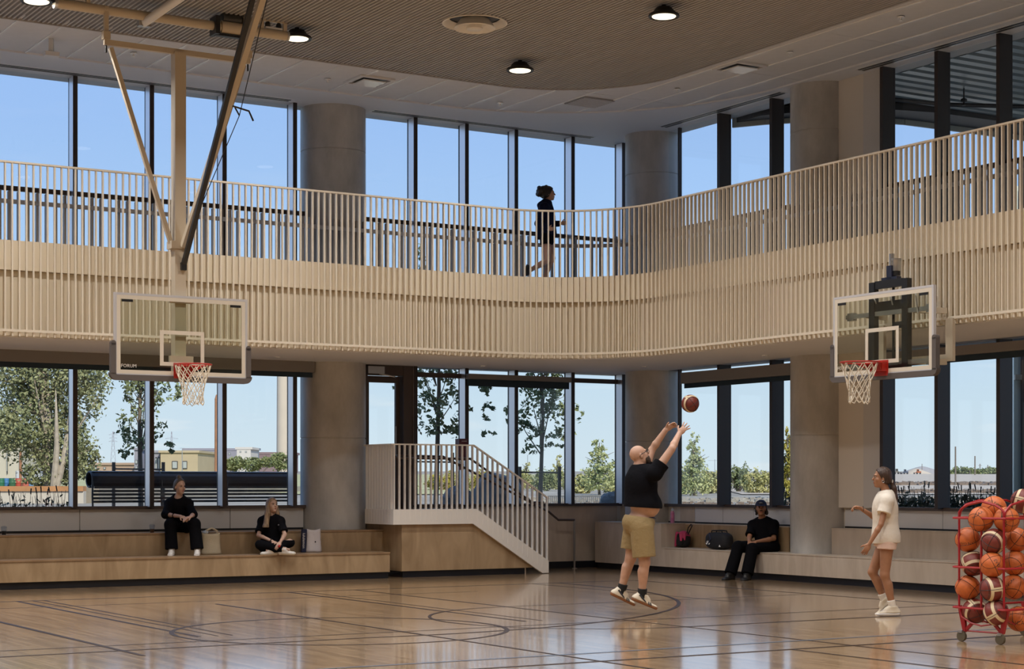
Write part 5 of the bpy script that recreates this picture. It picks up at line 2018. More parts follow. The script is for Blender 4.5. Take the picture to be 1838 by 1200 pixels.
# ---------------------------------------------------------------- the girl walking
q = 20.42
J = dict(head=P(1583, 857, q), fd=(-1, .08, .04), hup=(.06, 0, 1), neck=P(1592, 887, q), pel=P(1590, 967, q), chest=P(1588, 912, q), waist=P(1588, 944, q),
         sl=P(1592, 899, q - .165), sr=P(1588, 899, q + .165), el=P(1581, 941, q - .22), wl=P(1560, 976, q - .20), er=P(1574, 931, q + .22), wr=P(1545, 912, q + .12),
         hpl=P(1592, 976, q - .085), hpr=P(1587, 976, q + .085), kl=P(1588, 1031, q - .09), al=P(1603, 1090, q - .07), kr=P(1566, 1026, q + .08), ar=P(1588, 1076, q + .10),
         tl=(-1, 0, -.02), tr=(-.72, .05, -.68), cbl=(.9, 0, .1), cbr=(.8, 0, .4),
         hl=dict(d=(-.45, .0, -.9), n=(0, .95, 0), s=(-.9, 0, .4), c=.35), hr=dict(d=(-.96, -.1, .25), n=(-.2, -.3, -.8), s=(0, -.9, .3), c=.75, sp=.03),
         base=P(1590, HY, q))
J['base'].z = 0
B_ = dict(w=.90, wa=.84, be=.86, hi=1.02, hd=1.08, ch=.98, sh=.84, arm=.80, leg=.93, nk=.82, hs=.95, hand=.92, jaw=.92)
girl, at, R = person_body(J, B_, M_sk_tan, 'young woman with long brown ponytail, white t-shirt and pale shorts, walking past the bench', h=.006)
H = J['head']
face_parts(girl, at, R, .95, M_hair_b, M_lip)
hair_shell(girl, H, at, R, .95, M_hair_b, front=.052, low=-.055, thick=.010)
pt_ = [P(1596, 861, q), P(1601, 864, q), P(1604, 876, q), P(1605, 892, q), P(1607, 908, q), P(1606.5, 919, q)]
f = Field(*bbox(pt_, .09), .006)
for i, (r1, r2) in enumerate(((.022, .020), (.022, .036), (.036, .042), (.042, .034), (.034, .012))):
    f.cone(pt_[i], pt_[i + 1], r1, r2, k=.02)
f.build('ponytail', M_hair_b, girl)
MB().tube([Vector(pt_[1]) + Vector((0, .024 * math.cos(a_), .024 * math.sin(a_))) for a_ in np.linspace(0, 2 * pi, 12, endpoint=False)], .007, 6, closed=True).build('hair_tie', M_sockw, girl)
for s_ in (-1, 1):
    c = Vector(at(-.004, s_ * .082, -.045))
    MB().tube([c + Vector((.014 * math.cos(a_), 0, .014 * math.sin(a_))) for a_ in np.linspace(0, 2 * pi, 12, endpoint=False)], .0025, 5, closed=True).build('earring', M_steel, girl)
def loose(f):
    f.cone(P(1590, 915, q), P(1590, 985, q), .135, .172, k=.06, squash=((1, 0, 0), .92))
shirt(girl, J, B_, M_shirtw, .030, P(1588, 974, q), np.array((.04, 0, -1)), sleeve=.52, s_r=(.070, .085), neck_r=.070, h=.006, extra=loose)
trousers(girl, J, B_, M_shortp, P(1590, 969, q), np.array((0, 0, 1)), .17, .17, r_hip=.105, r_end=.112, knee_only=True, name='shorts', infl=.012, h=.006)
for s_ in 'lr':
    sock(girl, J['k' + s_], np.array(J['a' + s_]) - np.array((0, 0, .02)), .30, M_sockw, .045, .043)
shoe(girl, J['al'], J['tl'], (0, 0, 1), 1.0, M_shoe, M_shoew, sole_t=.030)
shoe(girl, J['ar'], J['tr'], (-.68, 0, .72), 1.0, M_shoe, M_shoew, sole_t=.030)
MB().tube([Vector(np.array(J['wr']) + np.array((.02 * 0 + .028, .03 * math.cos(a_), .03 * math.sin(a_) - .004))) for a_ in np.linspace(0, 2 * pi, 12, endpoint=False)], .004, 5, closed=True).build('bracelet', M_hair_b, girl)

# ---------------------------------------------------------------- the jogger on the track
q = 29.9
J = dict(head=P(985, 347.5, q), fd=(1, .03, .06), hup=(-.06, 0, 1), neck=P(981, 363, q), pel=P(981, 421, q), chest=P(980, 383, q),
         sr=P(977, 372, q - .17), sl=P(979, 372, q + .17), er=P(966, 401, q - .24), wr=P(984, 411, q - .20), el=P(984, 402, q + .24), wl=P(1007, 401, q + .12),
         hpr=P(981, 426, q - .09), hpl=P(982, 426, q + .09), kr=P(982, 467, q - .10), ar=P(951, 485, q - .10), kl=P(991, 463, q + .08), al=P(976, 503, q + .06),
         tr=(-.30, 0, -1), tl=(1, 0, 0), cbr=(-.4, 0, -.9), cbl=(-.9, 0, .1),
         hr=dict(d=(.9, .1, .1), n=(0, 1, 0), s=(0, 0, 1), c=.8, sp=.02), hl=dict(d=(.95, -.1, .1), n=(0, -1, 0), s=(0, 0, 1), c=.75, sp=.02),
         base=P(981, HY, q))
J['base'].z = ZD
B_ = dict(w=.90, wa=.86, be=.88, hi=1.0, hd=1.05, ch=.95, sh=.86, arm=.82, leg=.93, nk=.85, hs=.95, hand=.92, jaw=.95)
run_, at, R = person_body(J, B_, M_sk_fair, 'dark haired jogger in navy hoodie and shorts running along the balcony track', h=.0075)
face_parts(run_, at, R, .95, M_hair_d, M_lip)
rr_ = random.Random(5)
def curls(f, at_):
    for k in range(34):
        f.ell(at_(-.10 + rr_.uniform(-.09, .06), rr_.uniform(-.085, .085), .045 + rr_.uniform(-.075, .075)), (rr_.uniform(.022, .042),) * 3, None, k=.012)
    f.ell(at_(-.08, 0, .05), (.10, .085, .09), R, k=.03)
hair_shell(run_, J['head'], at, R, .95, M_hair_d, front=.062, low=-.06, extra=curls, thick=.014)
def hood(f):
    f.ell(np.array(P(973, 368, q)), (.085, .105, .06), None, k=.04)
    f.cone(P(980, 392, q), P(981, 430, q), .15, .165, k=.06)
shirt(run_, J, B_, M_navyc, .034, P(981, 427, q), np.array((.12, 0, -1)), sleeve=1.9, s_r=(.066, .058), neck_r=.066, h=.0075, name='hoodie', extra=hood)
trousers(run_, J, B_, M_blackpants, P(981, 415, q), np.array((0, 0, 1)), .30, .30, r_hip=.112, r_end=.115, knee_only=True, name='shorts', infl=.022, h=.0075)
shoe(run_, J['ar'], J['tr'], (1, 0, -.3), .95, M_shoeb, M_shoeb)
shoe(run_, J['al'], J['tl'], (0, 0, 1), .95, M_shoeb, M_shoeb)

# ---------------------------------------------------------------- woman on the upper bench
q = 27.6
J = dict(head=P(323, 873, q - .05), fd=(.66, -.74, -.04), hup=(0, 0, 1), neck=P(321, 892, q), pel=P(320, 941, q + .22), chest=P(320, 912, q + .05), waist=P(320, 928, q + .14),
         sr=P(304, 903.5, q + .06), sl=P(338, 903.5, q - .04), er=P(297, 923, q - .16), wr=P(324, 926, q - .42), el=P(347, 923, q - .22), wl=P(342, 927, q - .46),
         hpr=P(310, 945, q + .14), hpl=P(331, 945, q + .10), kr=P(306, 941, q - .30), kl=P(349, 940, q - .34), ar=P(308, 986.5, q - .36), al=P(354, 986.5, q - .40),
         tr=(.05, -1, 0), tl=(.12, -1, 0), cbr=(0, .9, 0), cbl=(0, .9, 0),
         hr=dict(d=(.75, -.35, -.25), n=(.3, .2, -.9), s=(.2, -.9, .2), c=.38, sp=.02), hl=dict(d=(-.65, -.5, -.2), n=(-.2, .1, -.95), s=(-.5, -.8, .2), c=.38, sp=.02),
         base=P(322, HY, q - .2))
J['base'].z = Z1_
B_ = dict(w=.98, wa=1.0, be=1.0, hi=1.10, hd=1.1, ch=1.05, sh=.92, arm=.88, leg=1.0, nk=.85, hs=.98, hand=.95, jaw=.95)
w1, at, R = person_body(J, B_, M_sk_pale, 'smiling woman with a hair bun, all in black, seated on the upper bench', h=.007)
face_parts(w1, at, R, .98, M_hair_d, M_lip)
def bun(f, at_):
    f.ell(at_(-.035, 0, .145), (.045, .045, .038), None, k=.015)
    f.ell(at_(-.02, .012, .168), (.022, .022, .02), None, k=.012)
hair_shell(w1, J['head'], at, R, .98, hair_mat('ash_hair', (.035, .025, .018), (.14, .10, .07)), front=.030, low=-.035, extra=bun, thick=.012)
shirt(w1, J, B_, M_blackcloth, .030, P(320, 950, q), np.array((0, 0, -1)), sleeve=1.30, s_r=(.066, .062), neck_r=.078, h=.007, name='sweater')
trousers(w1, J, B_, M_blackpants, P(320, 926, q), np.array((0, .3, 1)), .97, .97, r_hip=.115, r_kn=.088, r_end=.100, h=.007, infl=.02)
shoe(w1, J['ar'], J['tr'], (0, 0, 1), 1.0, M_shoew, M_shoew)
shoe(w1, J['al'], J['tl'], (0, 0, 1), 1.0, M_shoew, M_shoew)

# ---------------------------------------------------------------- cross-legged woman
q = 27.9
J = dict(head=P(488.5, 907, q), fd=(.62, -.74, .18), hup=(-.1, .15, 1), neck=P(487, 925.5, q + .04), pel=P(487, 979, q + .10), chest=P(487, 946, q + .08),
         sr=P(471, 935, q + .10), sl=P(503, 935, q), er=P(464, 960, q - .05), wr=P(489, 971, q - .26), el=P(511, 959, q - .13), wl=P(503, 973, q - .34),
         hpr=P(477, 983, q + .04), hpl=P(497, 983, q), kr=P(467, 977, q - .26), kl=P(520, 973, q - .26), ar=P(508, 985, q - .36), al=P(490, 985.5, q - .30),
         tr=(.95, -.25, .0), tl=(-.95, -.25, 0), cbr=(0, .9, 0), cbl=(0, .9, 0),
         hr=dict(d=(.75, -.5, -.3), n=(.1, .1, -.95), s=(.3, -.8, .2), c=.3, sp=.03), hl=dict(d=(-.3, -.6, -.6), n=(-.4, .2, -.8), s=(-.8, -.4, .2), c=.4, sp=.03),
         base=P(490, HY, q))
J['base'].z = Z1_
B_ = dict(w=.92, wa=.88, be=.9, hi=1.04, hd=1.05, ch=.98, sh=.88, arm=.82, leg=.92, nk=.82, hs=.96, hand=.93, jaw=.93)
w2, at, R = person_body(J, B_, M_sk_pale, 'woman with long blond hair, in black, sitting cross-legged on the lower bench step', h=.007)
face_parts(w2, at, R, .96, M_hair_b, M_lip)
def longhair(f, at_):
    nk_ = np.array(J['neck'], float)
    fd_, sd_, up_ = R
    for s_, dx in ((1, 0), (-1, 0)):
        a0 = at_(-.01, s_ * .075, -.02)
        a1 = at_(-.02, s_ * .088, -.13)
        f.cone(a0, a1, .034, .040, k=.03)
        a2 = a1 + np.array((-.02 if s_ > 0 else .0, -.05 if s_ > 0 else .08, -.20 if s_ > 0 else -.12))
        f.cone(a1, a2, .042, .044 if s_ > 0 else .03, k=.03)
        if s_ > 0:
            f.cone(a2, a2 + np.array((.012, -.03, -.16)), .044, .022, k=.03)
    f.cone(at_(-.07, 0, -.03), at_(-.08, 0, -.22), .068, .06, k=.03)
hair_shell(w2, J['head'], at, R, .96, M_hair_l, front=.052, low=-.08, extra=longhair, thick=.012)
shirt(w2, J, B_, M_blackcloth, .030, P(487, 986, q), np.array((0, 0, -1)), sleeve=.78, s_r=(.062, .074), neck_r=.076, h=.007)
trousers(w2, J, B_, M_blackpants, P(487, 968, q), np.array((0, 0, 1)), 1.0, 1.0, r_hip=.100, r_kn=.070, r_end=.056, h=.007, infl=.014)
shoe(w2, J['ar'], J['tr'], (0, -.35, 1), .95, M_shoew, M_shoe)
shoe(w2, J['al'], J['tl'], (0, -.35, 1), .95, M_shoew, M_shoe)
MB().tube([Vector(np.array(J['wr']) + np.array((-.03, .01, .01)) + np.array((.012 * math.sin(a_), .03 * math.cos(a_), .03 * math.sin(a_)))) for a_ in np.linspace(0, 2 * pi, 12, endpoint=False)], .007, 6, closed=True).build('wristwatch', M_dark, w2)
MB().ell(P(501, 979.5, q - .42), (.022, .03, .022), 12, 8).build('red_fruit', mat('red_fruit', (.40, .02, .02), .35), w2, smooth='all')
MB().lathe(P(500, 941.5, q - .115), [(.011, 0), (.011, .003)], 12, axis=(0, -1, .2)).build('chest_emblem', mat('grey_emblem', (.10, .10, .11), .6), w2)

# ---------------------------------------------------------------- man on the right bench
q = 28.7
J = dict(head=P(1366, 912, q), fd=(-.14, -1, .06), hup=(0, 0.05, 1), neck=P(1369, 932, q + .06), pel=P(1377, 975, q + .02), chest=P(1371, 950, q + .06),
         sr=P(1351, 942, q + .12), sl=P(1389, 941, q - .02), er=P(1345, 964, q - .06), wr=P(1345, 972, q - .33), el=P(1389, 966, q - .15), wl=P(1357, 972, q - .34),
         hpr=P(1367, 981, q + .02), hpl=P(1388, 981, q - .06), kr=P(1325, 981, q - .30), kl=P(1350, 985, q - .42), ar=P(1311, 1029, q - .45), al=P(1341, 1030, q - .58),
         tr=(-.55, -.83, 0), tl=(-.40, -.9, 0), cbr=(.5, .8, 0), cbl=(.5, .8, 0),
         hr=dict(d=(.0, -.75, -.35), n=(.3, .3, -.9), s=(.9, -.2, .2), c=.4, sp=.03), hl=dict(d=(-.85, -.3, -.2), n=(-.1, .2, -.95), s=(-.2, -.9, .2), c=.4, sp=.03),
         base=P(1350, HY, q))
J['base'].z = 0
B_ = dict(w=1.02, wa=.98, be=.98, hi=1.0, hd=1.0, ch=1.0, sh=1.0, arm=.98, leg=1.0, nk=.95, hs=1.0, hand=1.0)
m2, at, R = person_body(J, B_, M_sk_tan, 'man in black t-shirt and trousers with a navy cap, sitting on the right bench', h=.007)
face_parts(m2, at, R, 1.0, M_hair_d, M_lip)
fd, sd, up = R
def curl2(f, at_):
    r3 = random.Random(9)
    for s_ in (-1, 1):
        for k in range(9):
            f.ell(at_(-.03 + r3.uniform(-.04, .05), s_ * (.085 + r3.uniform(-.012, .014)), -.03 + r3.uniform(-.065, .04)), (r3.uniform(.016, .026),) * 3, None, k=.01)
hair_shell(m2, J['head'], at, R, 1.0, M_hair_d, front=.030, low=-.06, extra=curl2, thick=.010)
f = Field(np.array(J['head']) - .3, np.array(J['head']) + .3, .0065)
f.ell(at(-.004, 0, .045), np.array((.112, .095, .098)), R, k=.02)
f.cut(at(0, 0, .042), nv(-up + fd * .12))
f.build('cap', M_navy, m2)
f = Field(np.array(J['head']) - .3, np.array(J['head']) + .3, .0055)
f.ell(at(.098, 0, .048), np.array((.085, .082, .012)), np.stack([nv(fd - up * .22), sd, nv(up + fd * .22)]), k=.01)
f.cut(at(.075, 0, 0), nv(-fd))
f.build('cap_brim', M_navy, m2)
MB().ell(at(.112, 0, .085), (.03, .012, .012), 12, 6).build('cap_emblem', mat('cap_patch', (.20, .24, .30), .7), m2)
MB().ell(at(.101, 0, -.040), (.028, .008, .008), 12, 6).build('moustache', M_hair_d, m2, smooth='all')
shirt(m2, J, B_, M_blackcloth, .030, P(1375, 984, q), np.array((0, 0, -1)), sleeve=.82, s_r=(.068, .082), neck_r=.078, h=.007)
trousers(m2, J, B_, M_blackpants, P(1375, 962, q), np.array((0, 0, 1)), 1.0, 1.0, r_hip=.108, r_kn=.092, r_end=.100, h=.007, infl=.016)
shoe(m2, J['ar'], J['tr'], (0, 0, 1), 1.22, M_shoeb, M_shoeb)
shoe(m2, J['al'], J['tl'], (0, 0, 1), 1.22, M_shoeb, M_shoeb)
# ================================================================ OUTDOORS
GZ = .98
def gz(d):
    return GZ + max(0, d - 40) * .008
M_ground = mat('gravel_ground', (.23, .20, .16), .95, color2=(.39, .355, .29), vscale=.35, bump=.4, bscale=6)
M_sand = mat('sand', (.48, .40, .31), .95, var=.12, vscale=.4)
M_grassy = mat('dry_grass', (.34, .33, .14), .95, color2=(.52, .48, .26), vscale=.5)
def ground_z(X, Y):
    return gz(Y)
# ground sheet: rows of quads running away from the two facades
gv, gf = [], []
ys = [0, 20, 27, 30, 34, 40, 60, 90, 140, 220, 400, 700, 1200, 2500]
mb = MB()
for i in range(len(ys) - 1):
    y0, y1 = ys[i], ys[i + 1]
    for (xa, xb) in ((-2500, 2500),):
        if y0 < 40:
            continue
        mb.quad((xa, y0, gz(y0)), (xb, y0, gz(y0)), (xb, y1, gz(y1)), (xa, y1, gz(y1)))
# near part follows the building line
p = lambda a, b: AB(a, b, GZ)
near = []
cL = AB(-60, -.29, GZ); cC = AB(.29, -.29, GZ); cR = AB(.29, 60, GZ)
mb.add([cL, cC, Vector((cC.x, 40, GZ)), Vector((cL.x, 40, GZ))], [(0, 1, 2, 3)])
mb.add([cC, cR, Vector((cR.x + 40, cR.y, GZ)), Vector((cR.x + 40, 40, GZ)), Vector((cC.x, 40, GZ))], [(0, 1, 2, 3, 4)])
go = mb.build('ground', M_ground)
tag(go, 'pale gravel ground outside the windows', kind='structure')
tag(MB().quad((-22, 62, gz(62) + .03), (-2, 62, gz(62) + .03), (8, 400, gz(400) + .05), (-110, 400, gz(400) + .05)).build('lawn', M_grassy), 'strip of dry yellow grass before the far buildings', kind='structure')
tag(MB().quad((8, 62, gz(62) + .03), (34, 62, gz(62) + .03), (300, 900, gz(900) + .1), (70, 900, gz(900) + .1)).build('sandy_field', M_sand), 'bare sandy construction field', kind='structure')

# ---- canopy beyond the right facade
cp = thing('entrance_canopy', 'dark ribbed metal canopy overhanging outside the upper right windows', 'canopy', AB(4, 10, 7.7))
edge = [(.29, 2.95), (.6, 3.45), (1.1, 4.0), (1.8, 4.45), (2.6, 4.66), (4, 4.72), (14, 4.8)]
poly = [AB(a, b, 7.86) for a, b in edge] + [AB(14, 24, 7.86), AB(.29, 24, 7.86)]
M_can = mat('canopy_metal', (.30, .34, .34), .35, metal=.5)
M_can_d = mat('canopy_dark', (.035, .035, .04), .5)
MB().prism(poly, (0, 0, .2)).build('roof_deck', M_can_d, cp)
pe_ = [AB(a, b, 7.62) for a, b in edge]
fm = MB()
for i in range(len(pe_) - 1):
    n_ = (pe_[i + 1] - pe_[i]).cross(Z3).normalized() * .05
    fm.prism([pe_[i], pe_[i + 1], pe_[i + 1] + n_, pe_[i] + n_], (0, 0, .3))
fm.build('edge_fascia', mat('canopy_edge', (.42, .44, .42), .5), cp)
bm_ = MB()
for i in range(len(pe_) - 1):
    a0, b0 = edge[i]; a1, b1 = edge[i + 1]
    bm_.prism([AB(a0, b0 + .08, 7.70), AB(a1, b1 + .08, 7.70), AB(a1, b1 + .75, 7.70), AB(a0, b0 + .75, 7.70)], (0, 0, .12))
bm_.build('edge_beam', M_can_d, cp)
b_ = 5.6
while b_ < 17:
    a0 = .3
    vs, fs = [], []
    pr = [(-.15, .07), (-.10, 0), (.06, 0), (.12, .07)]
    for q, h in pr:
        vs += [AB(a0, b_ + q, 7.77 + h), AB(14, b_ + q, 7.77 + h)]
    for i in range(3):
        fs.append((2 * i, 2 * i + 1, 2 * i + 3, 2 * i + 2))
    MB().add(vs, fs).build('rib', M_can, cp)
    b_ += .30
MB().tube([AB(.35, 5.8, 7.66), AB(2.2, 6.1, 7.66), AB(5, 7.4, 7.66), AB(9, 10, 7.66)], .035, 8).build('conduit', M_can_d, cp, smooth=True)
c = P(1730, 176, 28.2)
MB().lathe(Vector((c.x, c.y, 7.5)), [(.012, .28), (.012, .12), (.05, .10), (.05, .06), (.012, .05), (.03, 0)], 10).build('sprinkler_head', M_can_d, cp)

# ---- neighbouring glazed wing at the right edge
gw = thing('glazed_wing', 'pale teal glazed wing of the building beyond the right edge window', 'building', (11, 34, GZ))
MB().obox((12.27, 34.2, 4), Vector((2.7, 0, 0)), Vector((0, .2, 0)), Vector((0, 0, 3.2))).build('glass_wall', mat('teal_glass_reflections', (.55, .68, .62), .25, color2=(.80, .84, .76), vscale=.8, stretch=(2.5, 2.5, .12)), gw)  # opaque wall; pale upright streaks put the glass reflections into the colour
for i in range(5):
    MB().obox((9.75 + i * 1.2, 33.95, 4), Vector((.05, 0, 0)), Vector((0, .06, 0)), Vector((0, 0, 3.2))).build('mullion', M_mull_cap, gw)
MB().obox((12.27, 33.95, 3.55), Vector((2.7, 0, 0)), Vector((0, .05, 0)), Vector((0, 0, .05))).build('transom', mat('beige_band', (.45, .38, .30), .5), gw)

# ---- foliage
def leafmat(name, c1, c2, tr=.25):
    m = mat(name, c1, .6, color2=c2, vscale=1.6, spec=.2)
    b = m.node_tree.nodes['Principled BSDF']
    b.inputs['Transmission Weight'].default_value = 0
    return m
LM = {
    'poplar': leafmat('poplar_leaf', (.15, .18, .08), (.38, .38, .20)),
    'maple': leafmat('maple_leaf', (.14, .185, .09), (.32, .36, .18)),
    'yellow': leafmat('yellow_leaf', (.30, .27, .05), (.50, .42, .10)),
    'bush': leafmat('bush_leaf', (.36, .36, .14), (.60, .56, .27)),
    'young': leafmat('young_poplar_leaf', (.27, .33, .14), (.54, .54, .26)),
    'far': leafmat('far_leaf', (.16, .20, .09), (.30, .32, .15)),
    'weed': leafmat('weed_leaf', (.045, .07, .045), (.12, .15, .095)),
}
M_bark = mat('grey_bark', (.16, .13, .10), .9, var=.25, vscale=8)
M_barkl = mat('pale_bark', (.42, .36, .28), .9, var=.2, vscale=6)
def leaves(pts, size, m, parent, name='leaves', seed=0, elong=1.5):
    r = np.random.default_rng(seed)
    n = len(pts)
    pts = np.asarray(pts, float)
    q = r.normal(size=(n, 3)); q /= np.linalg.norm(q, axis=1)[:, None]
    t = r.normal(size=(n, 3)); t -= (t * q).sum(1)[:, None] * q; t /= np.linalg.norm(t, axis=1)[:, None]
    s = np.cross(q, t)
    sz = size * r.uniform(.6, 1.3, n)[:, None]
    off = np.array(world_loc(parent))
    V = np.empty((n, 5, 3))
    c = pts - off
    V[:, 0] = c - t * sz * elong * .5
    V[:, 1] = c + s * sz * .42 + q * sz * .10
    V[:, 2] = c + t * sz * elong * .5
    V[:, 3] = c - s * sz * .42 + q * sz * .10
    V[:, 4] = c
    idx = (np.arange(n) * 5)[:, None]
    Fq = np.concatenate([np.stack([idx[:, 0] + a, idx[:, 0] + b, idx[:, 0] + 4], 1) for a, b in ((0, 1), (1, 2), (2, 3), (3, 0))])
    me = D.meshes.new(name)
    me.vertices.add(n * 5)
    me.vertices.foreach_set('co', V.astype(np.float32).ravel())
    me.loops.add(len(Fq) * 3)
    me.loops.foreach_set('vertex_index', Fq.astype(np.int32).ravel())
    me.polygons.add(len(Fq))
    me.polygons.foreach_set('loop_start', np.arange(len(Fq), dtype=np.int32) * 3)
    me.update(calc_edges=True)
    me.validate()
    me.materials.append(m)
    o = D.objects.new(name, me)
    COL.objects.link(o)
    o.parent = parent
    o['kind'] = 'stuff'
    return o
def crown_pts(cs, n, seed, shell=.55):
    """points in a set of ellipsoids (centre, radii), denser towards the skin and in clumps"""
    r = np.random.default_rng(seed)
    vol = np.array([a[1][0] * a[1][1] * a[1][2] for a in cs], float) ** .67
    vol /= vol.sum()
    out_ = []
    for (c, rad), f_ in zip(cs, vol):
        k = max(8, int(n * f_))
        ncl = max(6, k // 14)
        d = r.normal(size=(ncl, 3)); d /= np.linalg.norm(d, axis=1)[:, None]
        cl = d * (r.uniform(0, 1, ncl) ** (shell * .6))[:, None]
        which = r.integers(0, ncl, k)
        p_ = cl[which] + r.normal(size=(k, 3)) * .13
        out_.append(np.array(c) + p_ * np.array(rad))
    return np.concatenate(out_)
def tree(name, label, cat, base, trunk_top, r0, crown, n, lsize, lm, bark, seed, group=None, nbr=14, br_r=.022, br_lo=.25):
    t = thing(name, label, cat, base, group)
    r = random.Random(seed)
    b, tt = Vector(base), Vector(trunk_top)
    mid = b.lerp(tt, .5) + Vector((r.uniform(-.06, .06), 0, 0))
    MB().tube([b, mid, tt], [r0, r0 * .7, r0 * .25], 10).build('trunk', bark, t, smooth=True)
    pts = crown_pts(crown, n, seed)
    br = MB()
    for k in range(nbr):
        q = r.uniform(br_lo, .95)
        s = b.lerp(tt, q)
        e = Vector(pts[r.randrange(len(pts))])
        if e.z < s.z - .1:
            e.z = s.z + .2
        m_ = s.lerp(e, .55) + Vector((0, 0, -.12 * (e - s).length * .3))
        br.tube([s, m_, e], [br_r, br_r * .6, br_r * .25], 5)
    br.build('branches', bark, t, smooth=True)
    leaves(pts, lsize, lm, t, seed=seed)
    return t
def pc_(x, y, d): return tuple(P(x, y, d))
def px2m(n, d): return n * d / F

# big poplar at the left edge
d = 52
base = P(95, 0, d); base.z = gz(d)
S = d / F
cr = [(pc_(20, 690, d), (70 * S, 60 * S, 80 * S)), (pc_(90, 660, d), (80 * S, 60 * S, 80 * S)), (pc_(150, 690, d), (52 * S, 50 * S, 60 * S)), (pc_(60, 770, d), (80 * S, 60 * S, 60 * S)),
      (pc_(120, 800, d), (50 * S, 50 * S, 60 * S)), (pc_(10, 770, d - 1), (50 * S, 50 * S, 40 * S)), (pc_(160, 830, d), (26 * S, 30 * S, 34 * S)), (pc_(90, 850, d), (60 * S, 40 * S, 24 * S)), (pc_(70, 600, d), (80 * S, 60 * S, 60 * S))]
bt = tree('poplar_tree', 'large leafy grey-green poplar outside the left window', 'tree', base, P(75, 620, d), .26, cr, 21000, .082, LM['poplar'], M_barkl, 11, nbr=26, br_r=.06, br_lo=.05)
MB().tube([P(98, 885, d - .5), P(115, 820, d - .6), P(128, 730, d - .4), P(140, 660, d)], [.12, .09, .05, .012], 8).tube([P(96, 885, d - .5), P(102, 800, d - .8), P(100, 700, d - .6)], [.12, .08, .015], 8).build('stem', M_barkl, bt, smooth=True)
# young staked maples
def maple(label, x, d, ybase, cr, n, seed, top, r0=.055):
    base = P(x, 0, d); base.z = gz(d)
    return tree('young_maple', label, 'tree', base, P(x + 2, top, d), r0, cr, n, .068, LM['maple'], M_bark, seed, group='young maples outside the windows', nbr=26, br_r=.016, br_lo=.30)
d = 36; S = d / F
maple('slender maple behind the black outdoor bench, framed by stakes', 253, d, 905,
      [(pc_(255, 655, d), (44 * S, 40 * S, 60 * S)), (pc_(232, 700, d), (28 * S, 30 * S, 50 * S)), (pc_(290, 690, d), (46 * S, 40 * S, 40 * S)), (pc_(250, 770, d), (44 * S, 40 * S, 42 * S)), (pc_(225, 810, d), (24 * S, 20 * S, 9 * S)), (pc_(300, 800, d), (20 * S, 20 * S, 10 * S)), (pc_(325, 690, d), (18 * S, 20 * S, 26 * S))], 1500, 21, 600)
d = 35; S = d / F
maple('slender maple behind the stair landing railing', 782, d, 905,
      [(pc_(785, 690, d), (44 * S, 40 * S, 45 * S)), (pc_(770, 740, d), (26 * S, 30 * S, 46 * S)), (pc_(815, 730, d), (34 * S, 30 * S, 46 * S)), (pc_(868, 700, d), (20 * S, 20 * S, 22 * S)), (pc_(872, 735, d), (16 * S, 18 * S, 20 * S)), (pc_(878, 778, d), (15 * S, 12 * S, 9 * S)), (pc_(712, 695, d), (9 * S, 10 * S, 9 * S)), (pc_(800, 775, d), (30 * S, 26 * S, 14 * S)), (pc_(775, 620, d), (40 * S, 40 * S, 60 * S)), (pc_(760, 500, d), (22 * S, 24 * S, 60 * S))], 1700, 22, 470)
d = 37; S = d / F
maple('slender maple between two tall stakes behind the stair foot', 969, d, 905,
      [(pc_(972, 690, d), (44 * S, 36 * S, 34 * S)), (pc_(965, 735, d), (44 * S, 36 * S, 34 * S)), (pc_(1000, 740, d), (30 * S, 26 * S, 40 * S)), (pc_(945, 770, d), (30 * S, 26 * S, 20 * S)), (pc_(1000, 790, d), (36 * S, 26 * S, 18 * S)), (pc_(950, 805, d), (22 * S, 18 * S, 8 * S)), (pc_(910, 745, d), (10 * S, 12 * S, 14 * S)), (pc_(1040, 740, d), (9 * S, 10 * S, 16 * S)), (pc_(972, 640, d), (44 * S, 36 * S, 40 * S))], 1600, 23, 590, r0=.05)
# stakes with crossbars
M_stake = mat('grey_stake', (.12, .10, .085), .9)
def stakes(label, xs, ytop, ybar, d):
    t = thing('tree_stakes', label, 'stakes', Vector(((xs[0] + xs[1]) / 2 * 0 + P(xs[0], 0, d).x, d, gz(d))), group='wooden stakes beside the young maples')
    for x in xs:
        p_ = P(x, ytop, d)
        MB().tube([(p_.x, d, gz(d)), p_], .035, 8).build('stake', M_stake, t, smooth=True)
    MB().tube([P(xs[0], ybar, d), P(xs[1], ybar + 1, d)], .018, 6).build('crossbar', M_stake, t)
stakes('two wooden stakes with a crossbar behind the black outdoor bench', (204, 293), 829, 841, 35)
stakes('two tall wooden stakes with a crossbar behind the stair foot', (933, 1004), 837, 847, 36.2)
stakes('short stakes with a crossbar behind the landing balusters', (745, 812), 812, 828, 34.5)

# young poplars and bushes
def young(label, x, ytop, ybot, w, d, lm, seed, n=2600, cat='tree', name='young_poplar', ls=.066, group='young poplars beyond the windows'):
    S = d / F
    base = P(x, 0, d); base.z = gz(d)
    H_ = ybot - ytop
    cr = []
    for k in range(5):
        q = k / 4
        cr.append((pc_(x + random.uniform(-4, 4), ybot - H_ * (.18 + .72 * q), d), (w * (1 - .68 * q) * S * .5, w * (1 - .7 * q) * S * .5, H_ * .16 * S)))
    return tree(name, label, cat, base, P(x, ytop + 6, d), .05 * d / 60, cr, n, ls, lm, M_bark, seed, group, nbr=8, br_r=.02)
young('pointed young poplar in the window left of the corner column', 1076, 788, 884, 74, 62, LM['young'], 31)
young('pointed young poplar in the window right of the corner column', 1246, 783, 892, 64, 60, LM['young'], 32)
young('yellow autumn poplar at the edge of the third column', 1413, 775, 905, 40, 52, LM['yellow'], 33, n=2200)
young('small pale poplar behind the stakes', 1000, 818, 885, 40, 80, LM['bush'], 34, n=1500)
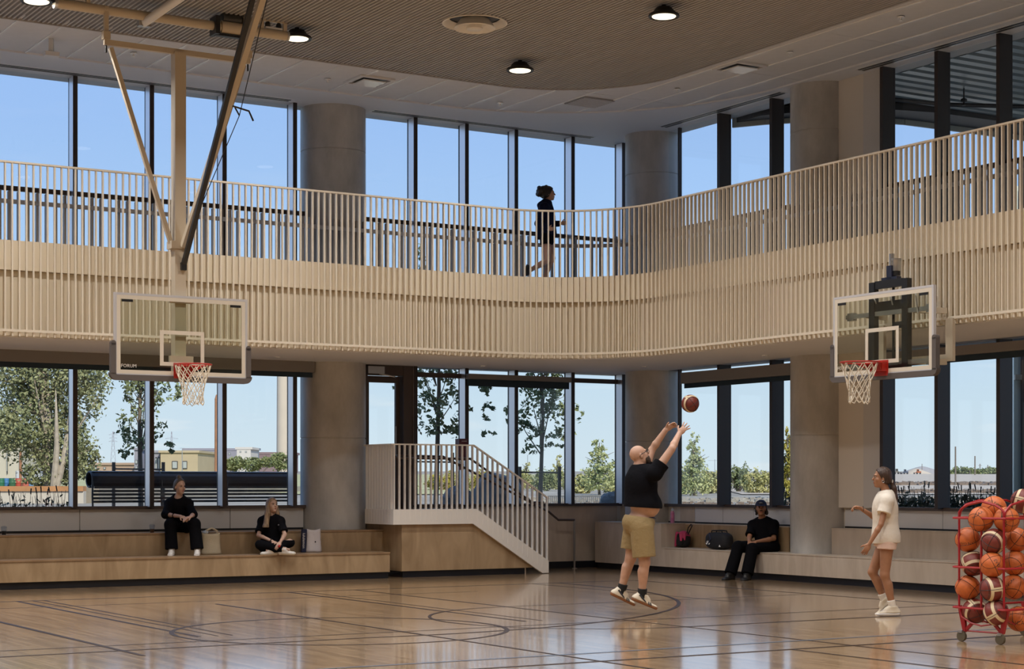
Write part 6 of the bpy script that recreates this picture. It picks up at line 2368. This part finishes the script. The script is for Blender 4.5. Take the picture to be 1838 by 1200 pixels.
young('small poplar at the left of the staked maple', 945, 830, 890, 44, 85, LM['bush'], 35, n=1400)
def bush(label, x, y0, y1, w, d, lm, seed, n=900, ls=.075):
    S = d / F
    base = P(x, 0, d); base.z = gz(d) - .05
    t = thing('bush', label, 'bush', base, 'bushes beyond the gravel')
    cr = [(pc_(x + random.uniform(-.25, .25) * w, y1 - (y1 - y0) * random.uniform(.35, .7), d), (w * .32 * S, w * .3 * S, (y1 - y0) * .38 * S)) for k in range(4)]
    pts = crown_pts(cr, n, seed)
    mb = MB()
    for k in range(7):
        e = Vector(pts[(k * 97) % len(pts)])
        mb.tube([base, base.lerp(e, .5) + Vector((0, 0, .1)), e], [.03, .02, .008], 5)
    mb.build('stems', M_bark, t)
    leaves(pts, ls, lm, t, seed=seed)
BU = [(1040, 842, 890, 70, 66, 'bush', 'round yellow-green bush left of the tall pointed poplar'), (1110, 846, 888, 60, 68, 'bush', 'yellow-green bush behind the shooter'),
      (1180, 840, 890, 60, 70, 'bush', 'bush hidden behind the corner column'), (1225, 848, 895, 50, 64, 'bush', 'low bush at the left edge of the right window'), (1275, 842, 893, 60, 66, 'bush', 'bush left of the first right mullion'),
      (1325, 838, 895, 64, 70, 'far', 'olive bush in the middle right window'), (1370, 832, 895, 66, 66, 'bush', 'tall thin bush in front of the third column'), (930, 846, 888, 60, 78, 'bush', 'yellow-green bush behind the stair boulder'),
      (985, 840, 888, 70, 74, 'far', 'olive bush between the tree stakes'), (870, 846, 892, 60, 76, 'yellow', 'yellow bush left of the boulder top'), (800, 846, 892, 70, 76, 'yellow', 'yellow bush behind the landing railing'), (720, 855, 895, 60, 80, 'bush', 'pale bush behind the glazed door')]
for i, (x, y0, y1, w_, d_, k_, lb) in enumerate(BU):
    bush(lb, x, y0, y1, w_, d_, LM[k_], 50 + i, n=2000)
# far tree clumps
FT = [(365, 824, 846, 60, 180, 'leafy tree clump beside the tan building'), (425, 818, 846, 60, 170, 'leafy tree clump right of the orange post'), (460, 822, 846, 70, 180, 'spreading tree clump before the far brick row'), (500, 812, 846, 60, 175, 'spreading tree at the chimney foot'),
      (1720, 838, 858, 70, 420, 'distant green tree belt left of the far poles'), (1765, 840, 858, 80, 420, 'distant green tree belt behind the far poles'), (1800, 839, 858, 60, 420, 'distant green tree belt at the right edge')]
for i, (x, y0, y1, w_, d_, lb) in enumerate(FT):
    bush(lb, x, y0, y1, w_, d_, LM['far'], 80 + i, n=1500, ls=.11 * d_ / 100)
# dark weeds close to the glass, in the shade of the building
def weeds(label, x0, x1, ytop, d, seed, n=70, green=500):
    r = random.Random(seed)
    t = thing('weeds', label, 'plants', Vector((P((x0 + x1) / 2, 0, d).x, d, GZ)), 'dark weeds under the windows')
    mb = MB()
    tips = []
    for k in range(n):
        x = r.uniform(x0, x1)
        dd = d + r.uniform(-.4, .5)
        b_ = P(x, 0, dd); b_.z = GZ
        tp_ = P(x + r.uniform(-14, 6), ytop + abs(r.gauss(0, 14)), dd)
        mb.tube([b_, b_.lerp(tp_, .7), tp_], [.0045, .004, .003], 4)
        if r.random() < .3:
            mb.tube([tp_, tp_ + (tp_ - b_).normalized() * .10], .011, 5)
        tips.append((b_, tp_))
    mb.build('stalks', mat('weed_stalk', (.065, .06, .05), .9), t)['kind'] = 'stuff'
    pts = []
    for k in range(green):
        b_, tp_ = tips[r.randrange(len(tips))]
        q = b_.lerp(tp_, r.uniform(0, .75) ** 1.3)
        pts.append((q.x + r.gauss(0, .09), q.y + r.gauss(0, .09), q.z + r.gauss(0, .05)))
    leaves(pts, .05, LM['weed'], t, seed=seed, elong=2.2)
weeds('dark weeds and seed heads under the left end window', -20, 128, 878, 29.5, 91, 44, 160)
weeds('dark green weeds in the window behind the walking girl', 1600, 1676, 872, 30.5, 92, 60, 900)
weeds('dark green weeds in the window behind the ball rack', 1700, 1786, 874, 29.5, 93, 60, 800)
weeds('dark weeds beside the third column', 1398, 1420, 880, 32.5, 94, 20, 200)

# ---- outdoor bench, boulders, garden edging
ob = thing('outdoor_bench', 'long black slatted outdoor bench with a scrolled backrest outside the left windows', 'bench', P(345, 0, 31.2) * 1.0)
ob.location.z = GZ
c0 = P(165, 0, 30.3); c1 = P(522, 0, 32.6)
c0.z = c1.z = 0
ux = (c1 - c0).normalized(); L_ = (c1 - c0).length
uy = Vector((-ux.y, ux.x, 0))
zy = lambda y: CAMZ + (HY - y) * 31.3 / F
M_obs = mat('bench_slat_black', (.018, .018, .024), .35, spec=.7)
# scroll at the top: slats round a circle, then straight slats down to the seat
rc_, zc_ = .13, zy(847) - .13
angs = np.linspace(math.radians(100), math.radians(-215), 14)
for i, a_ in enumerate(angs):
    c = c0 + uy * (.10 - rc_ * math.cos(a_ - pi / 2) * 0 + rc_ * math.cos(a_)) + Z3 * (zc_ + rc_ * math.sin(a_))
    tng = uy * -math.sin(a_) + Z3 * math.cos(a_)
    nrm = uy * math.cos(a_) + Z3 * math.sin(a_)
    MB().obox(c + ux * L_ / 2, ux * L_ / 2, tng * .034, nrm * .012).build('slat', M_obs, ob)
for y in (873, 879.5, 885.5, 892, 898):
    MB().obox(c0 + ux * L_ / 2 + uy * (-.10 + (y - 873) * .004) + Z3 * zy(y + 1), ux * L_ / 2, uy * .012, Z3 * .019).build('slat', M_obs, ob)
for k in range(6):
    MB().obox(c0 + ux * L_ / 2 + uy * (-.12 - .085 * k) + Z3 * (GZ + .10 + .008 * k), ux * L_ / 2, uy * .034, Z3 * .012).build('slat', M_obs, ob)
for q in (0, .33, .66, 1):
    c = c0 + ux * L_ * q
    MB().tube([c + uy * -.05 + Z3 * GZ, c - uy * .02 + Z3 * (zc_ - .3), c + uy * (.10 - rc_) + Z3 * zc_] + [c + uy * (.10 + rc_ * math.cos(a_)) + Z3 * (zc_ + rc_ * math.sin(a_)) for a_ in np.linspace(pi * .85, -pi * .6, 12)], .017, 8).build('end_frame', M_obs, ob, smooth=True)
    MB().tube([c - uy * .62 + Z3 * GZ, c - uy * .60 + Z3 * (GZ + .10), c - uy * .1 + Z3 * (GZ + .08)], .022, 8).build('leg', M_obs, ob, smooth=True)
M_rock = mat('blue_grey_rock', (.13, .14, .145), .85, color2=(.27, .275, .27), vscale=3, bump=.9, bscale=7)
def boulder(label, x, y0, w, d, seed, hgt=None):
    r = random.Random(seed)
    S = d / F
    t = P(x, 0, d); t.z = GZ
    h = CAMZ + (HY - y0) * S - GZ
    mb = MB().ell((t.x, t.y, GZ + h * .25), (w * S / 2, w * S * .4, h * .75), 22, 14)
    f = [Vector((r.gauss(0, 1), r.gauss(0, 1), r.gauss(0, 1))).normalized() for _ in range(9)]
    c = Vector((t.x, t.y, GZ + h * .25))
    out_ = []
    for p_ in mb.v:
        v = (Vector(p_) - c) * r.uniform(.93, 1.05)
        u_ = Vector((v.x / (w * S / 2), v.y / (w * S * .4), v.z / (h * .75)))
        k_ = 1.0
        for q in f:
            dd = u_.dot(q)
            if dd > .78:
                k_ = min(k_, .78 / dd + .05)
        out_.append(tuple(c + v * k_))
    mb.v = out_
    o = mb.build('boulder', M_rock, None)
    recenter(o)
    return tag(o, label, 'rock', 'boulders outside the windows')
boulder('large dark boulder behind the stair railing', 893, 840, 92, 34, 1)
boulder('low grey boulder behind the landing balusters', 822, 872, 70, 33.2, 2)
boulder('round speckled boulder at the foot of the window left of the corner column', 1104, 879, 64, 34.2, 3)
gf_ = thing('garden_edging', 'low silvery picket edging in front of the bushes', 'fence', P(1050, 0, 44))
gf_.location.z = GZ
for k in range(40):
    x = 985 + k * 3.5
    p_ = P(x, 889, 44)
    MB().obox((p_.x, 44, (p_.z + GZ) / 2), Vector((.014, 0, 0)), Vector((0, .01, 0)), Vector((0, 0, (p_.z - GZ) / 2))).build('picket', M_steel, gf_)
pa, pb = P(983, 890, 44), P(1124, 890, 44)
MB().bar(pa, pb, .03, .03).build('edging_rail', M_steel, gf_)

# ---- left yard: retaining wall, barrels, crate, concrete building
rw = thing('timber_wall', 'long orange timber topped retaining wall outside the left windows', 'wall edge', P(70, 0, 46))
rw.location.z = GZ
x0_, x1_ = P(-60, 0, 46).x, P(152, 0, 46).x
zz = lambda y, d: CAMZ + (HY - y) * d / F
MB().box(((x0_ + x1_) / 2, 46, (zz(872, 46) + zz(881, 46)) / 2), (x1_ - x0_, .35, zz(872, 46) - zz(881, 46))).build('timber_cap', mat('orange_timber', (.45, .22, .09), .8, var=.2, vscale=2), rw)
MB().box(((x0_ + x1_) / 2, 46.02, (zz(881, 46) + GZ) / 2), (x1_ - x0_, .3, zz(881, 46) - GZ)).build('wall_base', mat('pale_block', (.55, .50, .42), .9), rw)
ry = zz(873, 60)
tag(MB().prism([(-40, 46.3, GZ - .1), (x1_ + .3, 46.3, GZ - .1), (x1_ + 3, 75, GZ - .1), (-60, 75, GZ - .1)], (0, 0, ry - GZ + .1)).build('raised_yard', M_ground), 'raised gravel yard behind the timber wall', kind='structure')
BC_ = [(2, 'green', (.03, .16, .08)), (11, 'blue', (.06, .20, .42)), (22, 'dark green', (.04, .13, .06)), (33, 'red', (.50, .09, .06)), (46, 'coral red', (.52, .14, .09)), (54, 'blue-grey', (.14, .26, .42))]
for i, (x, nm, c_) in enumerate(BC_):
    p_ = P(x, 873, 60 + .3 * (i % 2))
    o = thing('barrel', nm + ' barrel in the row beside the white crate in the yard', 'barrel', p_, 'coloured barrels in the yard')
    hb = 15 * 60 / F
    MB().lathe(p_, [(.105, 0), (.115, hb * .3), (.108, hb * .33), (.115, hb * .36), (.115, hb * .64), (.108, hb * .67), (.115, hb * .7), (.105, hb)], 14).build('barrel_body', mat('barrel_%s' % nm.replace(' ', '_').replace('-', '_'), c_, .5), o, smooth=True)
    MB().lathe(p_ + Z3 * hb, [(.10, -.005), (.10, .006)], 14).build('barrel_lid', mat('barrel_lid', (.06, .06, .07), .6), o)
p_ = P(51, 866, 64); o = thing('white_crate', 'pale grey crate beside the barrels in the yard', 'crate', p_)
MB().box((p_.x, p_.y + .4, p_.z + .21), (46 * 64 / F, .8, .44)).build('crate_box', mat('pale_grey_sheet', (.55, .56, .56), .6), o)
for q in (-.5, -.17, .17, .5):
    MB().box((p_.x + q * 44 * 64 / F, p_.y - .01, p_.z + .21), (.02, .02, .44)).build('crate_rib', M_steel, o)
def building(name, label, x0, x1, y0, y1, d, m, depth=6, wins=(), wm=None, cat='building', roof=None):
    a_, b_ = P(x0, y0, d), P(x1, y1, d)
    e = thing(name, label, cat, Vector(((a_.x + b_.x) / 2, d, min(b_.z, gz(d)))))
    zb_ = min(b_.z, gz(d)) - .3
    MB().box(((a_.x + b_.x) / 2, d + depth / 2, (a_.z + zb_) / 2), (b_.x - a_.x, depth, a_.z - zb_)).build('wall', m, e)
    MB().box(((a_.x + b_.x) / 2, d + depth / 2, a_.z + .1 * d / 160), (b_.x - a_.x + .3 * d / 160, depth + .3, .2 * d / 160)).build('parapet', roof or m, e)
    for (wx0, wx1, wy0, wy1) in wins:
        p0, p1 = P(wx0, wy0, d), P(wx1, wy1, d)
        f_ = MB().box(((p0.x + p1.x) / 2, d - .04, (p0.z + p1.z) / 2), (p1.x - p0.x, .08, p0.z - p1.z)).build('window', wm or M_can_d, e)
        MB().box(((p0.x + p1.x) / 2, d - .09, (p0.z + p1.z) / 2), ((p1.x - p0.x) * .8, .03, (p0.z - p1.z) * .8)).build('pane', mat('far_pane', (.40, .42, .40), .2), f_)
    return e
M_tanb = mat('tan_stucco', (.46, .37, .24), .9, var=.05, vscale=1)
M_lil = mat('lilac_grey', (.30, .29, .33), .9)
building('concrete_building', 'blank beige concrete building behind the poplar at far left', -40, 33, 798, 858, 95, mat('beige_concrete', (.52, .47, .38), .9), wins=((13, 14, 800, 850),))
building('tan_building', 'low tan flat roofed building with two dark windows', 288, 355, 812, 846, 160, M_tanb, depth=14, wins=((309, 319, 827, 841), (328, 336, 827, 841)))
building('grey_annex', 'grey annex with a panelled door left of the tan building', 276, 287, 812, 846, 161, M_lil, depth=10, wins=((279, 282, 820, 843), (284, 287, 820, 843)))
building('narrow_block', 'narrow grey block seen behind the staked maple trunk', 241, 249, 807, 846, 165, M_lil, depth=6, wins=((243, 247, 825, 832), (243, 247, 836, 842)))
building('low_wall_shed', 'long low brick shed before the pylon', 164, 241, 834, 846, 170, mat('far_brick', (.42, .30, .22), .9), depth=5, wins=((170, 174, 838, 842), (186, 190, 838, 842), (204, 208, 838, 842)))
building('long_factory', 'long lilac-grey factory roofline on the horizon', 330, 426, 808, 848, 620, M_lil, depth=40, wins=((345, 349, 812, 816), (365, 369, 812, 816), (395, 399, 812, 816), (410, 414, 812, 816)))
building('white_block', 'white rooftop block on the horizon beside the factory', 425, 450, 806, 820, 600, mat('white_cladding', (.62, .58, .52), .9), depth=20, wins=((430, 433, 809, 812), (440, 443, 809, 812)))
building('brick_row', 'long dark brick row below the chimney', 405, 524, 815, 850, 690, mat('dark_brick_far', (.24, .17, .17), .9), depth=20, wins=((420, 424, 820, 825), (445, 449, 820, 825), (470, 474, 820, 825)))
p_ = P(507.5, 850, 600)
ch = thing('chimney', 'tall pale factory chimney left of the first column', 'chimney', p_)
rch = 10.5 * 600 / F
MB().lathe(p_, [(rch * 1.08, -2), (rch * 1.02, 25), (rch * .96, 52), (rch * .93, 54)], 28).build('shaft', mat('pale_brick', (.56, .48, .38), .85, var=.05, vscale=.2), ch, smooth=True)
MB().lathe(p_ + Z3 * 54, [(rch * 1.0, 0), (rch * 1.02, 1.0), (rch * .9, 1.2)], 28).build('chimney_cap', M_lil, ch)
# posts, pylons, street lamp
def pole(name, label, x, y0, y1, d, wpx, m, cat='pole', arms=(), cap=False):
    a_, b_ = P(x, y0, d), P(x, y1, d)
    b_.z = min(b_.z, gz(d))
    e = thing(name, label, cat, b_)
    r_ = wpx * d / F / 2
    MB().tube([b_, a_], [r_, r_ * .85], 8).build('shaft', m, e, smooth=True)
    if cap:
        MB().lathe(a_, [(r_ * .9, 0), (r_ * .3, r_ * 2.0), (.002, r_ * 2.3)], 8).build('pointed_cap', m, e)
    for (ya, half) in arms:
        c = P(x, ya, d)
        MB().bar(c - Vector((half * d / F, 0, 0)), c + Vector((half * d / F, 0, 0)), r_ * .8, r_ * .8).build('crossarm', m, e)
    return e
M_rustp = mat('rust_post', (.36, .17, .085), .8, var=.15, vscale=6)
M_pole = mat('weathered_pole', (.20, .17, .14), .9)
pole('rust_post', 'tall rust orange post with a pointed cap beyond the outdoor bench', 388.5, 716, 850, 80, 7.5, M_rustp, cap=True)
pole('rust_stub', 'short orange post behind the poplar', 37, 810, 845, 62, 6, M_rustp)
pole('utility_pole', 'utility pole with crossarms left of the pylon', 178, 815, 846, 300, 1.6, M_pole, arms=((826, 5), (831, 4)))
pole('street_lamp', 'thin pale street lamp post in front of the tan building', 327, 806, 846, 140, 1.4, M_steel, 'street lamp', arms=((804, 4),))
pole('wooden_pole', 'tallest wooden pole in the sandy field', 1715, 801, 872, 100, 3.2, M_pole)
pole('wooden_pole', 'second wooden pole in the sandy field, by the tree belt', 1750, 818, 856, 330, 2.6, M_pole)
pole('wooden_pole', 'small pole with a crossarm right of the second field pole', 1759, 832, 856, 420, 1.6, M_pole, arms=((835, 3),))
pole('wooden_pole', 'small pole with crossarms at the right of the field', 1773, 834, 856, 420, 1.8, M_pole, arms=((838, 4), (841, 3)))
pole('wooden_pole', 'thin pole above the grey spoil heap', 1655, 832, 850, 460, 1.2, M_pole)
pole('wooden_pole', 'low pole left of the second field pole', 1741, 843, 858, 400, 1.6, M_pole)
pole('flood_pole', 'thin pale pole between the bush and the staked maple', 947, 816, 850, 200, 1.2, M_steel)
pole('flood_pole', 'thin pale mast with a crossarm behind the right window bush', 1283, 824, 850, 300, 1.2, M_steel, arms=((826, 12),))
def pylon(label, x, ytop, ybot, d, arms, hw):
    a_, b_ = P(x, ytop, d), P(x, ybot, d)
    e = thing('pylon', label, 'pylon', b_, 'electricity pylons on the horizon')
    S = d / F
    H_ = a_.z - b_.z
    m = MB()
    t_ = .55 * S
    lv = [0, .2, .38, .54, .68, .8, .9, 1]
    wd = [hw * S * (1 - .88 * q) for q in lv]
    for i in range(len(lv) - 1):
        z0, z1, w0, w1 = b_.z + H_ * lv[i], b_.z + H_ * lv[i + 1], wd[i], wd[i + 1]
        for sx in (-1, 1):
            m.bar((b_.x + sx * w0, d, z0), (b_.x + sx * w1, d, z1), t_, t_)
            m.bar((b_.x + sx * w0, d, z0), (b_.x - sx * w1, d, z1), t_ * .6, t_ * .6)
    m.build('lattice_mast', M_lil, e)
    for (y, half) in arms:
        c = P(x, y, d)
        MB().bar(c - Vector((half * S, 0, 0)), c + Vector((half * S, 0, 0)), t_ * .8, t_ * .8).bar(c - Vector((half * S, 0, 0)), c + Vector((0, 0, 3 * S)), t_ * .5, t_ * .5).bar(c + Vector((half * S, 0, 0)), c + Vector((0, 0, 3 * S)), t_ * .5, t_ * .5).build('crossarm', M_lil, e)
pylon('lattice pylon between the poplar and the staked maple', 203, 774, 838, 1300, ((780, 8), (786, 7), (792, 8)), 5)
pylon('lattice pylon above the tan building', 308, 774, 842, 1300, ((787, 12),), 4)
pylon('small pylon top just right of the poplar crown', 151, 768, 840, 1400, ((772, 5), (777, 6)), 4)
# ---- construction field
def heap(label, x, y0, w, d, m, seed):
    S = d / F
    c = P(x, 0, d); c.z = gz(d) - .3
    h = CAMZ + (HY - y0) * S - c.z
    r = random.Random(seed)
    vs, fs = [], []
    for i in range(9):
        t_ = i / 8
        for k in range(20):
            a_ = 2 * pi * k / 20
            rr2 = w * S / 2 * (1 - t_) ** .8 * (1 + r.uniform(-.06, .06))
            vs.append((c.x + rr2 * math.cos(a_), c.y + rr2 * math.sin(a_) * .7, c.z + h * t_ ** .92))
    for i in range(8):
        for k in range(20):
            k2 = (k + 1) % 20
            fs.append((i * 20 + k, i * 20 + k2, (i + 1) * 20 + k2, (i + 1) * 20 + k))
    o = recenter(MB().add(vs, fs).build('spoil_heap', m, None, smooth='all'))
    return tag(o, label, 'heap', 'spoil heaps in the sandy field')
heap('long grey spoil heap behind the loaders', 1655, 836, 90, 470, mat('grey_spoil', (.33, .31, .30), .95), 1)
heap('pale sand heap in front of the grey heap', 1645, 840, 62, 440, M_sand, 2)
def loader(label, x, y, d, m, s=1.0, flip=1):
    p_ = P(x, y, d); p_.z = gz(d)
    S = d / F * s
    e = thing('loader', label, 'vehicle', p_, 'construction vehicles in the sandy field')
    B = lambda cx, cz, w_, h_: MB().box((p_.x + flip * cx * S, p_.y, p_.z + cz * S), (w_ * S, 4 * S, h_ * S))
    B(1, 4, 8, 3).build('engine_body', m, e)
    B(-.5, 7, 3.5, 4).build('cab', m, e)
    MB().box((p_.x - flip * .5 * S, p_.y - 2.05 * S, p_.z + 7.2 * S), (2.4 * S, .1 * S, 2.4 * S)).build('cab_glass', M_dark, e)
    for q in (-2.5, 3):
        MB().lathe((p_.x + flip * q * S, p_.y - 2.2 * S, p_.z + 1.6 * S), [(1.6 * S, 0), (1.6 * S, .8 * S)], 12, axis=(0, -1, 0)).build('wheel', M_dark, e)
    MB().bar((p_.x - flip * 2 * S, p_.y, p_.z + 4 * S), (p_.x - flip * 6 * S, p_.y, p_.z + 2.5 * S), 1 * S, 1 * S).build('lift_arm', m, e)
    B(-7, 1.8, 2, 2.6).build('bucket', M_can_d, e)
loader('orange wheel loader before the sand heap', 1648, 853, 420, mat('orange_machine', (.42, .12, .04), .5))
loader('dark blue wheel loader left of the orange one', 1625, 853, 415, mat('blue_machine', (.06, .08, .13), .5))
loader('grey excavator at the left of the field window', 1609, 849, 430, mat('grey_machine', (.20, .19, .17), .5), 1.1, -1)
# strips of rubble across the field
def rubble(label, x0, x1, y, d, seed, n, sz, m):
    r = random.Random(seed)
    mb = MB()
    for k in range(n):
        x = r.uniform(x0, x1)
        dd = d * r.uniform(.95, 1.08)
        c = P(x, 0, dd); c.z = gz(dd) + sz * .2
        s_ = sz * r.uniform(.4, 1.3)
        mb.obox(c, Vector((s_ * r.uniform(.6, 2.2), r.uniform(-.3, .3) * s_, r.uniform(-.4, .4) * s_)), Vector((r.uniform(-.3, .3) * s_, s_, 0)), Vector((0, r.uniform(-.2, .2) * s_, s_ * .6)))
    o = mb.build('rubble', m)
    tag(o, label, 'debris', kind='stuff')
    return o
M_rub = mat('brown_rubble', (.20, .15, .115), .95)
M_rubl = mat('pale_rubble', (.36, .33, .28), .95)
rubble('line of brown rubble across the sandy field', 1600, 1800, 868, 105, 1, 240, .16, M_rub)
rubble('second line of brown rubble nearer the glass', 1600, 1800, 880, 68, 2, 200, .09, M_rub)
rubble('pale broken stone in front of the right windows', 1580, 1830, 890, 50, 3, 420, .06, M_rubl)
rubble('pale gravel and driftwood below the bushes', 900, 1440, 890, 50, 4, 700, .05, M_rubl)
rubble('brown gravel under the bushes', 900, 1440, 895, 44, 5, 500, .035, M_rub)
rubble('brush pile behind the timber wall', 88, 128, 868, 56, 6, 90, .10, mat('brush', (.20, .18, .11), .95))
